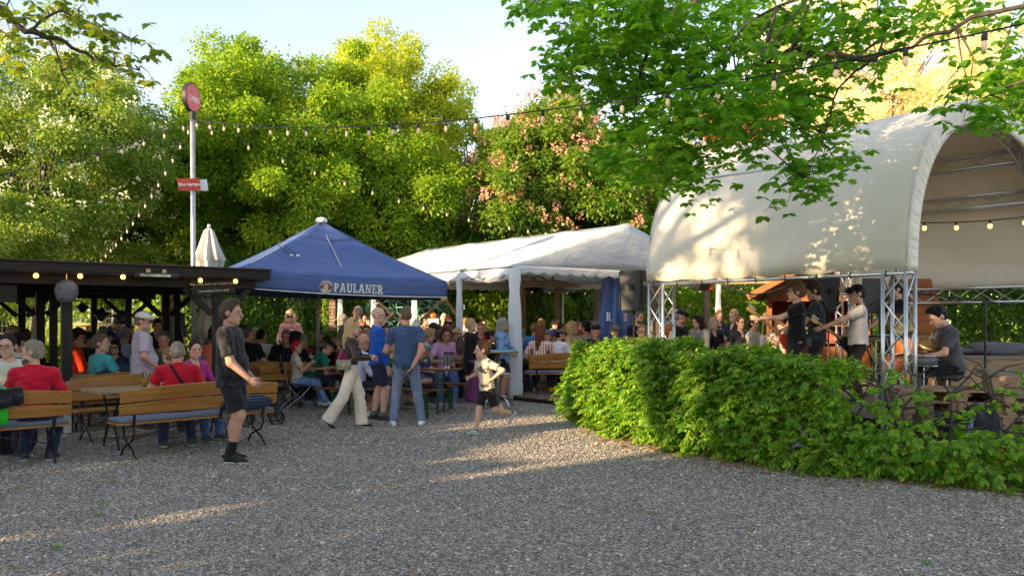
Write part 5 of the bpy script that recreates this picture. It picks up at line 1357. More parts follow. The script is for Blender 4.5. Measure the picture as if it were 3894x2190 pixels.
def guitar(label, neck0, neck1, headdir, col, bodyat=True, bass=False):
    """neck0 near the body, neck1 at the nut; world points"""
    a, b_ = Vector(neck0), Vector(neck1); d, s, u = basis(b_-a); M = frame(d, (0, 0, 1)); t = thing('bass_guitar' if bass else 'electric_guitar', label, 'guitar', a)
    L = (b_-a).length; z = M.col[2]
    b = MB(); b.box(d*(L/2), (L, .042, .022), M=M); nk = b.build('neck', plain('maple_neck', (.36, .19, .07), .4), t)
    b = MB(); b.box(d*(L/2)+z*.014, (L*.98, .039, .006), M=M); b.build('fretboard', plain('rosewood', (.05, .025, .015), .5), nk)
    hd = [(0, -.022), (.04, -.038), (.14, -.042), (.165, -.01), (.14, .028), (.05, .025), (0, .022)]
    b = MB(); b.prism(hd, .02, M, d*L); h = b.build('headstock', plain('maple_head', (.50, .27, .08) if not bass else (.5, .36, .24), .35), t, bevel=.003)
    for k in range(4 if bass else 6):
        b = MB(); p = d*(L+.035+.024*k*(1.4 if bass else 1))+M.col[1]*(.045 if not bass else (.05 if k % 2 else -.02)); b.tube([p-z*.02, p+z*.028], .007, 6); b.build('tuner', plain('chrome', (.6, .6, .6), .12, 1), h)
    bd = []
    for i in range(40):
        q = 2*math.pi*i/40; r = .17+.035*math.cos(2*q)+.02*math.cos(3*q+.5)+.012*math.cos(5*q); bd.append((-.20+r*1.15*math.cos(q), r*.95*math.sin(q)))
    b = MB(); b.prism(bd, .045, M, (0, 0, 0)); bo = b.build('body', plain('guitar_%02x' % int(col[0]*255), col, .2), t, bevel=.008)
    b = MB(); b.prism([(-.32, -.08), (-.08, -.09), (-.05, .05), (-.3, .06)], .004, M, z*.026); b.build('pickguard', M_WHITE, bo)
    b = MB()
    for k in range(4 if bass else 6): b.tube([-d*.3+M.col[1]*(.006*k-.016)+z*.03, d*L+M.col[1]*(.006*k-.016)+z*.018], .0012, 4)
    b.build('strings', M_ALU, t); return t
def cymbal(label, c, r, tilt, rz=0):
    t = thing('cymbal', label, 'cymbal', c, rz, 'cymbals of the drum kit'); M = Matrix.Rotation(tilt, 3, 'X')
    b = MB(); b.lathe([(.005, .03), (.035, .025), (.055, .01), (r*.6, .002), (r, -.012), (r*.6, -.002), (.03, .005)], 36, M=M); b.build('plate', plain('bronze', (.40, .29, .13), .36, .85, .2, 30), t, True)
    b = MB(); b.tube([(0, 0, -.012), M @ Vector((0, 0, .06))], .012, 8); b.build('wing_nut', M_BLKPL, t); b = MB(); b.tube([(0, 0, -.01), (0, 0, FZ-c[2])], .012, 8); b.build('stand', M_ALU, t)
    return t
cymbal('large ride cymbal tilted beside the seated drummer', at(3540, 1300, 11.9), .24, R(38)); cymbal('bronze crash cymbal behind the truss tower', at(3425, 1232, 12.2), .22, R(55), R(-10)); cymbal('flat hi-hat cymbal beside the white-shirted guitarist', at(3330, 1288, 12.1), .18, R(6))
def drum(label, c, r, h, col, stand=True):
    t = thing('drum', label, 'drum', c, 0, 'drums of the drum kit'); b = MB(); b.lathe([(r, 0), (r, h)], 28); b.build('shell', plain('drum_%02x%02x' % (int(col[0]*255), int(col[1]*255)), col, .25), t, True)
    for z in (0, h): b = MB(); b.tube([(r*1.02*math.cos(a), r*1.02*math.sin(a), z) for a in np.linspace(0, 2*math.pi, 29)], .009, 6, False); b.build('hoop', plain('chrome', (.6, .6, .6), .12, 1), t)
    b = MB(); b.lathe([(.01, h-.004), (r*.98, h-.004), (r*.98, h-.002), (.01, h-.001)], 28); b.build('drum_head', plain('drum_skin', (.7, .68, .62), .5), t)
    for a in (0, 2.1, 4.2): b = MB(); b.tube([(r*.7*math.cos(a), r*.7*math.sin(a), 0), (r*1.3*math.cos(a), r*1.3*math.sin(a), FZ-c[2])], .009, 6); b.build('leg', M_ALU, t)
    return t
drum('snare drum under the hands of the drummer', at(3515, 1390, 11.55), .18, .14, (.12, .12, .13)); drum('copper tom drum between the truss legs', at(3450, 1345, 12.0), .17, .24, (.45, .16, .05)); drum('dark floor drum low behind the truss tower', at(3400, 1420, 12.2), .22, .3, (.12, .05, .03))
def keyboard():
    c = at(3350, 1285, 13.3); t = thing('keyboard', 'black stage keyboard on a stand behind the truss tower', 'keyboard', c, R(55)); b = MB(); b.box((0, 0, 0), (1.1, .3, .10)); b.build('case', M_BLKPL, t, bevel=.01); b = MB(); b.box((0, -.06, .053), (1.0, .14, .006)); b.build('keys', M_WHITE, t)
    for x in (-.4, .4): b = MB(); b.tube([(x, -.2, FZ-c.z), (x, .2, -.05)], .014, 6); b.tube([(x, .2, FZ-c.z), (x, -.2, -.05)], .014, 6); b.build('leg', M_BLACK, t)
    c = at(3318, 1125, 13.9); t = thing('music_stand', 'dark flat music desk standing behind the white-shirted guitarist', 'stand', c, R(12)); b = MB(); b.box((0, 0, 0), (.42, .02, .62)); b.build('desk', plain('desk_grey', (.035, .035, .036), .5), t, bevel=.01); b = MB(); b.tube([(0, .02, -.2), (0, .02, FZ-c.z)], .012, 6); b.build('pole', M_BLACK, t)
keyboard()
def mic_stand(label, foot, z1, boom, z0=FZ, mic=True):
    t = thing('microphone_stand', label, 'mic stand', (foot[0], foot[1], z0), 0, 'microphone stands on the stage'); o = t.location; b = MB(); b.tube([(0, 0, 0), (0, 0, z1-z0)], .014, 8); b.tube([(0, 0, .3), (0, 0, (z1-z0)*.62)], .019, 8); b.build('pole', M_BLACK, t)
    b = MB(); b.tube([Vector(p)-o for p in boom], .012, 8); bm = b.build('boom', M_BLACK, t); b = MB(); b.box((0, 0, z1-z0), (.06, .05, .07)); b.build('clutch', M_BLKPL, t)
    if mic: p = Vector(boom[0])-o; d = (Vector(boom[0])-Vector(boom[1])).normalized(); b = MB(); b.tube([p, p+d*.12], [.012, .022], 8); b.tube([p+d*.12, p+d*.17], [.026, .018], 8); b.build('microphone', M_BLKPL, bm)
    for a in (0.3, 2.4, 4.5): b = MB(); b.tube([(0, 0, .12), (.3*math.cos(a), .3*math.sin(a), .01)], .010, 6); b.build('leg', M_BLACK, t)
f = at(3747, 1155, 12.0); mic_stand('black microphone stand with a long boom reaching over the drummer', (f.x, f.y), f.z, [at(3515, 1118, 12.0), at(3850, 1158, 12.0)])
f = at(3345, 1200, 12.9); mic_stand('black microphone stand with a red clip beside the keyboard', (f.x, f.y), f.z, [at(3325, 1150, 12.9), at(3375, 1118, 12.9)])
t = thing('drum_throne', 'round black stool under the drummer', 'stool', (gx(3600, 11.6), 11.6, FZ)); b = MB(); b.lathe([(.02, .40), (.17, .40), (.18, .43), (.17, .46), (.02, .465)], 20); b.build('seat', M_BLKPL, t, True); b = MB(); b.tube([(0, 0, .2), (0, 0, .4)], .02, 8); b.build('post', M_ALU, t)
for a in (0, 2.1, 4.2): b = MB(); b.tube([(0, 0, .25), (.25*math.cos(a), .25*math.sin(a), .01)], .012, 6); b.build('leg', M_ALU, t)

# ------------------------------------------------------------------ pallet furniture, post, chalet, pergola
def pallet(label, c, rz, L=1.2, W=.8, h=.144):
    t = thing('pallet', label, 'pallet', c, rz, 'wooden pallets stacked beside the stage')
    for k in range(5): b = MB(); b.box((0, -W/2+.07+(W-.14)*k/4, h-.011), (L, .12, .022)); b.build('top_board', M_PALLET, t)
    for x in (-L/2+.07, 0, L/2-.07):
        b = MB(); b.box((x, 0, h-.034), (.12, W, .022)); b.build('stringer', M_PALLET, t)
        for y in (-W/2+.07, 0, W/2-.07): b = MB(); b.box((x, y, .061), (.13, .12, .078)); b.build('block', M_PALLET, t)
        b = MB(); b.box((x, 0, .011), (.1, W, .022)); b.build('bottom_board', M_PALLET, t)
    return t
n_ = 0
words = ['lowest', 'second', 'third', 'fourth', 'fifth', 'top']
for wh, px, Y, rz in (('left pallet stack behind the hedge gap', 3590, 10.3, R(-12)), ('right pallet stack behind the hedge gap', 3800, 10.1, R(-15))):
    for k in range(5): pallet('%s weathered pallet of the %s' % (words[k] if k < 4 else 'top', wh), (gx(px, Y)+.03*math.sin(k*3), Y, .002+k*.147), rz+.03*math.sin(k*5))
for px, Y, lab, rad in ((3660, 14.6, 'long grey lounge cushion lying behind the drummer', (.75, .38, .065)), (3745, 14.3, 'plump grey bolster on the lounge deck behind the microphone stand', (.50, .2, .115))):
    lump('lounge_cushion', lab, 'cushion', (gx(px, Y)+.2, Y, 1.0), rad, cloth((.11, .11, .125), 'grey_cushion'), R(-8), int(px), .16, 'grey cushions on the pallet lounge')
t = thing('lounge_deck', 'grey timber lounge platform behind the drummer', 'platform', (gx(3760, 14.8), 14.7, 0), R(-8)); b = MB(); b.box((.3, 0, .96), (2.6, 1.3, .07)); b.build('top', M_DECK, t); b = MB(); b.box((.3, -.6, .46), (2.5, .05, .92)); b.build('front_boards', M_PALLET, t); b = MB(); b.box((.3, .5, .46), (2.4, .05, .92)); b.build('back_boards', M_PALLET, t)
t = thing('wooden_post', 'short weathered square post standing in the hedge gap', 'post', (gx(3515, 8.55), 8.55, 0)); b = MB(); b.box((0, 0, .42), (.14, .14, .88)); b.build('post_body', woodmat('mossy_post', (.07, .05, .025), (.20, .15, .085), 2, .8, .8), t, bevel=.012)
t = thing('cover_slab', 'low grey plank shelf beside the pallets at the right edge', 'shelf', (gx(3880, 10.2), 10.2, 0), R(-15)); b = MB(); b.box((0, 0, .94), (.9, .5, .06)); b.build('top', M_DECK, t)
for x in (-.35, .35): b = MB(); b.box((x, 0, .46), (.09, .4, .9)); b.build('leg', M_PALLET, t)
def chalet():
    o = Vector((gx(3110, 19.0), 19.0, 0)); X = Vector((.93, -.36, 0)).normalized(); Yv = Vector((.36, .93, 0)).normalized(); t = thing('wooden_chalet', 'orange stained timber sales chalet with a gabled roof behind the stage', 'hut', o)
    M = frame(X, Yv); w, d, he, hr = 2.3, 3.4, 2.45, 3.02; wood = woodmat('orange_larch', (.22, .062, .015), (.37, .125, .03), 0, .8, .55)
    P = lambda x, y, z: X*x+Yv*y+Vector((0, 0, z))
    b = MB(); b.quad(P(-w/2, 0, 1.1), P(w/2, 0, 1.1), P(w/2, 0, 0), P(-w/2, 0, 0)); b.build('front_counter_wall', wood, t, solid=.04)
    b = MB(); b.quad(P(-w/2, 0, 2.1), P(w/2, 0, 2.1), P(w/2, 0, he), P(0, 0, hr), P(-w/2, 0, he)); b.build('gable_wall', woodmat('orange_larch_v', (.22, .062, .015), (.37, .125, .03), 2, .8, .55), t, solid=.04)
    for x in (-w/2, w/2):
        b = MB(); b.quad(P(x, 0, 0), P(x, d, 0), P(x, d, he), P(x, 0, he)); sdw = b.build('side_wall', wood, t, solid=.05)
        for k in range(12): b = MB(); b.bar(P(x*1.026, 0, .2*k+.1), P(x*1.026, d, .2*k+.1), .012, .012); b.build('board_joint', plain('joint_dark', (.06, .015, .005), .8), sdw) if x > 0 else None
    b = MB(); b.quad(P(-w/2, d, 0), P(w/2, d, 0), P(w/2, d, he), P(-w/2, d, he)); b.build('back_wall', wood, t, solid=.05)
    b = MB(); b.box(P(0, -.12, 1.12), (w+.1, .4, .05), M=M); b.build('counter', wood, t)
    for z in (1.5, 1.85): b = MB(); b.box(P(0, d*.55, z), (w-.2, .25, .03), M=M); b.build('shelf', wood, t)
    for s in (-1, 1):
        b = MB(); p = [P(s*(w/2+.42), -.75, he-.24), P(0, -.75, hr+.05), P(0, d+.2, hr+.05), P(s*(w/2+.42), d+.2, he-.24)]; b.quad(*p); b.build('roof_side', plain('grey_felt', (.20, .185, .165), .85, nscale=9), t, solid=.05)
        b = MB(); b.bar(P(s*(w/2+.42), -.78, he-.26), P(0, -.78, hr+.02), .03, .14); b.build('barge_board', wood, t)
    for s in (-1, 1): b = MB(); b.box(P(s*(w/2-.05), -.02, 1.6), (.1, .1, 1.0), M=M); b.build('post', wood, t)
    board('chalk_board', 'small dark sign with pale writing fixed to the chalet gable', 'sign', o+P(.12, -.80, 2.60), X+Vector((0, 0, -.22)), .52, .26, ['Dein Liebling', 'zur Nacht'], 0, M_DARKW, .07)
    # crates and bottles inside
    for i, (x, col) in enumerate(((-.5, (.5, .04, .03)), (-.1, (.55, .55, .5)), (.3, (.5, .08, .05)))):
        q = thing('crate', ['red drinks crate on the chalet counter, left', 'pale box on the chalet counter, middle', 'red box on the chalet counter, right'][i], 'crate', o+P(x, .1, 1.147)); b = MB(); b.box((0, 0, .10), (.3, .22, .2), M=M); b.build('box', plain('crate_%d' % i, col, .5), q, bevel=.01); b = MB(); b.box((0, 0, .205), (.26, .18, .01), M=M); b.build('rim', M_BLKPL, q)
    # tall orange board wall to the right
    q = thing('board_wall', 'tall panel of orange boards standing behind the drum kit', 'wall', (gx(3475, 16.4), 16.4, 0), R(-12)); 
    for k in range(14): b = MB(); b.box((0, 0, .09+.178*k), (.95, .04, .170)); b.build('board', wood, q) if k in (0, 13) else b.build('board', wood, q)
chalet()
def pergola():
    o = Vector((gx(2300, 23), 23, 0)); t = thing('pergola', 'long timber pergola beam on square posts behind the marquee', 'pergola', o)
    y0, y1 = 24.2, 21.6; A, B_ = Vector((gx(1990, y0), y0, 0)), Vector((gx(2935, y1), y1, 0)); L = B_-A
    for dz, nm in ((2.76, 'beam'), (2.98, 'upper_rail')):
        b = MB(); b.bar(A+Vector((0, 0, dz))-L*.02, B_+Vector((0, 0, dz)), .09, .20 if nm == 'beam' else .05); b.build(nm, woodmat('pale_beam', (.24, .14, .07), (.40, .26, .15), 0, .6, .6), t, off=o)  # timber paler than the posts
    for k in (0, .15, .32, .56, .76):
        b = MB(); b.box(A+L*k+Vector((0, .02, 1.33)), (.15, .15, 2.66)); b.build('post', M_PINEV, t, off=o, bevel=.008)
    for k in np.linspace(.05, .97, 12): b = MB(); b.bar(A+L*k+Vector((-.05, -.5, 2.90)), A+L*k+Vector((.05, .9, 2.90)), .06, .09); b.build('rafter', M_PINEV, t, off=o)
    t2 = string_lights('small bulbs along the timber pergola beam', A+Vector((0, -.1, 2.62)), B_+Vector((0, -.1, 2.62)), .10, 13, .012, .035)
pergola()
t = thing('wooden_post', 'tall square timber post standing right behind the stage truss tower', 'post', (gx(2490, 14.0), 14.0, 0)); b = MB(); b.box((0, 0, 1.12), (.18, .18, 2.2)); b.build('post_body', M_PINEV, t, bevel=.01)
c = at(2335, 1227, 18.3)
u = closed_umbrella('furled blue parasol with a white letter R behind the big loudspeaker', (c.x, c.y, 0), [(.34, .9), (.36, 1.25), (.33, 1.6), (.28, 2.0), (.22, 2.5), (.14, 2.95), (.06, 3.2)], M_BLUE, 7)
M = frame((.92, .38, 0), (-.1, 0, 1)); add_slab('R', .20, M_WHITE, u, Vector((-.17, -.34, 1.72)), M, .01); emblem(u, Vector((.22, -.31, 1.70)), frame((.75, .66, 0), (0, 0, 1)), .10)

# ------------------------------------------------------------------ things beyond the garden
def fence(label, x0, x1, y, h, n, mesh=True, mat=None):
    t = thing('mesh_fence', label, 'fence', (x0, y, gz(x0, y))); g = mat or plain('fence_green', (.05, .09, .05), .5)
    for k in range(n+1): b = MB(); b.bar(((x1-x0)*k/n, 0, 0), ((x1-x0)*k/n, 0, h), .07, .07); b.build('post', plain('fence_post', (.10, .12, .12), .5), t)
    b = MB(); L = x1-x0
    for z in np.linspace(.1, h*.92, 9): b.bar((0, 0, z), (L, 0, z), .012, .012)
    for k in range(int(L/.14)): b.bar((k*.14, .012, .05), (k*.14, .012, h*.95), .010, .010)
    b.build('mesh_panel', g, t)
fence('tall green mesh fence behind the pavilion', -16.8, -9.5, 23.6, 2.0, 3)
fence('mesh fence behind the parasol and the marquee', -7.6, 3.4, 29.0, 1.6, 4)
def barrier(label, px, py0, py1, w, Y):
    z0 = gz(0, Y); c = (gx(px, Y), Y, z0); t = thing('crowd_barrier', label, 'barrier', c, .1, 'pale green crowd barriers on the meadow'); g = plain('barrier_green', (.30, .45, .26), .5); zt = CAMZ+(HY-py0)/F*Y-z0; zb = max(.15, CAMZ+(HY-py1)/F*Y-z0)
    b = MB(); b.tube([(-w/2, 0, 0), (-w/2, 0, zt), (w/2, 0, zt), (w/2, 0, 0)], .035, 8); b.build('frame', g, t); b = MB(); b.tube([(-w/2, 0, zb), (w/2, 0, zb)], .025, 6)
    for k in range(1, 12): b.tube([(-w/2+w*k/12, 0, zb), (-w/2+w*k/12, 0, zt)], .010, 5)
    b.build('bars', g, t)
barrier('pale green crowd barrier beyond the man in black', 955, 1198, 1225, .9, 26.5); barrier('green crowd barrier in front of the girl in pink far away', 2200, 1192, 1226, 1.1, 30.0)
def picnic():
    Y = 22.6; c = (gx(410, Y), Y, gz(0, Y)); t = thing('picnic_table', 'long pale timber picnic table on the meadow behind the pavilion', 'table', c, 0)
    m = woodmat('pale_timber', (.38, .25, .12), (.58, .42, .24), 0, .8, .6)
    zt = CAMZ+(HY-1232)/F*Y-c[2]
    b = MB(); b.box((0, 0, zt), (1.95, .5, .07)); b.build('top', m, t)
    for x in (-.62, .62): b = MB(); b.box((x, 0, zt/2-.02), (.14, .3, zt-.03)); b.build('leg', m, t)
    b = MB(); b.box((.2, .7, .42), (1.9, .3, .06)); b.build('bench_board', m, t); 
picnic()
def climbing_net():
    Y = 22.9; o = Vector((gx(1560, Y), Y, gz(0, Y))); t = thing('climbing_net', 'cyan rope climbing net hung from slanted timber poles on the playground', 'climbing frame', o); rope = plain('cyan_rope', (.20, .50, .52), .6, bmp=0); pole = M_PINEV
    for a, c in (((1690, 1135), (1535, 1270)), ((1440, 1150), (1560, 1265)), ((1690, 1135), (1785, 1265)), ((1500, 1185), (1430, 1260))):
        b = MB(); b.tube([at(a[0], a[1], Y)-o, at(c[0], c[1], Y+.4)-o], .05, 8); b.build('timber_pole', woodmat('peeled_pole', (.36, .25, .14), (.52, .40, .26), 2, .8, .6), t, True)
    rr = random.Random(4); pts = []
    for i in range(9):
        for j in range(5): pts.append(at(1400+38*i+rr.uniform(-9, 9), 1135+26*j+rr.uniform(-7, 7)+6*abs(i-4), Y+rr.uniform(-.3, .5))-o)
    b = MB()
    for i in range(9):
        for j in range(5):
            if i < 8: b.tube([pts[i*5+j], pts[(i+1)*5+j]], .013, 5)
            if j < 4: b.tube([pts[i*5+j], pts[i*5+j+1]], .013, 5)
            if i < 8 and j < 4: b.tube([pts[i*5+j], pts[(i+1)*5+j+1]], .013, 5)
    b.build('rope_net', rope, t)
    for px, py, col, nm in ((1422, 1135, (.65, .60, .02), 'yellow'), (1690, 1134, (.85, .7, .35), 'pale')):
        b = MB(); b.lathe([(.01, .16), (.06, .12), (.10, .02), (.08, -.07), (.01, -.10)], 14, at(px, py, Y)-o); b.build('pole_cap', plain('cap_'+nm, col, .5), t, True)
climbing_net()
c = at(1263, 1200, 20.3); board('hanging_board', 'tall narrow brown board with white words hanging beside the marquee', 'sign', c, (1, .1, 0), .16, .78, ['TOPF', 'AINEN', 'EL', 'ER', 'LIEBT', 'ICH', 'MEINE', 'NORM'], 0, woodmat('hang_board', (.15, .07, .035), (.24, .12, .06), 2, .8, .6), .055)
t = thing('rope_coil', 'coil of pale rope hanging at the marquee post', 'rope', at(1284, 1227, 20.2)); b = MB()
for k in range(4): b.tube([(.10*math.cos(a)+.006*k, .01*k, .10*math.sin(a)*(1+.05*k)) for a in np.linspace(0, 2*math.pi, 20)], .010, 5)
b.build('coil', plain('rope_tan', (.42, .34, .22), .9), t)
c = at(1650, 1222, 19.7); t = thing('menu_box', 'small white box with an orange pumpkin on a table in the marquee', 'box', c); b = MB(); b.box((0, 0, 0), (.26, .2, .14)); b.build('box', M_WHITE, t, bevel=.01); b = MB(); b.lathe([(.01, .07), (.08, .09), (.10, .14), (.07, .2), (.01, .21)], 12, (.0, 0, 0)); b.build('pumpkin', plain('pumpkin_orange', (.75, .14, .02), .5), t, True)
c = Vector((gx(1620, 19.9), 19.9, 0)); garden_table('dark wooden table behind the standing man in grey blue', c.x, c.y, .1, 1.5)
b = MB(); t = thing('menu_card', 'narrow blue and orange menu card standing on the marquee table', 'card', (gx(1623, 16.5), 16.5, .752)); b.box((0, 0, .16), (.05, .05, .32)); b.build('card', plain('card_blue', (.02, .05, .22), .4), t); b = MB(); b.box((0, 0, .03), (.07, .07, .05)); b.build('base', plain('card_orange', (.7, .18, .03), .4), t)
t = thing('tote_bag', 'black handbag under the deck bench', 'bag', (gx(1995, 16.9), 16.95, .103)); b = MB(); b.box((0, 0, .15), (.3, .16, .28)); b.build('sack', cloth((.014, .018, .03)), t, bevel=.04); b = MB(); b.tube([(-.1, 0, .28), (-.07, 0, .42), (.07, 0, .42), (.1, 0, .28)], .012, 6); b.build('handle', M_BLKPL, t)
def rgb(r, g, b): return tuple(((c/255+.055)/1.055)**2.4 if c > 10 else c/255/12.92 for c in (r, g, b))
BLK = rgb(24, 24, 26); NAVY = rgb(28, 34, 56); GREY = rgb(90, 92, 98); WHITE = rgb(225, 222, 218); DENIM = rgb(62, 84, 118)
TAN = (.50, .285, .20); FAIR = (.60, .37, .275); RUDDY = (.58, .29, .21); DEEP = (.40, .21, .14)
H_BRN = rgb(62, 42, 30); H_DK = rgb(30, 24, 21); H_GRY = rgb(150, 145, 140); H_WHT = rgb(215, 212, 208); H_BLD = rgb(215, 180, 125); H_DBLD = rgb(165, 128, 82); H_AUB = rgb(110, 50, 30); H_SALT = rgb(105, 98, 92); H_GIN = rgb(180, 100, 45)
denim = cloth(rgb(70, 95, 135), 'denim_blue', 'denim'); dkdenim = cloth(rgb(34, 44, 66), 'denim_dark', 'denim')
def P(label, px, htop, Y, face, z0=0, **kw):
    kw.setdefault('lod', 1 if Y < 21 else 2)
    if 'seat' in kw:
        kw.pop('seat'); kw['pose'] = 'stand' if CAMZ+(HY-htop)/F*Y-z0 > 1.46 else 'sit'
        if kw['pose'] == 'stand' and kw.get('arms') is TABLE: kw['arms'] = [(-.18, .22, .06), (.18, .22, .06)]
    return person(label, (gx(px, Y), Y), face, z0=z0, top_px=htop, headpx=px, **kw)
sit = dict(pose='sit')
TABLE = [(-.16, .38, .24), (.16, .38, .24)]
# ---------------------------------------------------------------- nearest people
e, q = P('man in a black denim shirt and shorts standing in the yard, looking right', 880, 1140, 9.0, 88, lod=0, build=1.15, belly=.045, lean=-2, head=(2, 4), skincol=TAN,
  top=('shirt', BLK), topmat=cloth(rgb(20, 20, 22), 'black_washed_denim', 'washed', rgb(70, 70, 74)), collar=True, bottom=('shorts', BLK), botmat=cloth(rgb(32, 32, 36), 'grey_washed_denim', 'denim'),
  hair=('quiff', rgb(92, 72, 58)), arms=[(-.22, .16, -.02, (-.4, -1, -.3)), (.235, .255, -.0, (.3, -1, -.1))], feet=[(-.12, -.06, 0, -6), (.11, .03, 0, 8)], socks=(BLK, .16), shoes=rgb(22, 24, 22), hand_curl=.75)
a, el, wr = q['A'][1]; d = nrm(el-a); G = Field(a+(el-a)*.72-.12, a+(el-a)*.72+.12, .008); c_ = a+(el-a)*.74
G.cone(c_-d*.016, .053, c_+d*.016, .053, .004, cuts=[(c_+d*.014, d), (c_-d*.014, -d)]); G.build('arm_band', cloth(rgb(205, 212, 232), 'band_white', 'stripe_v', rgb(40, 110, 200), 2), e)
e, q = P('seated man in a red long-sleeved shirt with his back to us at the left', 122, 1293, 9.0, -18, lod=0, **sit, build=1.06, head=(-84, 0), lean=6, skincol=FAIR, top=('long', rgb(196, 22, 48)), collar=True,
  bottom=('pants', DENIM), botmat=dkdenim, hair=('short', rgb(170, 155, 132)), beard=(rgb(120, 110, 100),), arms=[(-.2, .38, .22), (.2, .36, .2)], feet=[(-.13, .16, 0), (.16, .12, 0)])
P('smiling young man in glasses and a cream sweater at the left edge', 28, 1270, 9.75, 150, lod=0, **sit, build=1.14, head=(18, 2), lean=4, skincol=FAIR, top=('long', rgb(205, 205, 185)), hair=('short', rgb(48, 34, 28)), glasses='clear', arms=TABLE)
P('seated man in a teal shirt turning right, back to us', 385, 1268, 11.75, 35, lod=0, **sit, build=1.1, head=(42, 0), lean=-4, skincol=FAIR, top=('tee', rgb(70, 158, 160)), collar=True, bottom=('pants', GREY), hair=('quiff', rgb(118, 100, 86)), arms=[(-.2, .2, .1), (.18, .34, .2)])
e, q = P('big standing man in a lilac shirt, white flat cap and sunglasses', 545, 1187, 11.7, 58, lod=0, build=1.16, belly=.07, head=(22, 2), skincol=RUDDY, top=('shirt', rgb(178, 160, 175)), topmat=cloth(rgb(172, 155, 172), 'lilac_slub', 'slub', rgb(196, 178, 186)), collar=True, bottom=('pants', NAVY),
  hair=('crop', rgb(120, 100, 90)), hat=('flatcap', rgb(205, 198, 186)), glasses='sun', beard=(rgb(175, 165, 155), .05), arms=[(-.26, .2, -.02), (.28, .18, .02)])
e, q = P('seated man in a red polo shirt with a black strap across his back', 675, 1301, 10.0, -30, lod=0, **sit, build=1.16, head=(12, 6), lean=8, skincol=RUDDY, top=('polo', rgb(190, 18, 40)), collar=True, bottom=('pants', DENIM), botmat=dkdenim, hair=('short', rgb(160, 152, 142)), arms=[(-.24, .36, .2), (.24, .36, .2)], feet=[(-.16, .12, .0), (.18, .08, .0)])
tp = q['tp']; b = MB(); b.tube([tp(-.105, .0, .545), tp(-.085, -.085, .515), tp(-.02, -.150, .38), tp(.08, -.158, .24), tp(.17, -.10, .12)], .020, 6); b.build('strap', cloth(BLK), e)
P('woman with dark red hair and a magenta top looking back over her shoulder', 742, 1290, 10.7, 118, **sit, female=True, head=(24, 0), lean=10, skincol=FAIR, top=('long', rgb(165, 45, 120)), bottom=('pants', DENIM), botmat=denim, hair=('pony', rgb(58, 22, 24)), arms=[(-.2, .4, .1), (.2, .42, .12)], lod=0)
P('woman with a blond ponytail in a grey top hidden behind the red polo man', 640, 1322, 11.1, 150, **sit, female=True, head=(140, 10), lean=16, skincol=FAIR, top=('long', rgb(92, 86, 80)), hair=('pony', H_DBLD), arms=TABLE)
P('woman in sunglasses and a dark denim jacket beside the teal shirted man', 437, 1294, 13.3, 165, **sit, female=True, head=(0, 0), skincol=TAN, top=('jacket', rgb(40, 55, 78)), topmat=dkdenim, hair=('bob', H_DK), glasses='sun', arms=TABLE)
P('man in an orange-red jacket and glasses half hidden by the pavilion post', 298, 1250, 14.2, 50, **sit, head=(48, 6), build=1.1, lean=12, skincol=RUDDY, top=('jacket', rgb(205, 55, 20)), hair=('mop', rgb(48, 34, 28)), glasses='clear', arms=TABLE)
P('person in black beside the man in the orange jacket', 335, 1262, 14.8, 20, **sit, head=(30, 8), skincol=TAN, top=('jacket', BLK), hair=('short', H_DK), arms=TABLE)
P('blond older man in sunglasses facing us at the far left table', 46, 1233, 13.6, 172, **sit, head=(-4, 0), skincol=RUDDY, top=('polo', rgb(60, 60, 70)), hair=('short', rgb(175, 150, 110)), glasses='sun')
P('man in a backwards black cap and navy striped top behind the smiling young man', 68, 1264, 12.0, 15, **sit, head=(-10, 0), skincol=TAN, top=('long', NAVY), topmat=cloth(NAVY, 'navy_white_band', 'stripe_h', rgb(215, 215, 220), .18), hair=('crop', H_DK), hat=('capback', BLK), arms=TABLE)
P('brown-haired woman turned away at the far left table', 93, 1250, 13.9, 10, **sit, female=True, head=(0, 0), skincol=TAN, top=('long', rgb(40, 36, 44)), hair=('bob', rgb(96, 62, 38)), arms=TABLE)
P('boy in a dark T-shirt standing beyond the fence at the far left', 10, 1177, 24.5, 90, z0=gz(0, 24.5), lod=2, kid=1.15, skincol=FAIR, top=('tee', rgb(42, 46, 62)), hair=('short', rgb(160, 110, 70)), arms=[(-.15, .28, .1), (.15, .28, .1)])
P('grey-haired person with back turned at the middle pavilion table', 392, 1243, 15.4, -10, **sit, skincol=FAIR, top=('tee', rgb(60, 68, 88)), hair=('bob', rgb(165, 160, 150)), arms=TABLE)
P('woman with sunglasses on her dark brown hair behind the denim jacket', 415, 1262, 15.0, 150, **sit, female=True, skincol=TAN, top=('tee', rgb(60, 40, 40)), hair=('bob', rgb(70, 44, 28)), arms=TABLE)
P('man in a grey cap and pale blue shirt with his back to us', 472, 1241, 15.2, 8, **sit, build=1.08, head=(-15, 0), skincol=RUDDY, top=('polo', rgb(150, 160, 190)), collar=True, hair=('crop', H_GRY), hat=('cap', rgb(160, 158, 152)), arms=TABLE)
P('person in a royal blue hooded jacket leaning over at the back of the pavilion', 450, 1215, 17.6, 100, head=(10, 30), lean=38, skincol=FAIR, top=('jacket', rgb(30, 60, 165)), hair=('short', H_BRN), arms=[(-.15, .5, .1), (.15, .5, .1)])
P('person in black with black hair bending behind the bearded man', 598, 1212, 15.0, 140, lean=18, head=(0, 10), female=True, skincol=TAN, top=('jacket', BLK), hair=('bun', H_DK), arms=[(-.15, .4, .1), (.15, .4, .1)])
P('seated grey-haired man with a red collar looking down behind the lilac shirt', 622, 1259, 13.4, 168, **sit, build=1.1, head=(-10, 14), skincol=RUDDY, top=('jacket', rgb(88, 80, 66)), hair=('short', H_SALT), arms=TABLE)
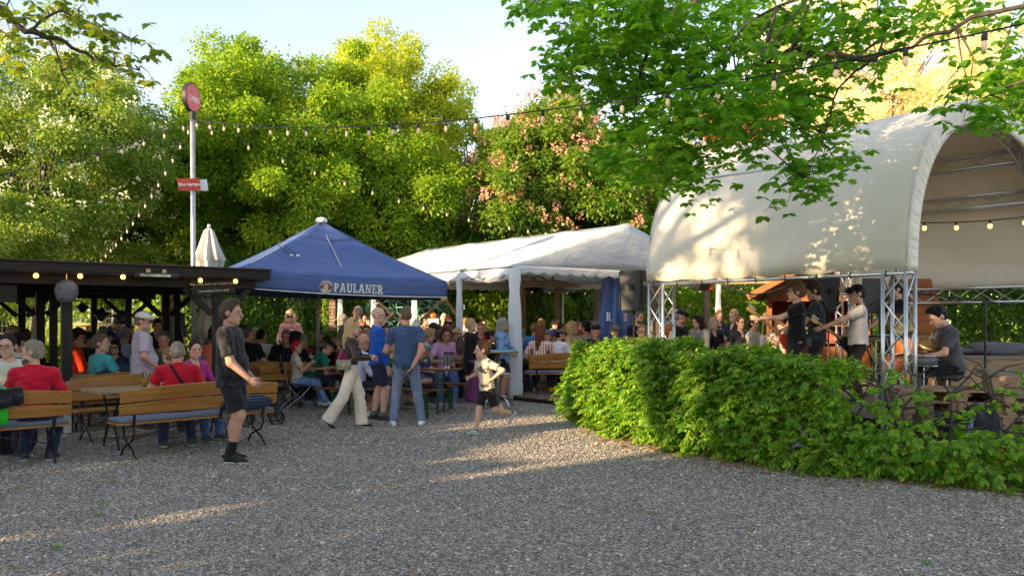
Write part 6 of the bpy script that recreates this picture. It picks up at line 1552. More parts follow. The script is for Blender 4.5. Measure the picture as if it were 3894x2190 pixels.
P('tattooed woman in a black top and white skirt walking on the meadow', 625, 1160, 24.0, -80, z0=gz(0, 24)+.1, lod=1, female=True, skincol=TAN, top=('tee', BLK), bottom=('skirt', rgb(220, 220, 225)), hair=('bun', H_DBLD), glasses='sun', arms=[(-.3, .1, 0), (.3, .15, -.05)])
P('man in a dark jacket with pale bands standing on the meadow', 668, 1141, 23.0, 20, z0=gz(0, 23)+.1, lod=1, head=(-20, 0), skincol=RUDDY, top=('jacket', rgb(44, 46, 54)), bottom=('pants', BLK), hair=('crop', H_SALT), arms=[(-.3, -.02, -.1), (.3, -.02, -.1)])
P('man in a white cap and pale lilac hooded top sitting by the pavilion corner', 790, 1238, 15.2, 150, **sit, head=(20, 6), skincol=DEEP, top=('jacket', rgb(175, 178, 215)), bottom=('pants', DENIM), botmat=denim, hair=('crop', H_DK), hat=('cap', rgb(215, 212, 200)), arms=[(-.15, .35, .15), (.15, .35, .15)])
P('person in a coral jacket with their back against the pavilion post', 822, 1232, 13.9, 30, **sit, build=1.12, head=(0, 0), skincol=TAN, top=('jacket', rgb(240, 110, 88)), hair=('short', BLK), arms=TABLE)
# ---------------------------------------------------------------- under the parasol
P('man in a black T-shirt with grey hair, back to us, under the parasol', 940, 1236, 15.4, 12, **sit, build=1.14, head=(25, 0), skincol=RUDDY, top=('tee', BLK), hair=('short', H_SALT), arms=[(-.2, .35, .2), (.22, .3, .2)])
P('person in a magenta top mostly hidden behind the black T-shirt man', 918, 1262, 16.6, 175, **sit, female=True, lean=8, skincol=FAIR, top=('tee', rgb(205, 30, 130)), hair=('short', H_GRY), arms=TABLE)
P('white-haired man facing us beside the black T-shirt man', 972, 1246, 16.6, 172, **sit, skincol=RUDDY, top=('polo', rgb(210, 205, 205)), hair=('short', H_WHT), arms=TABLE)
P('dark-haired man in a white jacket with his back to us', 996, 1249, 16.2, -10, **sit, head=(35, 0), skincol=TAN, top=('jacket', rgb(215, 212, 210)), hair=('crop', H_DK), arms=TABLE)
P('blond woman in sunglasses and a pink jacket standing at the high table', 1100, 1181, 19.4, 140, female=True, head=(20, 4), skincol=FAIR, top=('jacket', rgb(215, 140, 130)), hair=('long', rgb(225, 190, 135)), glasses='sun', arms=[(-.16, .32, .12), (.16, .32, .12)])
P('woman behind the blond one in pink, only her hair and a small child showing', 1107, 1177, 20.6, 150, female=True, skincol=FAIR, top=('tee', rgb(205, 150, 140)), hair=('bob', H_DBLD))
P('small child carried beside the blond woman in pink', 1119, 1192, 20.3, 200, z0=.55, kid=1.25, skincol=FAIR, top=('tee', rgb(215, 160, 150)), hair=('crop', H_DBLD))
P('bald grey man in a dark jacket and pink shirt resting his chin on his hand', 1088, 1253, 16.1, 160, **sit, build=1.1, head=(15, 10), lean=14, skincol=RUDDY, top=('jacket', rgb(26, 26, 30)), hair=('crop', H_GRY), arms=[(-.1, .30, .42, (-1, .2, -.6)), (.2, .36, .2)])
P('person in a black beret and navy top with their back to us', 1124, 1260, 15.3, 8, **sit, female=True, head=(15, 4), skincol=FAIR, top=('long', rgb(22, 24, 38)), hair=('bob', H_DK), hat=('beret', rgb(20, 18, 20)), arms=TABLE)
P('long-haired blond woman in a pale knit hat behind the black beret', 1152, 1272, 16.4, 170, **sit, female=True, skincol=FAIR, top=('tee', rgb(190, 50, 60)), hair=('long', H_BLD), hat=('beanie', rgb(140, 132, 126)), arms=TABLE)
e, q = P('red-haired woman in a beige blouse on the folding chair raising a wine glass', 1128, 1296, 14.40, 72, lod=0, **sit, female=True, head=(8, 2), lean=-2, skincol=TAN, top=('tee', rgb(186, 168, 152)), bottom=('pants', DENIM), botmat=cloth(rgb(95, 125, 165), 'denim_light', 'denim'), hair=('short', rgb(205, 20, 50)), glasses='clear', shoes=rgb(190, 190, 195), arms=[(-.15, .3, .2), (.16, .27, .36, (.7, -.3, -1))], feet=[(-.12, .52, 0), (.12, .60, 0)])
w_ = pworld(e, q['A'][1][2]); glass('raised stemmed glass of white wine in the hand of the red-haired woman', (w_.x+.03, w_.y-.03, w_.z-.01), fill=(.80, .66, .25), foot=True)
P('man in a dark grey sweater sitting behind the parasol pole', 1212, 1254, 16.6, 165, **sit, build=1.1, head=(25, 6), skincol=RUDDY, top=('long', rgb(66, 64, 70)), hair=('crop', H_SALT), arms=TABLE)
P('man in a green polo and black cap leaning across the table', 1248, 1296, 14.95, 62, **sit, build=1.1, lean=34, head=(8, 12), skincol=RUDDY, top=('polo', rgb(10, 110, 82)), collar=True, hair=('crop', H_SALT), hat=('cap', BLK), arms=[(-.1, .52, .12), (.25, .50, .10)], lod=0)
P('woman in a magenta top with sunglasses in her hair leaning to the green polo man', 1277, 1284, 15.5, -110, **sit, female=True, lean=22, head=(-12, 10), skincol=TAN, top=('tee', rgb(196, 22, 116)), hair=('pony', rgb(175, 140, 90)), arms=[(-.16, .45, .1), (.12, .48, .1)])
P('man in a black cap hidden behind the woman in magenta', 1245, 1274, 16.4, 170, **sit, skincol=TAN, top=('tee', BLK), hair=('crop', H_DK), hat=('cap', BLK))
# ---------------------------------------------------------------- standing group
e, q = P('long-haired blond young woman in a brown top and cream trousers walking right', 1343, 1210, 11.9, 78, lod=0, female=True, build=.92, head=(14, 6), skincol=FAIR, top=('tight', rgb(62, 46, 42)), bottom=('wide', rgb(222, 206, 188)), hair=('long', rgb(228, 188, 132)),
  arms=[(-.02, .30, .22, (-1, -.3, -.5)), (.20, .30, .20, (.8, -.8, -.6))], feet=[(-.07, .16, .0, -4, 6), (.09, -.36, .07, 5, 40)], shoes=rgb(28, 28, 32))
hp = q['hp']; b = MB()
for i in range(5): a = 2*math.pi*i/5; b.quad(*[tuple(hp(.088, -.03+.03*math.cos(a+k), .01+.03*math.sin(a+k))) for k in (-.5, 0, .5)], tuple(hp(.086, -.03, .01)))
b.build('flower_clip', plain('pale_petals', (.75, .72, .30), .6), e)
b = MB(); b.tube([hp(-.07, .04, .10), hp(-.02, .05, .125), hp(.04, .05, .12), hp(.075, .02, .09)], .010, 6); b.build('sunglasses', M_BLKPL, e)
w_ = pworld(e, q['A'][1][2]); t = thing('mobile_phone', 'phone held up by the walking blond woman', 'phone', (w_.x+.12, w_.y, w_.z+.03)); b = MB(); b.box((0, 0, 0), (.15, .07, .010), M=Matrix.Rotation(-.5, 3, 'Y')); b.build('body', M_BLKPL, t, bevel=.003); b = MB(); b.box((-.003, 0, .0065), (.135, .062, .002), M=Matrix.Rotation(-.5, 3, 'Y')); b.build('screen', plain('phone_screen', (.01, .012, .016), .1, bmp=0), t)
def handbag():
    p = pworld(e, q['tp'](.19, -.12, .10)); t = thing('handbag', 'small grey-beige flap handbag at the hip of the walking blond woman', 'bag', p, R(8)); gm = plain('grey_leather', (.22, .20, .155), .45)
    b = MB(); b.box((0, 0, 0), (.21, .075, .145)); b.build('body', gm, t, bevel=.018); b = MB(); b.box((0, -.042, .035), (.215, .01, .085)); b.build('flap', plain('grey_leather_flap', (.26, .24, .185), .4), t, bevel=.004); b = MB(); b.box((0, -.050, .0), (.03, .008, .02)); b.build('clasp', plain('gold_clasp', (.6, .42, .15), .25, .9), t)
    b = MB(); pts = [Vector((.09, 0, .07)), pworld(e, q['tp'](.15, .10, .28))-p, pworld(e, q['tp'](.02, .15, .42))-p, pworld(e, q['tp'](-.07, .06, .53))-p, pworld(e, q['tp'](-.06, -.10, .45))-p, Vector((-.09, .03, .07))]; b.tube([Matrix.Rotation(-R(8), 3, 'Z') @ x if i not in (0, 5) else x for i, x in enumerate(pts)], .009, 6); b.build('strap', gm, t)
handbag()
P('bald man with glasses in a royal blue sweater and navy shorts standing', 1440, 1167, 12.7, 72, lod=0, build=1.02, head=(12, 2), skincol=FAIR, top=('long', rgb(24, 84, 176)), collar=True, bottom=('shorts', rgb(40, 46, 64)), hair=('bald', BLK), glasses='clear', arms=[(-.24, .1, -.05), (.26, .12, -.10, (.5, -1, -.3))], feet=[(-.11, -.06, 0, -4), (.11, .06, 0, 8)], socks=(rgb(105, 105, 115), .07), shoes=rgb(46, 42, 36))
e, q = P('man in a slate blue polo and grey-blue trousers seen from behind', 1541, 1165, 12.2, -8, lod=0, build=1.08, head=(-24, 4), skincol=RUDDY, top=('polo', rgb(62, 82, 116)), collar=True, bottom=('pants', rgb(112, 124, 152)), hair=('crop', rgb(125, 98, 76)), glasses='clear', arms=[(-.2, .28, .18), (.10, -.20, -.02, (1, -.5, -.2))], feet=[(-.19, -.02, 0, -12), (.22, 0, 0, 14)], shoes=rgb(222, 222, 224))
w_ = pworld(e, q['A'][1][2]); t = thing('mobile_phone', 'phone held behind his back by the man in the slate polo', 'phone', (w_.x-.085, w_.y-.045, w_.z-.05), 0); Mq = Matrix.Rotation(.5, 3, 'Y'); b = MB(); b.box((0, 0, 0), (.155, .010, .078), M=Mq); b.build('body', M_BLKPL, t, bevel=.003); b = MB(); b.box((0, -.006, 0), (.14, .002, .068), M=Mq); b.build('screen', plain('phone_screen_green', (.012, .05, .055), .1, bmp=0), t)
P('bald man with glasses in a white and navy shirt seated behind the walking woman', 1383, 1268, 13.45, 60, **sit, build=1.06, lean=10, head=(20, 4), skincol=TAN, top=('long', rgb(196, 200, 225)), bottom=('shorts', NAVY), hair=('bald', BLK), glasses='sun', shoes=rgb(215, 215, 215), arms=TABLE, lod=0, feet=[(-.12, .2, 0), (.12, .1, 0)])
P('woman in a green quilted vest facing us between the two standing men', 1492, 1290, 14.85, 178, **sit, female=True, head=(-5, 4), skincol=FAIR, top=('tee', rgb(30, 130, 60)), topmat=cloth(rgb(24, 120, 52), 'green_vest', 'quilt'), bottom=('pants', DENIM), botmat=dkdenim, hair=('bob', H_DBLD), shoes=rgb(170, 168, 165), arms=TABLE)
P('woman in a navy top and blue patterned skirt sitting at the beer table', 1598, 1312, 14.45, -118, **sit, female=True, lean=20, head=(-5, 12), skincol=FAIR, top=('tee', rgb(34, 44, 92)), bottom=('skirt', BLK), botmat=cloth(rgb(40, 52, 96), 'blue_white_print', 'dots', rgb(190, 198, 215)), hair=('long', H_DBLD), arms=[(-.24, .34, .22), (.16, .36, .24)])
e, q = P('woman with short fair hair in a black cardigan and plum trousers', 1792, 1211, 15.6, 66, lod=0, female=True, build=1.1, belly=.03, head=(14, 2), skincol=FAIR, top=('cardigan', rgb(24, 23, 25)), bottom=('wide', rgb(124, 62, 106)), hair=('short', rgb(214, 178, 128)), arms=[(-.05, .36, .26, (-1, -.4, -.6)), (.06, .38, .26, (1, -.5, -.6))], shoes=rgb(40, 40, 40))
p = pworld(e, q['tp'](.02, -.24, .28)); t = thing('backpack', 'small brown checked backpack on the woman in the black cardigan', 'bag', p, R(-66)); G = Field((-.16, -.12, -.22), (.16, .12, .22), .015); G.ell((0, 0, 0), (.13, .085, .19), None, .02, warp=.006); G.build('sack', cloth(rgb(70, 58, 48), 'brown_check', 'dots', rgb(105, 88, 70), .6), t); b = MB(); b.tube([(-.07, .07, .14), (-.07, .12, .22), (-.07, .2, .2)], .012, 6); b.tube([(.07, .07, .14), (.07, .12, .22), (.07, .2, .2)], .012, 6); b.build('strap', cloth(rgb(70, 50, 38)), t)
P('woman with long grey hair in a denim jacket and black shorts standing', 1912, 1208, 16.0, 104, lod=0, female=True, build=1.04, head=(-22, 2), skincol=TAN, top=('jacket', rgb(110, 145, 185)), topmat=cloth(rgb(112, 146, 186), 'jacket_denim', 'denim'), bottom=('shorts', BLK), hair=('long', rgb(165, 158, 150)), arms=[(-.1, .26, .12, (-1, -.3, -.4)), (.14, .24, .08, (1, -.6, -.4))], socks=(BLK, .03), shoes=rgb(30, 30, 30))
P('boy in a cream and grey patterned T-shirt running left across the gravel', 1833, 1297, 11.07, -122, lod=0, kid=1.22, build=1.06, lean=9, head=(24, 0), skincol=FAIR, top=('tee', rgb(200, 180, 155)), topmat=cloth(rgb(204, 184, 160), 'grey_tie_dye', 'blotch', rgb(74, 72, 74), .8), bottom=('shorts', rgb(34, 30, 30)), hair=('quiff', rgb(110, 74, 44)),
  arms=[(-.30, .06, .17, (-.8, -1, -.2)), (.26, .24, .17, (.9, -.9, -.4))], feet=[(-.07, -.50, .30, 0, 55), (.08, .20, .0, 0, -10)], shoes=rgb(170, 172, 170), h=1.35, socks=(rgb(60, 60, 60), .03))
P('woman with a bun in a black jacket behind the standing table', 1868, 1256, 16.9, 75, **sit, z0=.1, female=True, head=(10, 8), skincol=TAN, top=('jacket', BLK), hair=('bun', H_DK), arms=TABLE)
# ---------------------------------------------------------------- marquee crowd
D = dict(z0=.1)
P('blond ponytailed woman in a white T-shirt leaning on her arms in the marquee', 1632, 1244, 16.9, 60, **sit, female=True, lean=24, head=(10, 6), skincol=FAIR, top=('tee', WHITE), hair=('pony', H_BLD), arms=[(-.15, .45, .15), (.15, .45, .15)])
P('man in a grey polo seen from behind beside the tablet woman', 1672, 1252, 16.2, -15, **sit, build=1.1, head=(30, 6), skincol=RUDDY, top=('polo', rgb(140, 146, 158)), collar=True, hair=('crop', H_SALT), arms=TABLE)
e, q = P('auburn woman in a pink T-shirt holding a dark tablet', 1697, 1240, 15.9, 172, **sit, female=True, build=1.08, head=(-4, 14), skincol=TAN, top=('tee', rgb(212, 160, 198)), bottom=('pants', DENIM), botmat=denim, hair=('bob', rgb(118, 56, 38)), arms=[(-.08, .32, .30, (-1, 0, -.8)), (.10, .30, .22, (1, 0, -.8))], shoes=rgb(190, 110, 130), lod=0)
w_ = pworld(e, q['A'][0][2]); t = thing('tablet', 'dark tablet held by the auburn woman in pink', 'tablet', (w_.x-.05, w_.y-.07, w_.z+.03), .3); b = MB(); b.box((0, 0, 0), (.2, .012, .15), M=Matrix.Rotation(-.3, 3, 'X')); b.build('cover', plain('tablet_cover', (.02, .018, .035), .4), t, bevel=.004); b = MB(); b.box((0, .008, .002), (.18, .002, .13), M=Matrix.Rotation(-.3, 3, 'X')); b.build('screen', plain('phone_screen', (.01, .012, .016), .1), t)
P('person in a straw hat behind the woman with the tablet', 1738, 1248, 17.2, 150, **sit, female=True, skincol=TAN, top=('tee', rgb(205, 140, 100)), hair=('long', H_DBLD), hat=('straw', rgb(190, 150, 95)))
P('brown-haired man with sunglasses and a white collar behind the tablet woman', 1700, 1223, 18.0, 165, **sit, z0=.1, head=(10, 0), skincol=RUDDY, top=('polo', WHITE), hair=('quiff', H_BRN), glasses='sun', arms=TABLE)
P('ginger-haired man in black with sunglasses in the marquee', 1706, 1204, 19.2, 160, **sit, z0=.25, skincol=RUDDY, top=('jacket', BLK), hair=('short', H_GIN), glasses='sun', arms=TABLE)
P('grey-bearded man in a charcoal shirt in the marquee', 1689, 1192, 20.3, 175, z0=.1, lean=4, skincol=RUDDY, top=('polo', rgb(72, 74, 84)), collar=True, hair=('short', H_WHT), beard=(H_WHT,), arms=TABLE, **{'pose': 'sit', 'seat': .72})
P('man in a dark baseball cap left of the ginger-haired man', 1650, 1227, 17.7, 150, **sit, z0=.1, head=(-25, 10), skincol=RUDDY, top=('jacket', rgb(36, 36, 36)), hair=('crop', H_DK), hat=('cap', rgb(46, 42, 38)), arms=TABLE)
P('curly blond woman with red lipstick at the marquee edge', 1566, 1190, 20.0, 172, z0=.1, pose='sit', seat=.66, female=True, skincol=FAIR, top=('tee', rgb(60, 50, 50)), hair=('bob', rgb(230, 205, 165)))
P('dark ponytailed woman with bare tattooed arms behind the pumpkin box', 1622, 1197, 20.6, 150, z0=.1, pose='sit', seat=.6, female=True, head=(-30, 14), skincol=TAN, top=('tee', rgb(190, 150, 130)), hair=('pony', H_DK))
P('ponytailed woman in a black and white striped top behind the blue sweater', 1468, 1229, 17.8, 165, **sit, female=True, skincol=FAIR, top=('tee', BLK), topmat=cloth(BLK, 'bw_stripe', 'stripe_h', WHITE, 1.6), hair=('pony', H_BRN), arms=TABLE)
P('man in a dark cap behind the striped woman', 1490, 1222, 18.8, 170, **sit, skincol=RUDDY, top=('tee', rgb(30, 40, 60)), hair=('crop', H_DK), hat=('cap', BLK))
P('grey-haired man in a grey camouflage T-shirt standing by the tent leg', 1360, 1165, 20.8, -120, z0=.1, head=(10, 0), skincol=RUDDY, top=('tee', GREY), topmat=cloth(rgb(84, 90, 92), 'camo', 'blotch', rgb(140, 142, 136), 1.2), hair=('short', H_GRY), pose='sit', seat=.8)
P('woman with grey bobbed hair in a burgundy top by the rope coil', 1306, 1195, 19.8, 60, pose='sit', seat=.6, female=True, head=(30, 0), skincol=TAN, top=('tee', rgb(92, 46, 52)), hair=('bob', rgb(150, 142, 130)))
P('woman in a dark leather jacket below the burgundy top', 1310, 1236, 18.3, 20, **sit, female=True, skincol=FAIR, top=('jacket', rgb(34, 32, 34)), hair=('bob', H_SALT), arms=TABLE)
P('dark-haired boy in a grey-green T-shirt in the marquee', 1408, 1199, 20.6, -70, pose='sit', seat=.66, kid=1.1, head=(0, 10), skincol=TAN, top=('tee', rgb(96, 118, 108)), hair=('short', H_DK))
P('brown-haired man beside the dark-haired boy', 1390, 1194, 21.6, 190, pose='sit', seat=.7, skincol=TAN, top=('tee', rgb(52, 44, 46)), hair=('short', H_DK), lod=1)
P('sunburnt man in sunglasses behind the bald man in the marquee', 1378, 1222, 18.6, 165, **sit, z0=.15, skincol=RUDDY, top=('tee', rgb(40, 44, 60)), hair=('crop', H_GIN), glasses='sun')
P('red-cheeked man facing us between the tent leg and the blue sweater', 1395, 1232, 17.9, 172, **sit, skincol=RUDDY, top=('tee', NAVY), hair=('crop', H_BRN), arms=TABLE)
P('woman in a red T-shirt with short brown hair in the marquee', 1828, 1226, 19.6, 170, **sit, z0=.1, female=True, skincol=TAN, top=('tee', rgb(205, 30, 26)), hair=('short', rgb(150, 105, 65)), arms=TABLE)
P('dark-haired woman with glasses behind the woman in red', 1840, 1216, 20.6, 172, pose='sit', seat=.55, z0=.1, female=True, skincol=FAIR, top=('tee', rgb(50, 40, 44)), hair=('short', H_DK), glasses='clear')
P('man in a grey shirt with his back to us near the ivy post', 1794, 1192, 22.4, 15, pose='sit', seat=.75, z0=.1, skincol=TAN, top=('tee', rgb(150, 152, 160)), hair=('crop', H_DK), lod=1)
P('fair-haired woman leaning on the man in the grey shirt', 1778, 1200, 22.6, 60, pose='sit', seat=.7, z0=.1, female=True, skincol=FAIR, top=('tee', rgb(160, 160, 165)), hair=('long', H_DBLD), lod=1)
P('woman in grey gesturing with open arms by the ivy post', 1846, 1194, 22.8, -120, pose='sit', seat=.75, z0=.1, female=True, skincol=FAIR, top=('long', rgb(120, 120, 132)), hair=('bob', H_BRN), arms=[(-.5, .2, .2), (.55, .15, .2)], lod=1)
P('child in a teal cap and dark sunglasses beside the white tent leg', 1978, 1283, 17.9, 178, **sit, z0=.1, kid=1.18, head=(14, 8), skincol=FAIR, top=('tee', rgb(40, 100, 140)), topmat=cloth(rgb(40, 100, 145), 'teal_stripe', 'stripe_h', rgb(20, 40, 60), 1.5), hair=('crop', H_DBLD), hat=('beanie', rgb(20, 130, 150)), glasses='sun', arms=TABLE)
P('long-haired woman in a pink and white striped shirt with her back to us', 2057, 1243, 17.15, 14, lod=0, **sit, z0=.1, female=True, build=1.08, head=(24, 4), skincol=FAIR, top=('long', rgb(228, 190, 178)), topmat=cloth(rgb(235, 222, 216), 'pink_stripes', 'stripe_v', rgb(214, 140, 122), 1.0), bottom=('pants', BLK), hair=('long', rgb(128, 72, 42)), arms=[(-.3, .3, .2), (.2, .38, .22)], feet=[(-.15, .1, 0), (.24, .04, 0)], shoes=rgb(205, 140, 30))
P('bearded man in a white shirt and olive cap in profile on the deck bench', 2132, 1252, 17.3, 40, lod=0, **sit, z0=.1, build=1.1, lean=12, head=(40, 2), skincol=RUDDY, top=('long', rgb(222, 220, 228)), bottom=('pants', BLK), hair=('crop', H_DK), hat=('cap', rgb(78, 82, 68)), glasses='clear', beard=(rgb(70, 46, 32), .02), arms=[(-.15, .4, .2), (.2, .42, .22)])
P('man in a bright blue T-shirt with sunglasses on his head, back to us', 2035, 1227, 19.3, -5, **sit, z0=.1, head=(40, 0), skincol=RUDDY, top=('tee', rgb(62, 122, 205)), hair=('crop', rgb(150, 120, 90)), arms=TABLE)
P('ginger-haired person in an ochre sweater in the marquee', 2060, 1212, 20.0, 30, **sit, z0=.3, head=(20, 0), skincol=RUDDY, top=('long', rgb(190, 118, 40)), hair=('short', rgb(205, 150, 100)), arms=TABLE)
P('grey-haired person low behind the striped shirt', 2082, 1255, 18.2, 160, **sit, z0=.05, skincol=RUDDY, top=('tee', rgb(70, 76, 70)), hair=('crop', H_SALT), hat=('beanie', rgb(100, 100, 96)))
P('man with sunglasses on his head in a slate T-shirt leaning right', 2112, 1208, 20.8, 110, side=-14, **sit, z0=.3, build=1.1, head=(20, 0), skincol=RUDDY, top=('tee', rgb(84, 104, 150)), hair=('crop', H_SALT), glasses='clear', arms=TABLE)
P('laughing brown-haired woman behind the olive cap', 2136, 1231, 19.4, 150, **sit, z0=.1, female=True, head=(-10, 0), skincol=TAN, top=('tee', rgb(125, 95, 75)), hair=('pony', H_BRN), arms=TABLE)
P('auburn woman with hidden face beside the laughing woman', 2160, 1226, 20.4, 175, **sit, z0=.2, female=True, skincol=FAIR, top=('tee', rgb(120, 60, 60)), hair=('bob', H_AUB), arms=TABLE)
e, q = P('blond woman in a tan cardigan filming with her phone', 2178, 1222, 18.6, 150, **sit, z0=.1, female=True, head=(-40, 0), skincol=FAIR, top=('long', rgb(196, 165, 130)), hair=('bob', H_BLD), arms=[(-.18, .42, .38), (.05, .46, .40)])
w_ = pworld(e, q['A'][0][2]); t = thing('mobile_phone', 'phone raised by the blond woman in the tan cardigan', 'phone', (w_.x+.03, w_.y-.05, w_.z+.05)); b = MB(); b.box((0, 0, 0), (.15, .012, .08)); b.build('body', M_BLKPL, t, bevel=.004); b = MB(); b.box((0, .008, 0), (.138, .002, .07)); b.build('screen', plain('phone_screen', (.01, .012, .016), .1), t)
P('dark-haired man seen from behind right of the filming woman', 2228, 1221, 18.9, -30, **sit, z0=.1, build=1.1, head=(-10, 0), skincol=TAN, top=('tee', rgb(185, 160, 130)), hair=('short', H_DK), arms=TABLE)
P('man in a navy top facing us between the phone and the dark-haired man', 2206, 1222, 20.6, 178, **sit, z0=.1, skincol=RUDDY, top=('polo', NAVY), hair=('crop', H_GRY), arms=TABLE)
P('dark-haired man far back in the marquee above the phone', 2188, 1214, 22.0, 175, **sit, z0=.2, skincol=TAN, top=('tee', rgb(110, 110, 120)), hair=('short', H_DK), lod=1)
P('short-haired grey woman in a pink top in the marquee', 2258, 1220, 20.4, 140, **sit, z0=.1, female=True, skincol=FAIR, top=('tee', rgb(212, 150, 190)), hair=('short', H_GRY), arms=TABLE)
P('man in a black beret facing us above the hedge', 2266, 1236, 17.6, 160, **sit, z0=.1, head=(15, 8), skincol=RUDDY, top=('jacket', BLK), hair=('crop', H_SALT), hat=('beret', rgb(20, 19, 22)), arms=TABLE)
P('brown-haired man in a grey shirt right of the black beret', 2288, 1230, 18.4, 20, **sit, z0=.1, head=(40, 0), skincol=RUDDY, top=('polo', rgb(140, 150, 152)), hair=('short', H_BRN), arms=TABLE)
P('grey-haired person behind the brown-haired man in grey', 2281, 1216, 21.0, 175, **sit, z0=.1, skincol=RUDDY, top=('tee', GREY), hair=('short', H_GRY))
P('man in an olive flat cap just above the hedge', 2338, 1236, 17.9, 150, **sit, z0=.1, head=(20, 4), skincol=RUDDY, top=('jacket', rgb(120, 118, 110)), hair=('crop', H_GRY), hat=('flatcap', rgb(105, 96, 78)))
P('grey person behind the olive flat cap', 2308, 1238, 18.8, 30, **sit, z0=.05, skincol=FAIR, top=('tee', rgb(110, 112, 118)), hair=('short', rgb(130, 125, 118)))
P('child in a pink top on the meadow beyond the marquee', 2312, 1203, 24.5, 120, z0=gz(0, 24.5)*.4, lod=2, kid=1.1, female=True, skincol=FAIR, top=('tee', rgb(225, 120, 170)), hair=('pony', H_GIN), pose='sit', seat=.6)
P('far girl in a pale pink top seen from behind beyond the barrier', 2193, 1174, 29.0, 10, z0=gz(0, 29)+.25, lod=2, female=True, skincol=FAIR, top=('tee', rgb(230, 180, 190)), hair=('bob', H_AUB), pose='sit', seat=.6)
P('far person in a pale green top beyond the barrier', 2219, 1178, 29.3, 10, z0=gz(0, 29)+.25, lod=2, female=True, skincol=FAIR, top=('tee', rgb(150, 175, 130)), hair=('bob', H_AUB), pose='sit', seat=.6)
# ---------------------------------------------------------------- in front of the stage
P('moustached man in a black T-shirt standing under the loudspeaker', 2428, 1180, 17.2, 150, build=1.08, head=(-15, 4), skincol=RUDDY, top=('tee', BLK), hair=('short', H_SALT), beard=(H_SALT,), arms=[(-.1, .25, .2), (.1, .25, .2)])
P('man with glasses whose face shows low beside the speaker pole', 2442, 1233, 15.2, 178, **sit, z0=.1, skincol=RUDDY, top=('tee', GREY), hair=('short', rgb(150, 120, 85)), glasses='clear')
P('ginger-haired child low behind the truss tower', 2548, 1236, 15.6, 150, **sit, kid=1.1, female=True, z0=.05, skincol=FAIR, top=('tee', rgb(60, 60, 80)), hair=('bob', H_GIN))
P('curly-haired young man in a white shirt with black stripes behind the truss', 2566, 1165, 18.6, 160, head=(-10, 4), skincol=FAIR, top=('polo', WHITE), topmat=cloth(rgb(225, 225, 230), 'black_white_vstripe', 'stripe_v', rgb(60, 62, 70), 1.4), collar=True, hair=('quiff', rgb(52, 34, 26)), arms=[(-.15, .3, .15), (.15, .3, .15)])
P('man in a black baseball cap and black T-shirt right of the truss', 2590, 1179, 16.4, 130, build=1.12, belly=.04, head=(-25, 8), skincol=RUDDY, top=('tee', BLK), hair=('crop', H_GRY), hat=('cap', BLK), arms=[(-.15, .3, .1), (.15, .3, .1)])
P('dark-haired woman in a grey striped cardigan over a cream top', 2652, 1198, 16.2, -140, female=True, head=(30, 14), skincol=TAN, top=('jacket', rgb(140, 136, 132)), topmat=cloth(rgb(150, 146, 140), 'grey_stripe_knit', 'stripe_v', rgb(95, 92, 94), 2), hair=('long', H_DK), arms=[(-.1, .28, .05), (.12, .26, .0)])
P('grey-blond person in black partly hidden by the tent leg', 2714, 1208, 16.6, 165, skincol=FAIR, female=True, top=('tee', BLK), hair=('bob', rgb(180, 165, 140)))
P('young woman with long brown hair behind the tent leg', 2735, 1180, 19.6, 170, female=True, head=(8, 6), skincol=FAIR, top=('long', rgb(38, 42, 58)), hair=('long', rgb(140, 95, 60)), arms=[(-.2, .25, .1), (.2, .25, .1)])
P('woman with a blond bob in a navy top looking left', 2790, 1177, 18.0, -125, female=True, head=(-12, 2), skincol=FAIR, top=('tee', rgb(34, 38, 54)), hair=('bob', rgb(185, 155, 110)))
P('smiling woman with glasses in a dark navy T-shirt above the hedge', 2815, 1202, 16.5, 165, female=True, head=(-6, -4), skincol=FAIR, top=('tee', rgb(26, 28, 38)), hair=('pony', rgb(100, 70, 50)), glasses='clear')
P('short-haired woman with glasses in an oatmeal cardigan and white top', 2866, 1207, 16.2, 130, female=True, build=1.14, head=(-10, 0), skincol=TAN, top=('jacket', rgb(180, 168, 148)), hair=('short', H_DK), glasses='clear', arms=[(-.1, .28, .05), (.12, .26, .02)])
P('person in a leopard print top and white skirt beside the guitar', 2962, 1205, 15.0, -150, female=True, head=(0, 10), skincol=TAN, top=('long', rgb(160, 140, 120)), topmat=cloth(rgb(190, 172, 150), 'leopard', 'dots', rgb(50, 36, 28), .5), bottom=('skirt', WHITE), hair=('short', H_SALT), arms=[(-.2, .25, .1), (.2, .25, .1)])
t = thing('basket_bag', 'white basket bag with pale handles beside the leopard print', 'bag', (gx(2912, 15.2), 15.2, 1.02)); b = MB(); b.box((0, 0, .16), (.2, .12, .32)); b.build('sack', plain('white_weave', (.75, .68, .58), .8), t, bevel=.02); b = MB(); b.tube([(-.07, 0, .32), (-.04, 0, .62), (.05, 0, .62), (.08, 0, .32)], .014, 6); b.build('handle', plain('cane', (.6, .45, .22), .6), t); b = MB(); b.box((0, 0, -.5), (.05, .05, 1.0)); b.build('pole', M_PINEV, t)
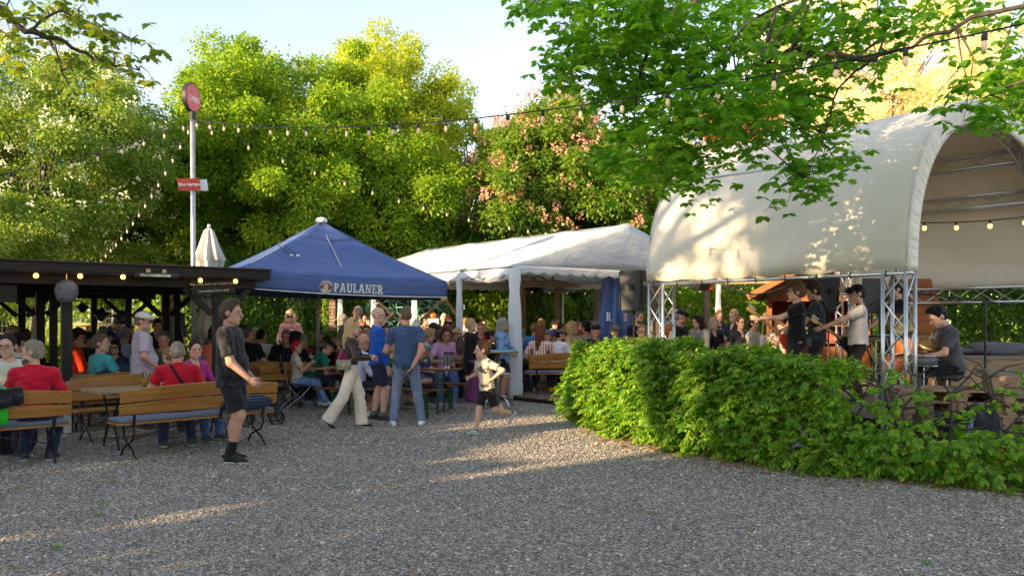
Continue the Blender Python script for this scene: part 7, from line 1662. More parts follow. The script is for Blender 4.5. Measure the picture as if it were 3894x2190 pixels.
# ---------------------------------------------------------------- the band
S = dict(z0=FZ)
e, q = P('guitarist in a black T-shirt and glasses with brown hair playing, facing left', 3025, 1072, 11.7, -84, lod=0, **S, build=.98, head=(2, 2), skincol=FAIR, top=('tee', rgb(16, 15, 15)), bottom=('pants', rgb(32, 30, 32)), hair=('mop', rgb(118, 78, 46)), glasses='clear', arms=[(-.12, .52, .33, (-.5, -.2, -1)), (.22, .2, .02, (1, -.6, -.2))])
w_ = pworld(e, q['A'][0][2]); w2 = pworld(e, q['tp'](.05, .17, .05)); d_ = (w_-w2).normalized(); guitar('electric guitar with an orange maple headstock held by the guitarist in black', w2, w_+d_*.12, None, (.30, .04, .02))
b = MB(); b.box(q['tp'](-.16, -.12, -.01), (.05, .07, .11)); b.build('radio_pack', M_BLKPL, e)
e, q = P('bass player in a charcoal T-shirt with wavy brown hair, head turned away', 3092, 1070, 12.2, -62, lod=0, **S, build=1.0, head=(-16, 16), skincol=FAIR, top=('tee', rgb(48, 52, 56)), bottom=('pants', rgb(40, 32, 32)), hair=('mop', rgb(70, 50, 36)), arms=[(-.18, .40, .18, (-.7, -.5, -1)), (.24, .16, .14, (1, -.8, -.2))])
w_ = pworld(e, q['A'][0][2]); w2 = pworld(e, q['tp'](.08, .18, .02)); d_ = (w_-w2).normalized(); guitar('bass guitar with a pale headstock held by the bass player', w2, w_+d_*.30, None, (.05, .04, .035), bass=True)
tp = q['tp']; b = MB(); b.tube([tp(-.11, .05, .545), tp(-.085, -.085, .515), tp(.0, -.138, .36), tp(.11, -.125, .22), tp(.17, -.04, .12)], .022, 6); b.build('guitar_strap', cloth(BLK), e)
e, q = P('guitarist in a white flower-embroidered T-shirt and black cap', 3258, 1082, 11.9, -78, lod=0, **S, build=1.08, head=(-8, 4), skincol=FAIR, top=('tee', rgb(196, 190, 190)), bottom=('pants', rgb(18, 17, 19)), hair=('crop', H_DK), hat=('cap', rgb(14, 14, 16)), glasses='clear', arms=[(-.18, .50, .22, (-.6, -.3, -1)), (.24, .18, .05, (1, -.6, -.2))])
w_ = pworld(e, q['A'][0][2]); w2 = pworld(e, q['tp'](.06, .19, .02)); d_ = (w_-w2).normalized(); guitar('dark guitar with a wooden neck held by the guitarist in white', w2, w_+d_*.14, None, (.02, .022, .03))
tp = q['tp']; b = MB(); b.tube([tp(-.11, .05, .548), tp(-.085, -.09, .52), tp(.01, -.148, .36), tp(.12, -.135, .22), tp(.185, -.04, .12)], .022, 6); b.build('guitar_strap', cloth(BLK), e)
b = MB(); em = random.Random(5)
for i in range(16): c_ = tp(-.04+.02*math.sin(i*1.9)+em.uniform(-.05, .04), -.142, .18+.016*i); b.lathe([(.001, -.002), (.012, 0), (.001, .002)], 8, c_, M=Matrix.Rotation(math.pi/2, 3, 'X'))
b.build('embroidery', plain('embroidery_red', (.45, .08, .10), .7, var=.8, nscale=30), e)
P('keyboard player in a black T-shirt and glasses behind the truss tower', 3405, 1066, 13.9, -80, lod=0, **S, head=(-4, 6), skincol=FAIR, top=('tee', rgb(16, 16, 18)), hair=('short', rgb(40, 30, 26)), glasses='clear', arms=[(-.15, .45, .10), (.2, .42, .10)])
e, q = P('drummer in a grey short-sleeved shirt bent over the snare drum', 3565, 1160, 11.7, -84, lod=0, **S, pose='sit', build=1.0, lean=12, head=(-6, 26), skincol=FAIR, top=('shirt', rgb(74, 74, 80)), collar=True, bottom=('pants', rgb(22, 22, 24)), hair=('quiff', rgb(18, 15, 15)), arms=[(-.14, .44, .14, (-1, -.6, -.5)), (.12, .46, .20, (1, -.6, -.5))])
for i, (a, el, wr) in enumerate(q['A']):
    w_ = pworld(e, wr); t = thing('drumstick', ['wooden drumstick in the near hand of the drummer', 'wooden drumstick in the far hand of the drummer'][i], 'drumstick', w_); b = MB(); b.tube([(.05, 0, .0), (-.36, .02, .02-.06)], [.009, .006], 6); b.build('stick', M_TABLE, t)
# ------------------------------------------------------------------ trees, hedges, foliage
BARK = woodmat('bark', (.045, .034, .024), (.12, .095, .07), 2, 1.2, .9, .8)
L_MAPLE = leafmat('maple_leaf', (.060, .125, .012), (.120, .205, .016), (.23, .285, .022), .5)
L_YEL = leafmat('spring_maple_leaf', (.12, .18, .014), (.21, .26, .022), (.32, .34, .038), .45, (1, .9, .32))
L_DARK = leafmat('dark_leaf', (.030, .075, .011), (.055, .112, .014), (.10, .155, .020), .42)
L_FLOWER = leafmat('bush_leaf', (.065, .115, .022), (.12, .185, .036), (.20, .26, .065), .45)
L_CHEST = leafmat('chestnut_leaf', (.050, .105, .014), (.090, .155, .018), (.15, .21, .026), .46)
L_COPPER = leafmat('copper_leaf', (.18, .09, .035), (.25, .135, .055), (.33, .20, .09), .4, (1, .72, .42))
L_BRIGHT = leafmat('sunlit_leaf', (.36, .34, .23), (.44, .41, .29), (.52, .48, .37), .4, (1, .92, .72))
L_OAK = leafmat('oak_leaf', (.045, .115, .010), (.075, .165, .013), (.14, .23, .020), .50, (.85, 1, .2))
L_REDOAK = leafmat('red_oak_leaf', (.060, .11, .012), (.10, .15, .016), (.17, .19, .025), .42)
L_HORN = leafmat('hornbeam_leaf', (.040, .105, .007), (.080, .170, .010), (.19, .26, .018), .44, (.95, 1, .22), .35)
L_IVY = leafmat('ivy_leaf', (.022, .055, .010), (.05, .10, .014), (.12, .17, .025), .35)
L_SHADE = leafmat('unseen_leaf', (.06, .11, .014), (.10, .16, .02), (.15, .20, .03), .3)
BLOSSOM = leafmat('white_blossom', (.50, .50, .36), (.62, .60, .46), (.70, .68, .55), .3, (1, .95, .8))
CANDLE = leafmat('pink_candle', (.36, .17, .13), (.44, .24, .18), (.52, .33, .25), .3, (1, .5, .45))
CATKIN = leafmat('brown_catkin', (.20, .12, .03), (.28, .17, .05), (.34, .22, .07), .3)

def clump_leaves(cent, rad, per, size, up=.6, out=.7, jit=.5):
    """leaf positions and frames for leaf clumps: denser towards each clump's skin"""
    n = len(cent)*per; idx = np.repeat(np.arange(len(cent)), per); u = unit(n)
    r = nprng.uniform(.2, 1, n)**.5*np.exp(nprng.normal(0, .20, n))
    pos = cent[idx]+u*(rad[idx]*r)[:, None]*np.array([1, 1, .72])
    d = u*out+unit(n)*jit+np.array([0, 0, -.35]); nm = unit(n)*.7+np.array([0, 0, up])+u*.35
    return pos, rot_from(d, nm), size*nprng.uniform(.7, 1.3, n)
def tree(name, label, base, top, r, lowz, mat, nclump=130, per=260, leaf=.16, cr=.75, trunk=.22, lean=(0, 0), shape=1.0, tmpl=DIAMOND, group='trees around the beer garden', extra=None, inner=.35, seed=1):
    rng = np.random.default_rng(seed); x, y, z0 = base; t = thing(name, label, 'tree', base, 0, group)
    zc = (top+lowz)/2; rz = (top-lowz)/2
    # clump centres: all through the crown, most of them near its skin; the skin is lumpy
    u = rng.normal(size=(nclump, 3)); u /= np.linalg.norm(u, axis=1, keepdims=True)
    f = inner+(1-inner)*rng.uniform(0, 1, nclump)**.45
    lump_ = 1+.16*np.sin(u[:, 0]*5+seed)*np.sin(u[:, 2]*4+2*seed)+.12*np.sin(u[:, 1]*7+seed*3)
    cen = u*(f*lump_)[:, None]*np.array([r, r, rz]); 
    w = 1-(1-shape)*np.clip(cen[:, 2]/rz, 0, 1); cen[:, 0] *= w; cen[:, 1] *= w
    cen += np.array([lean[0], lean[1], zc-z0])
    rad = cr*rng.uniform(.55, 1.25, nclump)
    # wood: trunk, limbs to the biggest clumps
    b = MB(); tz = lowz+(top-lowz)*.62-z0; wig = [(.12*math.sin(k*1.3+seed), .12*math.cos(k*1.7+seed)) for k in range(7)]
    axis = [Vector((lean[0]*(k/6)**1.3+wig[k][0]*(k > 0), lean[1]*(k/6)**1.3+wig[k][1]*(k > 0), tz*k/6)) for k in range(7)]
    b.tube(axis, [trunk*(1.25 if k == 0 else 1-.78*k/6) for k in range(7)], 10); b.build('trunk', BARK, t, True)
    b = MB(); order = rng.permutation(nclump)[:min(nclump, 64)]
    for i in order:
        c = Vector(cen[i]); k = min(5.6, max(1.2, 6*(c.z*.62)/max(tz, .1))); k0 = int(k); a = axis[k0].lerp(axis[min(6, k0+1)], k-k0)
        mid = a.lerp(c, .5)+Vector((0, 0, .12*(c-a).length)); r0 = trunk*.34*max(.35, 1-.1*k)
        b.tube([a, a.lerp(mid, .5)+Vector((0, 0, .05)), mid, c], [r0, r0*.8, r0*.5, r0*.16], 5, False)
    b.build('limbs', BARK, t, True)
    per = int(per*2.3); leaf *= .66
    pos, rot, s = clump_leaves(cen.astype(np.float32), rad*.78, per, leaf)
    leaf_mesh('crown', tmpl[0], tmpl[1], pos, rot, s, mat, t)
    if extra:
        nm, em, num, es, hang = extra; i = rng.integers(0, nclump, num); uu = unit(num); uu[:, 2] = np.abs(uu[:, 2])*.8+.1; uu[:, 1] -= .45
        ep = cen[i]+uu/np.linalg.norm(uu, axis=1, keepdims=True)*rad[i][:, None]*1.02
        if hang:      # upright candles: many petals round a short axis
            m = 16; q = np.repeat(ep, m, 0); k = np.tile(np.linspace(0, 1, m), num); a = nprng.uniform(0, 6.28, num*m); rr = es*.30*(1-k*.75)
            q = q+np.stack([np.cos(a)*rr, np.sin(a)*rr, k*es*1.25], 1); dd = np.stack([np.cos(a), np.sin(a), np.full_like(a, .5)], 1)
            leaf_mesh(nm, DIAMOND[0], DIAMOND[1], q, rot_from(dd, unit(num*m)), np.full(num*m, es*.42), em, t)
        else:
            m = 9; q = np.repeat(ep, m, 0)+unit(num*m)*es*.5; leaf_mesh(nm, DIAMOND[0], DIAMOND[1], q, rot_from(unit(num*m), unit(num*m)+np.array([0, 0, .6])), np.full(num*m, es*.5), em, t)
    return t
def tb(px, Y): return (gx(px, Y), Y, gz(0, Y))
def topz(py, Y): return CAMZ+(HY-py)/F*Y
tree('flowering_tree', 'pale green tree with small white flower clusters at the left', tb(150, 20.5), topz(165, 20.5), 3.35, 2.2, L_FLOWER, 210, 330, .125, .72, .16, extra=('blossoms', BLOSSOM, 950, .16, False), seed=3, inner=.3)
tree('flowering_tree', 'flowering tree cut by the left edge behind the other one', tb(-250, 24), topz(260, 24), 3.2, 1.0, L_FLOWER, 120, 260, .15, .8, .16, extra=('blossoms', BLOSSOM, 260, .18, False), seed=13)
tree('broadleaf_tree', 'dark green tree standing directly behind the sign pole', tb(640, 27), topz(395, 27), 2.7, 2.4, L_DARK, 120, 270, .17, .78, .2, seed=5, inner=.45)
tree('broadleaf_tree', 'tall grey green tree between the flowering tree and the sign pole', tb(420, 30), topz(420, 30), 2.6, 2.4, L_DARK, 90, 260, .18, .8, .2, seed=15)
tree('maple_tree', 'big yellow-green maple behind the blue parasol', tb(1080, 25), topz(215, 25), 3.8, 2.5, L_MAPLE, 240, 330, .165, .80, .28, lean=(.1, 0), shape=.95, seed=7)
tree('maple_tree', 'second maple leaning left behind the big one, seen beside the sign pole', tb(860, 26.5), topz(300, 26.5), 2.5, 2.3, L_MAPLE, 120, 300, .165, .75, .22, seed=17)
tree('maple_tree', 'tallest bright yellow-green maple behind the blue parasol top', tb(1470, 31), topz(150, 31), 3.1, 4.0, L_YEL, 240, 270, .18, .80, .24, shape=.8, seed=9, inner=.25)
tree('maple_tree', 'round maple filling the gap behind the big one and the tall one', tb(1240, 28), topz(195, 28), 2.7, 3.0, L_MAPLE, 120, 280, .165, .8, .22, seed=18)
tree('maple_tree', 'dark lower maple right behind the parasol and the marquee roof', tb(1530, 26), topz(520, 26), 2.6, 2.7, L_MAPLE, 130, 280, .165, .78, .2, seed=19)
tree('slender_tree', 'thin airy yellow-green tree between the maples and the chestnut', tb(1740, 34), topz(345, 34), 1.75, 3.0, L_YEL, 120, 130, .19, .62, .18, lean=(.5, 0), seed=21, inner=.2)
tree('chestnut_tree', 'chestnut tree covered with pink flower candles', tb(2090, 27), topz(345, 27), 3.05, 2.5, L_CHEST, 200, 290, .20, .74, .24, shape=.62, extra=('flower_candles', CANDLE, 620, .23, True), seed=23)
tree('broadleaf_tree', 'green tree between the chestnut and the stage canopy', tb(2470, 29), topz(520, 29), 2.4, 2.0, L_MAPLE, 120, 280, .17, .78, .2, seed=25)
tree('broadleaf_tree', 'dark bushy tree low behind the marquee ridge', tb(1850, 30), topz(820, 30), 2.8, 1.8, L_DARK, 90, 260, .18, .8, .2, seed=27)
tree('copper_beech', 'copper leaved tree glowing behind the oak leaves and the stage', tb(2770, 35), topz(330, 35), 2.5, 2.0, L_COPPER, 120, 280, .19, .80, .24, seed=29)
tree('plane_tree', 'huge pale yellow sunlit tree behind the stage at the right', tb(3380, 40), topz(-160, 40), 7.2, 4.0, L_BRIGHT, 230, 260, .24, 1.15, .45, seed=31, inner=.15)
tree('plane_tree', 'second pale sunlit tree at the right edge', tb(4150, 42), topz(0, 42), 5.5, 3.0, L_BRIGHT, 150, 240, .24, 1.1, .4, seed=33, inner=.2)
tree('broadleaf_tree', 'mid green tree behind the arch of the stage canopy at the right edge', tb(4050, 24), topz(150, 24), 3.4, 2.6, L_MAPLE, 120, 260, .18, .8, .24, seed=35, inner=.25)
for px, Y, top, label, sd in ((1125, 22.6, 985, 'ivy covered trunk behind the blond woman in pink', 41), (2040, 25.0, 900, 'ivy covered trunk behind the marquee leg', 43), (1640, 26, 930, 'ivy covered trunk beside the climbing net', 45), (2245, 25.5, 880, 'dark ivy covered trunk behind the filming woman', 47)):
    x, y, z0 = tb(px, Y); t = thing('ivy_tree', label, 'tree', (x, y, z0), 0, 'ivy covered trunks'); H_ = topz(top, Y)-z0
    b = MB(); b.tube([(.04*math.sin(k), .03*math.cos(k), H_*k/8) for k in range(9)], [.20-.008*k for k in range(9)], 10); b.build('trunk', BARK, t, True)
    n = 2600; a = nprng.uniform(0, 6.28, n); zz = nprng.uniform(.1, H_, n); rr = .24+.16*np.abs(np.sin(zz*2.1+a*2+sd))*nprng.uniform(.4, 1.2, n)
    pos = np.stack([np.cos(a)*rr, np.sin(a)*rr, zz], 1); d = np.stack([np.cos(a)*.4, np.sin(a)*.4, np.full(n, -1.)], 1)+unit(n)*.4; nm = np.stack([np.cos(a), np.sin(a), np.full(n, .5)], 1)+unit(n)*.3
    leaf_mesh('crown', DIAMOND[0], DIAMOND[1], pos, rot_from(d, nm), .12*nprng.uniform(.7, 1.3, n), L_IVY, t)
def leaf_wall(name, label, cat, A, B_, h0, h1, depth, n, mat, size, group=None, top_wave=.2, kind=None, lowz=0):
    """a long clipped or wild wall of leaves between ground points A and B"""
    A, B_ = np.array(A, float), np.array(B_, float); o = (A+B_)/2; t = thing(name, label, cat, (o[0], o[1], gz(0, o[1])), 0, group) if kind is None else None
    L = B_-A; Ln = np.linalg.norm(L); nx = np.array([L[1], -L[0]])/Ln; k = nprng.uniform(0, 1, n); c = np.sign(nprng.normal(size=n))*nprng.uniform(.15, 1, n)**.6; zf = nprng.uniform(0, 1, n)
    hh = (h0+(h1-h0)*k)*(1+top_wave*np.sin(k*Ln*1.7)*.5+top_wave*np.sin(k*Ln*.63+1)*.5); bulge = 1+.35*np.sin(k*Ln*2.3+zf*6)*np.sin(zf*9+k*Ln)
    top_ = nprng.uniform(0, 1, n) < .18; zf = np.where(top_, nprng.uniform(.93, 1.03, n), zf); c = np.where(top_, nprng.uniform(-1, 1, n), c)
    xy = A[None]+L[None]*k[:, None]+nx[None]*(c*depth*bulge)[:, None]; pos = np.stack([xy[:, 0], xy[:, 1], zf*hh+lowz], 1)
    d = np.stack([nx[0]*np.sign(c)*.5, nx[1]*np.sign(c)*.5, np.full(n, -.7)], 1)+unit(n)*.6; nm = np.stack([nx[0]*np.sign(c), nx[1]*np.sign(c), np.full(n, .7)], 1)+unit(n)*.45
    base = (0, 0, 0) if t is None else (o[0], o[1], gz(0, o[1])); pos[:, 2] += gz(0, o[1])
    m = leaf_mesh('foliage' if t else name, DIAMOND[0], DIAMOND[1], pos, rot_from(d, nm), size*nprng.uniform(.7, 1.3, n), mat, t, off=base)
    if t:
        b = MB()
        for i in range(int(Ln/.6)+1):
            p = A+L*min(1, (i+.5)*.6/Ln); b.tube([Vector((p[0]-o[0], p[1]-o[1], 0)), Vector((p[0]-o[0]+.1*math.sin(i*2), p[1]-o[1]+.05, h0*.5)), Vector((p[0]-o[0]+.2*math.sin(i*3), p[1]-o[1], h0*.9))], [.05, .035, .012], 6)
        b.build('stems', BARK, t)
    else: tag(m, label, cat, kind=kind)
    return t or m
leaf_wall('beech_hedge', 'tall clipped beech hedge behind the drummer at the right', 'hedge', (8.6, 18.2), (13.5, 15.2), 2.9, 2.9, .55, 15000, L_DARK, .13, 'green walls round the garden', .06)
leaf_wall('ivy_hedge', 'sunlit wall of ivy and vine behind the people in front of the stage', 'hedge', (3.6, 24.6), (9.6, 23.0), 2.9, 3.1, .6, 15000, L_MAPLE, .14, 'green walls round the garden', .12)
leaf_wall('shrub_row', 'row of dark shrubs behind the blond woman in pink and the parasol', 'hedge', (-9.6, 23.4), (-4.6, 24.6), 2.7, 3.0, .7, 9000, L_DARK, .14, 'green walls round the garden', .3)
leaf_wall('shrub_row', 'low dark hedge behind the pavilion tables by the sign pole', 'hedge', (-9.0, 19.6), (-4.9, 20.4), .85, .8, .45, 3800, L_DARK, .11, 'green walls round the garden', .2)
leaf_wall('shrub_row', 'low green hedge behind the far left table', 'hedge', (-13.5, 17.4), (-9.6, 19.2), 1.2, 1.1, .5, 4200, L_MAPLE, .11, 'green walls round the garden', .2)
leaf_wall('shrub_row', 'sunlit shrubs behind the marquee crowd near the ivy post', 'hedge', (-3.8, 26.4), (3.2, 26.2), 2.4, 2.8, .7, 9500, L_MAPLE, .15, 'green walls round the garden', .35)
leaf_wall('shrub_row', 'low sunlit flowering hedge on the meadow far behind the pavilion', 'hedge', (-22, 33), (-9, 33.5), 1.0, 1.0, .6, 6000, L_YEL, .16, 'green walls round the garden', .25)
leaf_wall('woods', 'dense green woods closing the view behind the beer garden', 'woods', (-46, 48), (50, 50), 7.5, 7.5, 3.0, 42000, L_DARK, .42, None, .35, kind='stuff')
leaf_wall('undergrowth', 'tangled green undergrowth between the far trunks', 'undergrowth', (-30, 37), (24, 38), 3.0, 3.2, 1.6, 24000, L_MAPLE, .24, None, .5, kind='stuff')
tr = random.Random(9)
for i, (px, Y) in enumerate(((60, 36), (215, 39), (420, 41), (520, 38), (905, 40), (1330, 36), (1560, 37), (1950, 39), (2140, 34), (2560, 39))):
    x, y, z0 = tb(px, Y); wh = ['far trunk at the far left seen under the pavilion roof', 'far trunk just left of the covered heater', 'far sunlit trunk between the hanging heaters', 'far trunk left of the sign pole', 'far trunk beyond the man in black', 'far trunk left of the bald man in blue', 'far trunk beside the climbing net', 'far trunk beside the white tent leg', 'far trunk above the girl in pink', 'far trunk behind the big loudspeaker'][i]
    tree('woodland_tree', wh, (x, y, z0), 8.5+tr.uniform(-1, 1.5), 2.2, 3.2, L_DARK, 36, 170, .30, 1.0, .16, seed=60+i, group='trees of the wood behind')

# ------------------------------------------------------------------ hornbeam hedge in front of the stage
def hornbeam():
    line = [(1.42, 12.95), (1.55, 11.9), (1.88, 10.6), (2.62, 9.35), (3.35, 8.65), (4.1, 8.12), (5.0, 7.65), (6.2, 7.1)]
    P_ = np.array(line); seg = np.linalg.norm(np.diff(P_, axis=0), axis=1); cum = np.concatenate([[0], np.cumsum(seg)]); Lt = cum[-1]
    f = lambda s: np.stack([np.interp(s, cum, P_[:, 0]), np.interp(s, cum, P_[:, 1])], -1)
    o = (3.0, 9.0, 0); t = thing('hornbeam_hedge', 'long fresh green hornbeam hedge in front of the stage, thinning out to the right', 'hedge', o)
    sp = cum[4]+.32                                        # beyond this the hedge is sparse
    dense = 5600; thin = 190
    s = np.concatenate([nprng.uniform(-.42, sp, dense), nprng.uniform(sp-.2, Lt, thin), nprng.uniform(sp-.1, Lt, 700)])
    n = len(s); th = np.where(np.arange(n) < dense, 0, np.where(np.arange(n) < dense+thin, 1, 2))
    sc_ = np.clip(s, 0.001, Lt-.001); c0 = f(sc_); tg = f(np.clip(sc_+.05, 0, Lt))-f(np.clip(sc_-.05, 0, Lt)); tg /= np.linalg.norm(tg, axis=1, keepdims=True); nr = np.stack([tg[:, 1], -tg[:, 0]], 1)*-1
    nr = np.where((nr[:, 1] > 0)[:, None], -nr, nr)         # nr looks at the road
    H_ = np.interp(s, [0, cum[2], cum[3], cum[4], sp, Lt], [1.20, 1.30, 1.22, 1.20, 1.12, 1.05])*(1+.05*np.sin(s*5)+.03*np.sin(s*11+1))
    side_ = nprng.uniform(0, 1, n); c = np.where(side_ < .62, nprng.uniform(.35, 1, n), np.where(side_ < .78, nprng.uniform(-1, -.3, n), nprng.uniform(-.9, .9, n)))
    z = np.where(side_ < .78, nprng.uniform(.04, 1.0, n)**.9, nprng.uniform(.90, 1.03, n))
    z = np.where(th == 1, nprng.uniform(.08, 1.0, n), np.where(th == 2, nprng.uniform(.05, .48, n), z))
    wid = .58*(1-.28*np.abs(z-.45)**1.5*2)*(1+.16*np.sin(s*4.1+z*5)+.10*np.sin(s*9+z*8)); 
    over = np.minimum(s, 0)                                # round off the left end
    wid = wid*np.sqrt(np.clip(1-(over/.5)**2, .05, 1))
    org = np.stack([c0[:, 0]+tg[:, 0]*over+nr[:, 0]*c*wid, c0[:, 1]+tg[:, 1]*over+nr[:, 1]*c*wid, np.maximum(.03, z*H_)], 1)
    od = np.stack([nr[:, 0]*np.sign(c)+tg[:, 0]*(over < -.15)*-1.2, nr[:, 1]*np.sign(c)+tg[:, 1]*(over < -.15)*-1.2, .35+(z > .9)*1.2-.4*(z < .2)], 1)+unit(n)*.75
    od /= np.linalg.norm(od, axis=1, keepdims=True); ln = nprng.uniform(.13, .30, n)*np.where(z > .93, 1.25, 1)
    start = org-od*ln[:, None]*.6
    m = 9; k = np.tile(np.linspace(.22, 1, m), n); I = np.repeat(np.arange(n), m); dr = np.zeros((n*m, 3)); dr[:, 2] = -.16*k*k
    pos = start[I]+od[I]*(ln[I]*k)[:, None]+dr*ln[I][:, None]*1.6
    up = unit(n)*.35+np.array([0, 0, 1.]); sd = np.cross(od, up); sd /= np.linalg.norm(sd, axis=1, keepdims=True)
    sg = np.tile(np.where(np.arange(m) % 2 == 0, 1., -1.), n); sg[m-1::m] *= .1
    d = od[I]*.55+sd[I]*sg[:, None]*.8+unit(n*m)*.28+np.array([0, 0, -.6]); nm = up[I]*.6+od[I]*np.array([1, 1, .3])*.95+unit(n*m)*.5
    sz = .068*nprng.uniform(.65, 1.25, n*m)*np.where(k > .9, .8, 1)
    keep = pos[:, 2] > .015; pos, d, nm, sz = pos[keep], d[keep], nm[keep], sz[keep]
    leaf_mesh('foliage', HORN[0], HORN[1], pos, rot_from(d, nm), sz, L_HORN, t, off=o)
    b = MB(); O = Vector(o)
    for i in range(0, n, 2): a = Vector(start[i])-O; e = Vector(start[i]+od[i]*ln[i])-O; b.tube([a, a.lerp(e, .5)+Vector((0, 0, .01)), e-Vector((0, 0, .16*1.2*ln[i]))], [.0035, .003, .0015], 4, False)
    b.build('twigs', plain('twig_brown', (.10, .06, .035), .7, bmp=0), t)
    b = MB(); tr_ = random.Random(3)
    for q in np.arange(.1, Lt, .26):
        c_ = f(np.array([q]))[0]; x0 = Vector((c_[0], c_[1], 0))-O; pts = [x0]; hgt = float(np.interp(q, [0, sp, Lt], [1.1, 1.05, 1.0])); 
        for k_ in range(1, 7): pts.append(x0+Vector((tr_.uniform(-.07, .07)*k_**.7, tr_.uniform(-.06, .06), hgt*k_/6)))
        b.tube(pts, [.024*(1-.10*k_) for k_ in range(7)], 6)
        for k_ in range(2, 7):
            for sg_ in (-1, 1):
                e = pts[k_]+Vector((sg_*tr_.uniform(.12, .35), tr_.uniform(-.3, .25), tr_.uniform(.02, .22))); mid = pts[k_].lerp(e, .5)+Vector((tr_.uniform(-.05, .05), 0, tr_.uniform(-.04, .05))); b.tube([pts[k_], mid, e], [.011, .008, .003], 5, False)
    b.build('stems', plain('hedge_stem', (.06, .05, .042), .85, var=.4, nscale=30), t, True)
    # a few leaves and weeds on the open gravel
    m_ = 160; y_ = nprng.uniform(4.6, 10, m_); x_ = nprng.uniform(-.66, .5, m_)*y_
    g = leaf_mesh('scattered_leaves', HORN[0], HORN[1], np.stack([x_, y_, nprng.uniform(.018, .026, m_)], 1), rot_from(unit(m_)*np.array([1, 1, .1]), unit(m_)*.4+np.array([0, 0, 1])), .045*nprng.uniform(.5, 1.2, m_), leafmat('litter_leaf', (.14, .07, .025), (.20, .11, .04), (.10, .13, .02), .2), None); tag(g, 'single dry leaves blown over the open gravel', 'leaves', kind='stuff')
    m_ = 26; q_ = np.repeat(np.stack([nprng.uniform(-.6, .45, m_)*8, nprng.uniform(5, 11, m_), np.full(m_, .015)], 1), 8, 0)+nprng.normal(size=(m_*8, 3))*np.array([.03, .03, .002])
    g = leaf_mesh('weeds', DIAMOND[0], DIAMOND[1], q_, rot_from(unit(m_*8)*np.array([1, 1, .3])+np.array([0, 0, .4]), unit(m_*8)*.4+np.array([0, 0, 1])), .035*nprng.uniform(.6, 1.3, m_*8), L_HORN, None); tag(g, 'tiny green weeds sprouting between the gravel stones', 'weeds', kind='stuff')
    # fallen leaves under it
    n2 = 1500; q = nprng.uniform(0, Lt, n2); c_ = f(q); off_ = nprng.normal(0, .38, n2); xy = c_+np.stack([np.full(n2, -.55), np.full(n2, -.8)], 1)*(off_[:, None]*.8+.25)
    pos = np.stack([xy[:, 0], xy[:, 1], nprng.uniform(.012, .03, n2)], 1); g = leaf_mesh('fallen_leaves', HORN[0], HORN[1], pos, rot_from(unit(n2)*np.array([1, 1, .1]), unit(n2)*.4+np.array([0, 0, 1])), .06*nprng.uniform(.6, 1.2, n2), leafmat('dead_leaf', (.12, .05, .02), (.20, .09, .035), (.32, .15, .06), .2), None)
    tag(g, 'dry brown fallen leaves along the foot of the hornbeam hedge', 'leaves', kind='stuff')
hornbeam()

# ------------------------------------------------------------------ overhanging branches
def spray_tree(name, label, trunk, limbs, sprays, per, rad, leaf, mat, cat='tree', hang=.35, catkins=0, trunk_r=.35, thin=0):
    base = Vector((trunk[0], trunk[1], 0)); t = thing(name, label, cat, base)
    b = MB(); b.tube([(0, 0, 0), (.05, 0, 1.5), (-.05, .05, 3.2), (0, 0, trunk[2]), (.1, .1, trunk[2]+2.5)], [trunk_r*1.2, trunk_r, trunk_r*.9, trunk_r*.75, trunk_r*.4], 12); b.build('trunk', BARK, t, True)
    b = MB(); nodes = []
    for r0, pts in limbs:
        pts = [Vector(p)-base for p in pts]; fine = []
        for i in range(len(pts)-1):
            for k in range(4): fine.append(pts[i].lerp(pts[i+1], k/4)+Vector((rnd.uniform(-.03, .03), rnd.uniform(-.03, .03), rnd.uniform(-.03, .03))))
        fine.append(pts[-1]); b.tube(fine, [r0*(1-.85*i/(len(fine)-1)) for i in range(len(fine))], 7); nodes += fine
    sp = [Vector(p)-base for p in sprays]
    for p in sp:                                            # a twig from the nearest limb to every spray
        q = min(nodes, key=lambda v: (v-p).length); 
        if (q-p).length < 2.2: m_ = q.lerp(p, .5)+Vector((rnd.uniform(-.08, .08), rnd.uniform(-.08, .08), .06)); b.tube([q, m_, p, p+Vector((rnd.uniform(-.1, .1), 0, -.15))], [.011, .008, .004, .002], 4, False)
    b.build('limbs', BARK, t, True)
    C_ = np.array([tuple(p) for p in sp]); n = len(C_)*per; I = np.repeat(np.arange(len(C_)), per); u = unit(n)*np.array([1, 1, .85]); R_ = rad*nprng.uniform(.7, 1.3, len(C_))
    # leaves sit in rosettes of five at the twig ends
    cnt = np.full(len(C_), per//5); cnt[:thin] = 5
    ros = nprng.normal(size=(int(cnt.sum()), 3)); ros *= (R_.repeat(cnt)*.62)[:, None]*np.array([1, 1, .8]); rc = C_.repeat(cnt, 0)+ros
    I5 = np.repeat(np.arange(len(rc)), 5); n = len(I5); a = np.tile(np.arange(5)*1.257, len(rc))+np.repeat(nprng.uniform(0, 6.28, len(rc)), 5)
    d = np.stack([np.cos(a), np.sin(a), np.full(n, -hang)], 1)+unit(n)*.35; nm = unit(n)*.55+np.array([0, -.15, .9]); pos = rc[I5]+d*.01
    leaf_mesh('crown', OAK[0], OAK[1], pos, rot_from(d, nm), leaf*nprng.uniform(.65, 1.2, n), mat, t)
    if catkins:
        q = C_[nprng.integers(0, len(C_), catkins)]+nprng.normal(size=(catkins, 3))*rad*.5; m = 14; k = np.tile(np.linspace(0, 1, m), catkins); q = np.repeat(q, m, 0); q[:, 2] -= k*.16; q += unit(len(q))*.008
        leaf_mesh('catkins', DIAMOND[0], DIAMOND[1], q, rot_from(unit(len(q))+np.array([0, 0, -.5]), unit(len(q))), np.full(len(q), .022), CATKIN, t)
    return t
K = 1.5117
def A2(x, y, Y): return at(x*K, y*K, Y)
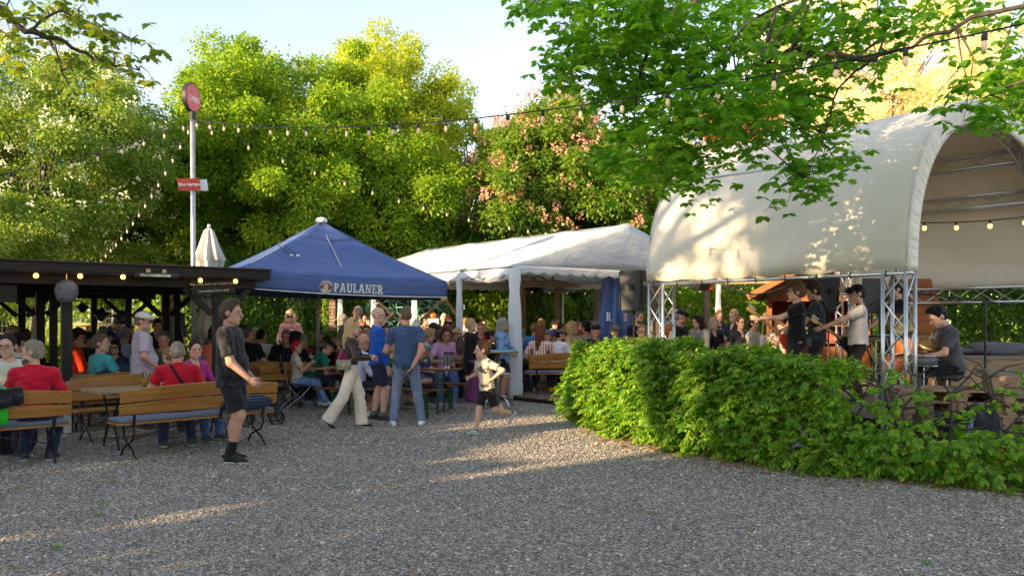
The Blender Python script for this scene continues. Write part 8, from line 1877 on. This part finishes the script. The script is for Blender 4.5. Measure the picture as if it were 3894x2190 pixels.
def dep(x, y): return 8.6+1.5*math.sin(x*.011)*math.cos(y*.013)-.0006*(x-1900)
OAKP = [(1340, 10), (1375, 18), (1420, 14), (1462, 34), (1500, 20), (1540, 30), (1440, 128), (1420, 178), (1456, 164), (1484, 138), (1508, 112), (1545, 92), (1580, 60), (1600, 25), (1640, 70), (1660, 130), (1600, 130), (1520, 190), (1566, 228), (1590, 180), (1618, 222), (1640, 270), (1560, 262), (1592, 318), (1566, 360), (1540, 372), (1602, 396), (1580, 412), (1650, 398), (1690, 430), (1738, 446), (1622, 352), (1672, 356), (1706, 322), (1742, 262), (1698, 204), (1728, 140), (1690, 60), (1740, 30), (1660, 20), (1790, 90), (1820, 40), (1836, 150), (1800, 210), (1852, 236), (1880, 296), (1856, 346), (1900, 180), (1930, 92), (1880, 50), (1950, 30), (1990, 104), (2030, 50), (2012, 170), (1992, 244), (2054, 226), (1958, 284), (1980, 330), (2028, 308), (2080, 330), (2088, 378), (2050, 418), (2012, 452), (1990, 484), (2110, 290), (2120, 160), (2130, 70), (2176, 110), (2190, 190), (2210, 40), (2260, 84), (2290, 30), (2330, 60), (2390, 24), (2440, 30), (2500, 40), (2556, 20), (2440, 236), (2470, 262), (2430, 275), (2520, 230), (2556, 250), (2550, 300), (2516, 180), (2570, 140), (1770, 330), (1720, 390), (1760, 160), (1860, 100), (1540, 150), (1500, 240), (1640, 180), (1690, 270), (1780, 280), (1960, 200), (1910, 250), (1820, 290), (1740, 200), (2080, 120), (1980, 60), (1580, 110), (2340, 8), (2080, 20), (1720, 100), (1780, 20), (1860, 12)]
spray_tree('oak_tree', 'big oak at the right whose leafy branches hang over the stage roof', (8.4, 5.6, 5.2),
  [(.025, [(8.4, 5.6, 5.0), A2(2440, 50, 7.0), A2(2330, 100, 7.4), A2(2200, 150, 7.9), A2(2110, 220, 8.2), A2(2080, 330, 8.3), A2(2020, 450, 8.3)]),
   (.035, [A2(2200, 150, 7.9), A2(2000, 125, 8.4), A2(1850, 180, 8.8), A2(1720, 290, 9.2), A2(1650, 400, 9.2)]),
   (.026, [(8.4, 5.6, 5.6), A2(2330, -60, 7.0), A2(2050, -30, 7.6), A2(1880, 60, 8.2), A2(1760, 220, 8.6), A2(1740, 430, 9.0)]),
   (.035, [A2(2050, -30, 7.6), A2(1800, -20, 8.2), A2(1640, 60, 8.8), A2(1540, 110, 9.2), A2(1430, 170, 9.6)]),
   (.025, [A2(1800, -20, 8.2), A2(1600, -10, 9), A2(1360, 12, 9.6)]), (.025, [A2(1640, 60, 8.8), A2(1600, 230, 9.2), A2(1580, 400, 9.4)]),
   (.024, [(8.4, 5.6, 4.6), A2(2600, 190, 7.2), A2(2500, 230, 7.6), A2(2440, 262, 7.8)])],
  [tuple(A2(x, y, dep(x, y))) for x, y in OAKP]+[tuple(A2(x+rnd.uniform(-25, 25), y+rnd.uniform(-20, 20), dep(x, y)+rnd.uniform(-.9, .9))) for x, y in OAKP if x < 2150 and rnd.random() < .85], 88, .28, .094, L_OAK)
REDP = [(30, 15), (150, 12), (178, 38), (60, 55), (20, 62), (238, 66), (288, 88), (300, 112), (332, 100), (350, 172), (372, 180), (262, 124), (220, 150), (150, 112), (100, 150), (40, 140), (90, 92), (190, 190), (120, 30), (210, 10)]
off_ = []
for i in range(100):                                        # the rest of its crown, outside the picture to the left
    th, ph = rnd.uniform(0, 6.28), math.acos(rnd.uniform(-.5, 1)); r_ = rnd.uniform(.5, 1)**.5; off_.append((-9.6+4.6*r_*math.cos(th)*math.sin(ph), 2.4+4.6*r_*math.sin(th)*math.sin(ph), 8.3+2.7*r_*math.cos(ph)))
off_ = [p for p in off_ if not (p[1] > 2.5 and -0.70 < p[0]/p[1])]
spray_tree('red_oak', 'red oak with catkins reaching into the upper left corner', (-10.6, 3.4, 6.0),
  [(.05, [(-10.6, 3.4, 5.6), (-8.2, 6.2, 5.6), A2(-40, -10, 8.0), A2(60, 80, 8.2), A2(130, 95, 8.4), A2(200, 130, 8.5), A2(270, 160, 8.6), A2(350, 178, 8.7)]), (.018, [A2(130, 95, 8.4), A2(150, 180, 8.4), A2(195, 240, 8.4)]), (.018, [A2(60, 80, 8.2), A2(150, 30, 8.4), A2(240, 64, 8.5), A2(330, 100, 8.6)]),
   (.12, [(-10.6, 3.4, 6), (-11, 2, 8), (-11.5, .5, 9.5)]), (.12, [(-10.6, 3.4, 6.4), (-9, 1, 8), (-8, -1, 9)]), (.1, [(-10.6, 3.4, 7), (-9, 3, 9), (-8, 3, 10.4)])],
  [tuple(A2(x, y, 8.4+.3*math.sin(x))) for x, y in REDP]+off_, 60, .27, .105, L_REDOAK, catkins=110, thin=len(REDP))

for px, y0, y1, Y, lab in ((1243, 1130, 1290, 20.4, 'green ivy garland winding down beside the hanging board'), (1857, 1110, 1280, 22.2, 'ivy winding up the post at the back of the marquee')):
    a, b_ = at(px, y0, Y), at(px, y1, Y); n = 420; k = nprng.uniform(0, 1, n); an = nprng.uniform(0, 6.28, n); rr = .05+.07*nprng.uniform(0, 1, n); t = thing('ivy_garland', lab, 'garland', tuple(b_), 0, 'ivy garlands on the marquee posts')
    pos = np.stack([np.cos(an)*rr, np.sin(an)*rr, k*(a.z-b_.z)], 1); leaf_mesh('leaves', DIAMOND[0], DIAMOND[1], pos, rot_from(np.stack([np.cos(an)*.6, np.sin(an)*.6, np.full(n, -.8)], 1), np.stack([np.cos(an), np.sin(an), np.full(n, .5)], 1)+unit(n)*.3), .085*nprng.uniform(.7, 1.2, n), L_CHEST, t)
    q = MB(); q.tube([(.03*math.sin(i), .03*math.cos(i), (a.z-b_.z)*i/8) for i in range(9)], .012, 5); q.build('stem', BARK, t)
# ------------------------------------------------------------------ unseen hedge pieces added to shade the yard, unseen trees, sun, sky, camera
SUN_AZ = Vector((-.79, -.61, 0)).normalized(); SUN_EL = R(14)
_n = Vector((.61, -.79, 0)); _o = Vector((0, 8, 0)); _q = lambda d, c: _o+SUN_AZ*d+_n*c
for c0, c1, h0, h1, wh in ((-15, -9.5, 6.4, 6.0, 'the far end'), (-9.3, -3.50, 6.0, 5.2, 'the long middle stretch'), (-3.38, -1.38, 4.8, 4.45, 'a short piece between two gaps'), (-1.30, -.58, 4.4, 4.4, 'the narrowest piece'), (-.28, .5, 4.4, 5.0, 'a low piece'), (.5, 1.2, 6.0, 8.0, 'a rising piece'), (1.15, 13, 8.6, 8.6, 'the tallest stretch')):  # added hedge: gaps and heights shaped to throw sun streaks on the gravel
    a, b_ = _q(19, c0), _q(19, c1)
    leaf_wall('shade_hedge', 'unseen tall leaf hedge added to shade the yard, '+wh, 'hedge', (a.x, a.y), (b_.x, b_.y), h0, h1, .5, int((1500 if c0 < 1 else 3600)*(c1-c0)), L_SHADE, .30, 'added shade hedges out of view', .10)
for k, (x, y, top, r_, low, per, wh) in enumerate(((-18.2, 1.0, 9.2, 2.0, 5.0, 75, 'nearest the pavilion'), (-18.2, -5.9, 14.6, 4.6, 9.5, 28, 'tallest, with a high crown'), (-25, 9, 8.6, 3.0, 3.0, 60, 'farther left'))):  # unseen trees whose crowns dapple the parasol and the stage roof
    tree('shade_tree', 'loose unseen lime tree that shades the yard, '+wh, (x, y, 0), top, r_, low, L_SHADE, 60, per, .34, .7, .25, seed=80+k, group='unseen shade trees beside the yard', inner=.2)
w = bpy.data.worlds.new('World'); SC.world = w; w.use_nodes = True; nt = w.node_tree; nt.nodes.clear()
sky = N(nt, 'ShaderNodeTexSky', sky_type='NISHITA'); sky.sun_disc = False; sky.sun_elevation = SUN_EL
sky.sun_rotation = math.atan2(SUN_AZ.x, SUN_AZ.y); sky.altitude = 200; sky.air_density = 1.0; sky.dust_density = .7; sky.ozone_density = 1.1
bg = N(nt, 'ShaderNodeBackground'); bg.inputs['Strength'].default_value = .15; hs = N(nt, 'ShaderNodeHueSaturation'); hs.inputs['Saturation'].default_value = .62; nt.links.new(sky.outputs[0], hs.inputs['Color']); nt.links.new(hs.outputs[0], bg.inputs['Color'])
wo = N(nt, 'ShaderNodeOutputWorld'); nt.links.new(bg.outputs[0], wo.inputs['Surface'])
l = bpy.data.lights.new('sun', 'SUN'); l.energy = 5.0; l.angle = R(.53); l.color = (1.0, .74, .44)
lo = bpy.data.objects.new('sun', l); COL.objects.link(lo)
sd = Vector((SUN_AZ.x*math.cos(SUN_EL), SUN_AZ.y*math.cos(SUN_EL), math.sin(SUN_EL))); lo.rotation_euler = sd.to_track_quat('Z', 'Y').to_euler(); lo.location = sd*60
cd = bpy.data.cameras.new('camera'); co = bpy.data.objects.new('camera', cd); COL.objects.link(co)
co.location = (0, 0, CAMZ); co.rotation_euler = (R(90), 0, 0); cd.sensor_width = 36; cd.lens = F*36/3894; cd.shift_y = (HY-1095)/3894; cd.clip_end = 1500; cd.clip_start = .1
SC.camera = co
SC.view_settings.view_transform = 'Standard'; SC.view_settings.look = 'None'; SC.view_settings.exposure = 1.5; SC.view_settings.gamma = 1
SC.cycles.max_bounces = 12; SC.cycles.diffuse_bounces = 8; SC.cycles.transmission_bounces = 6; SC.cycles.transparent_max_bounces = 6; SC.cycles.use_denoising = True
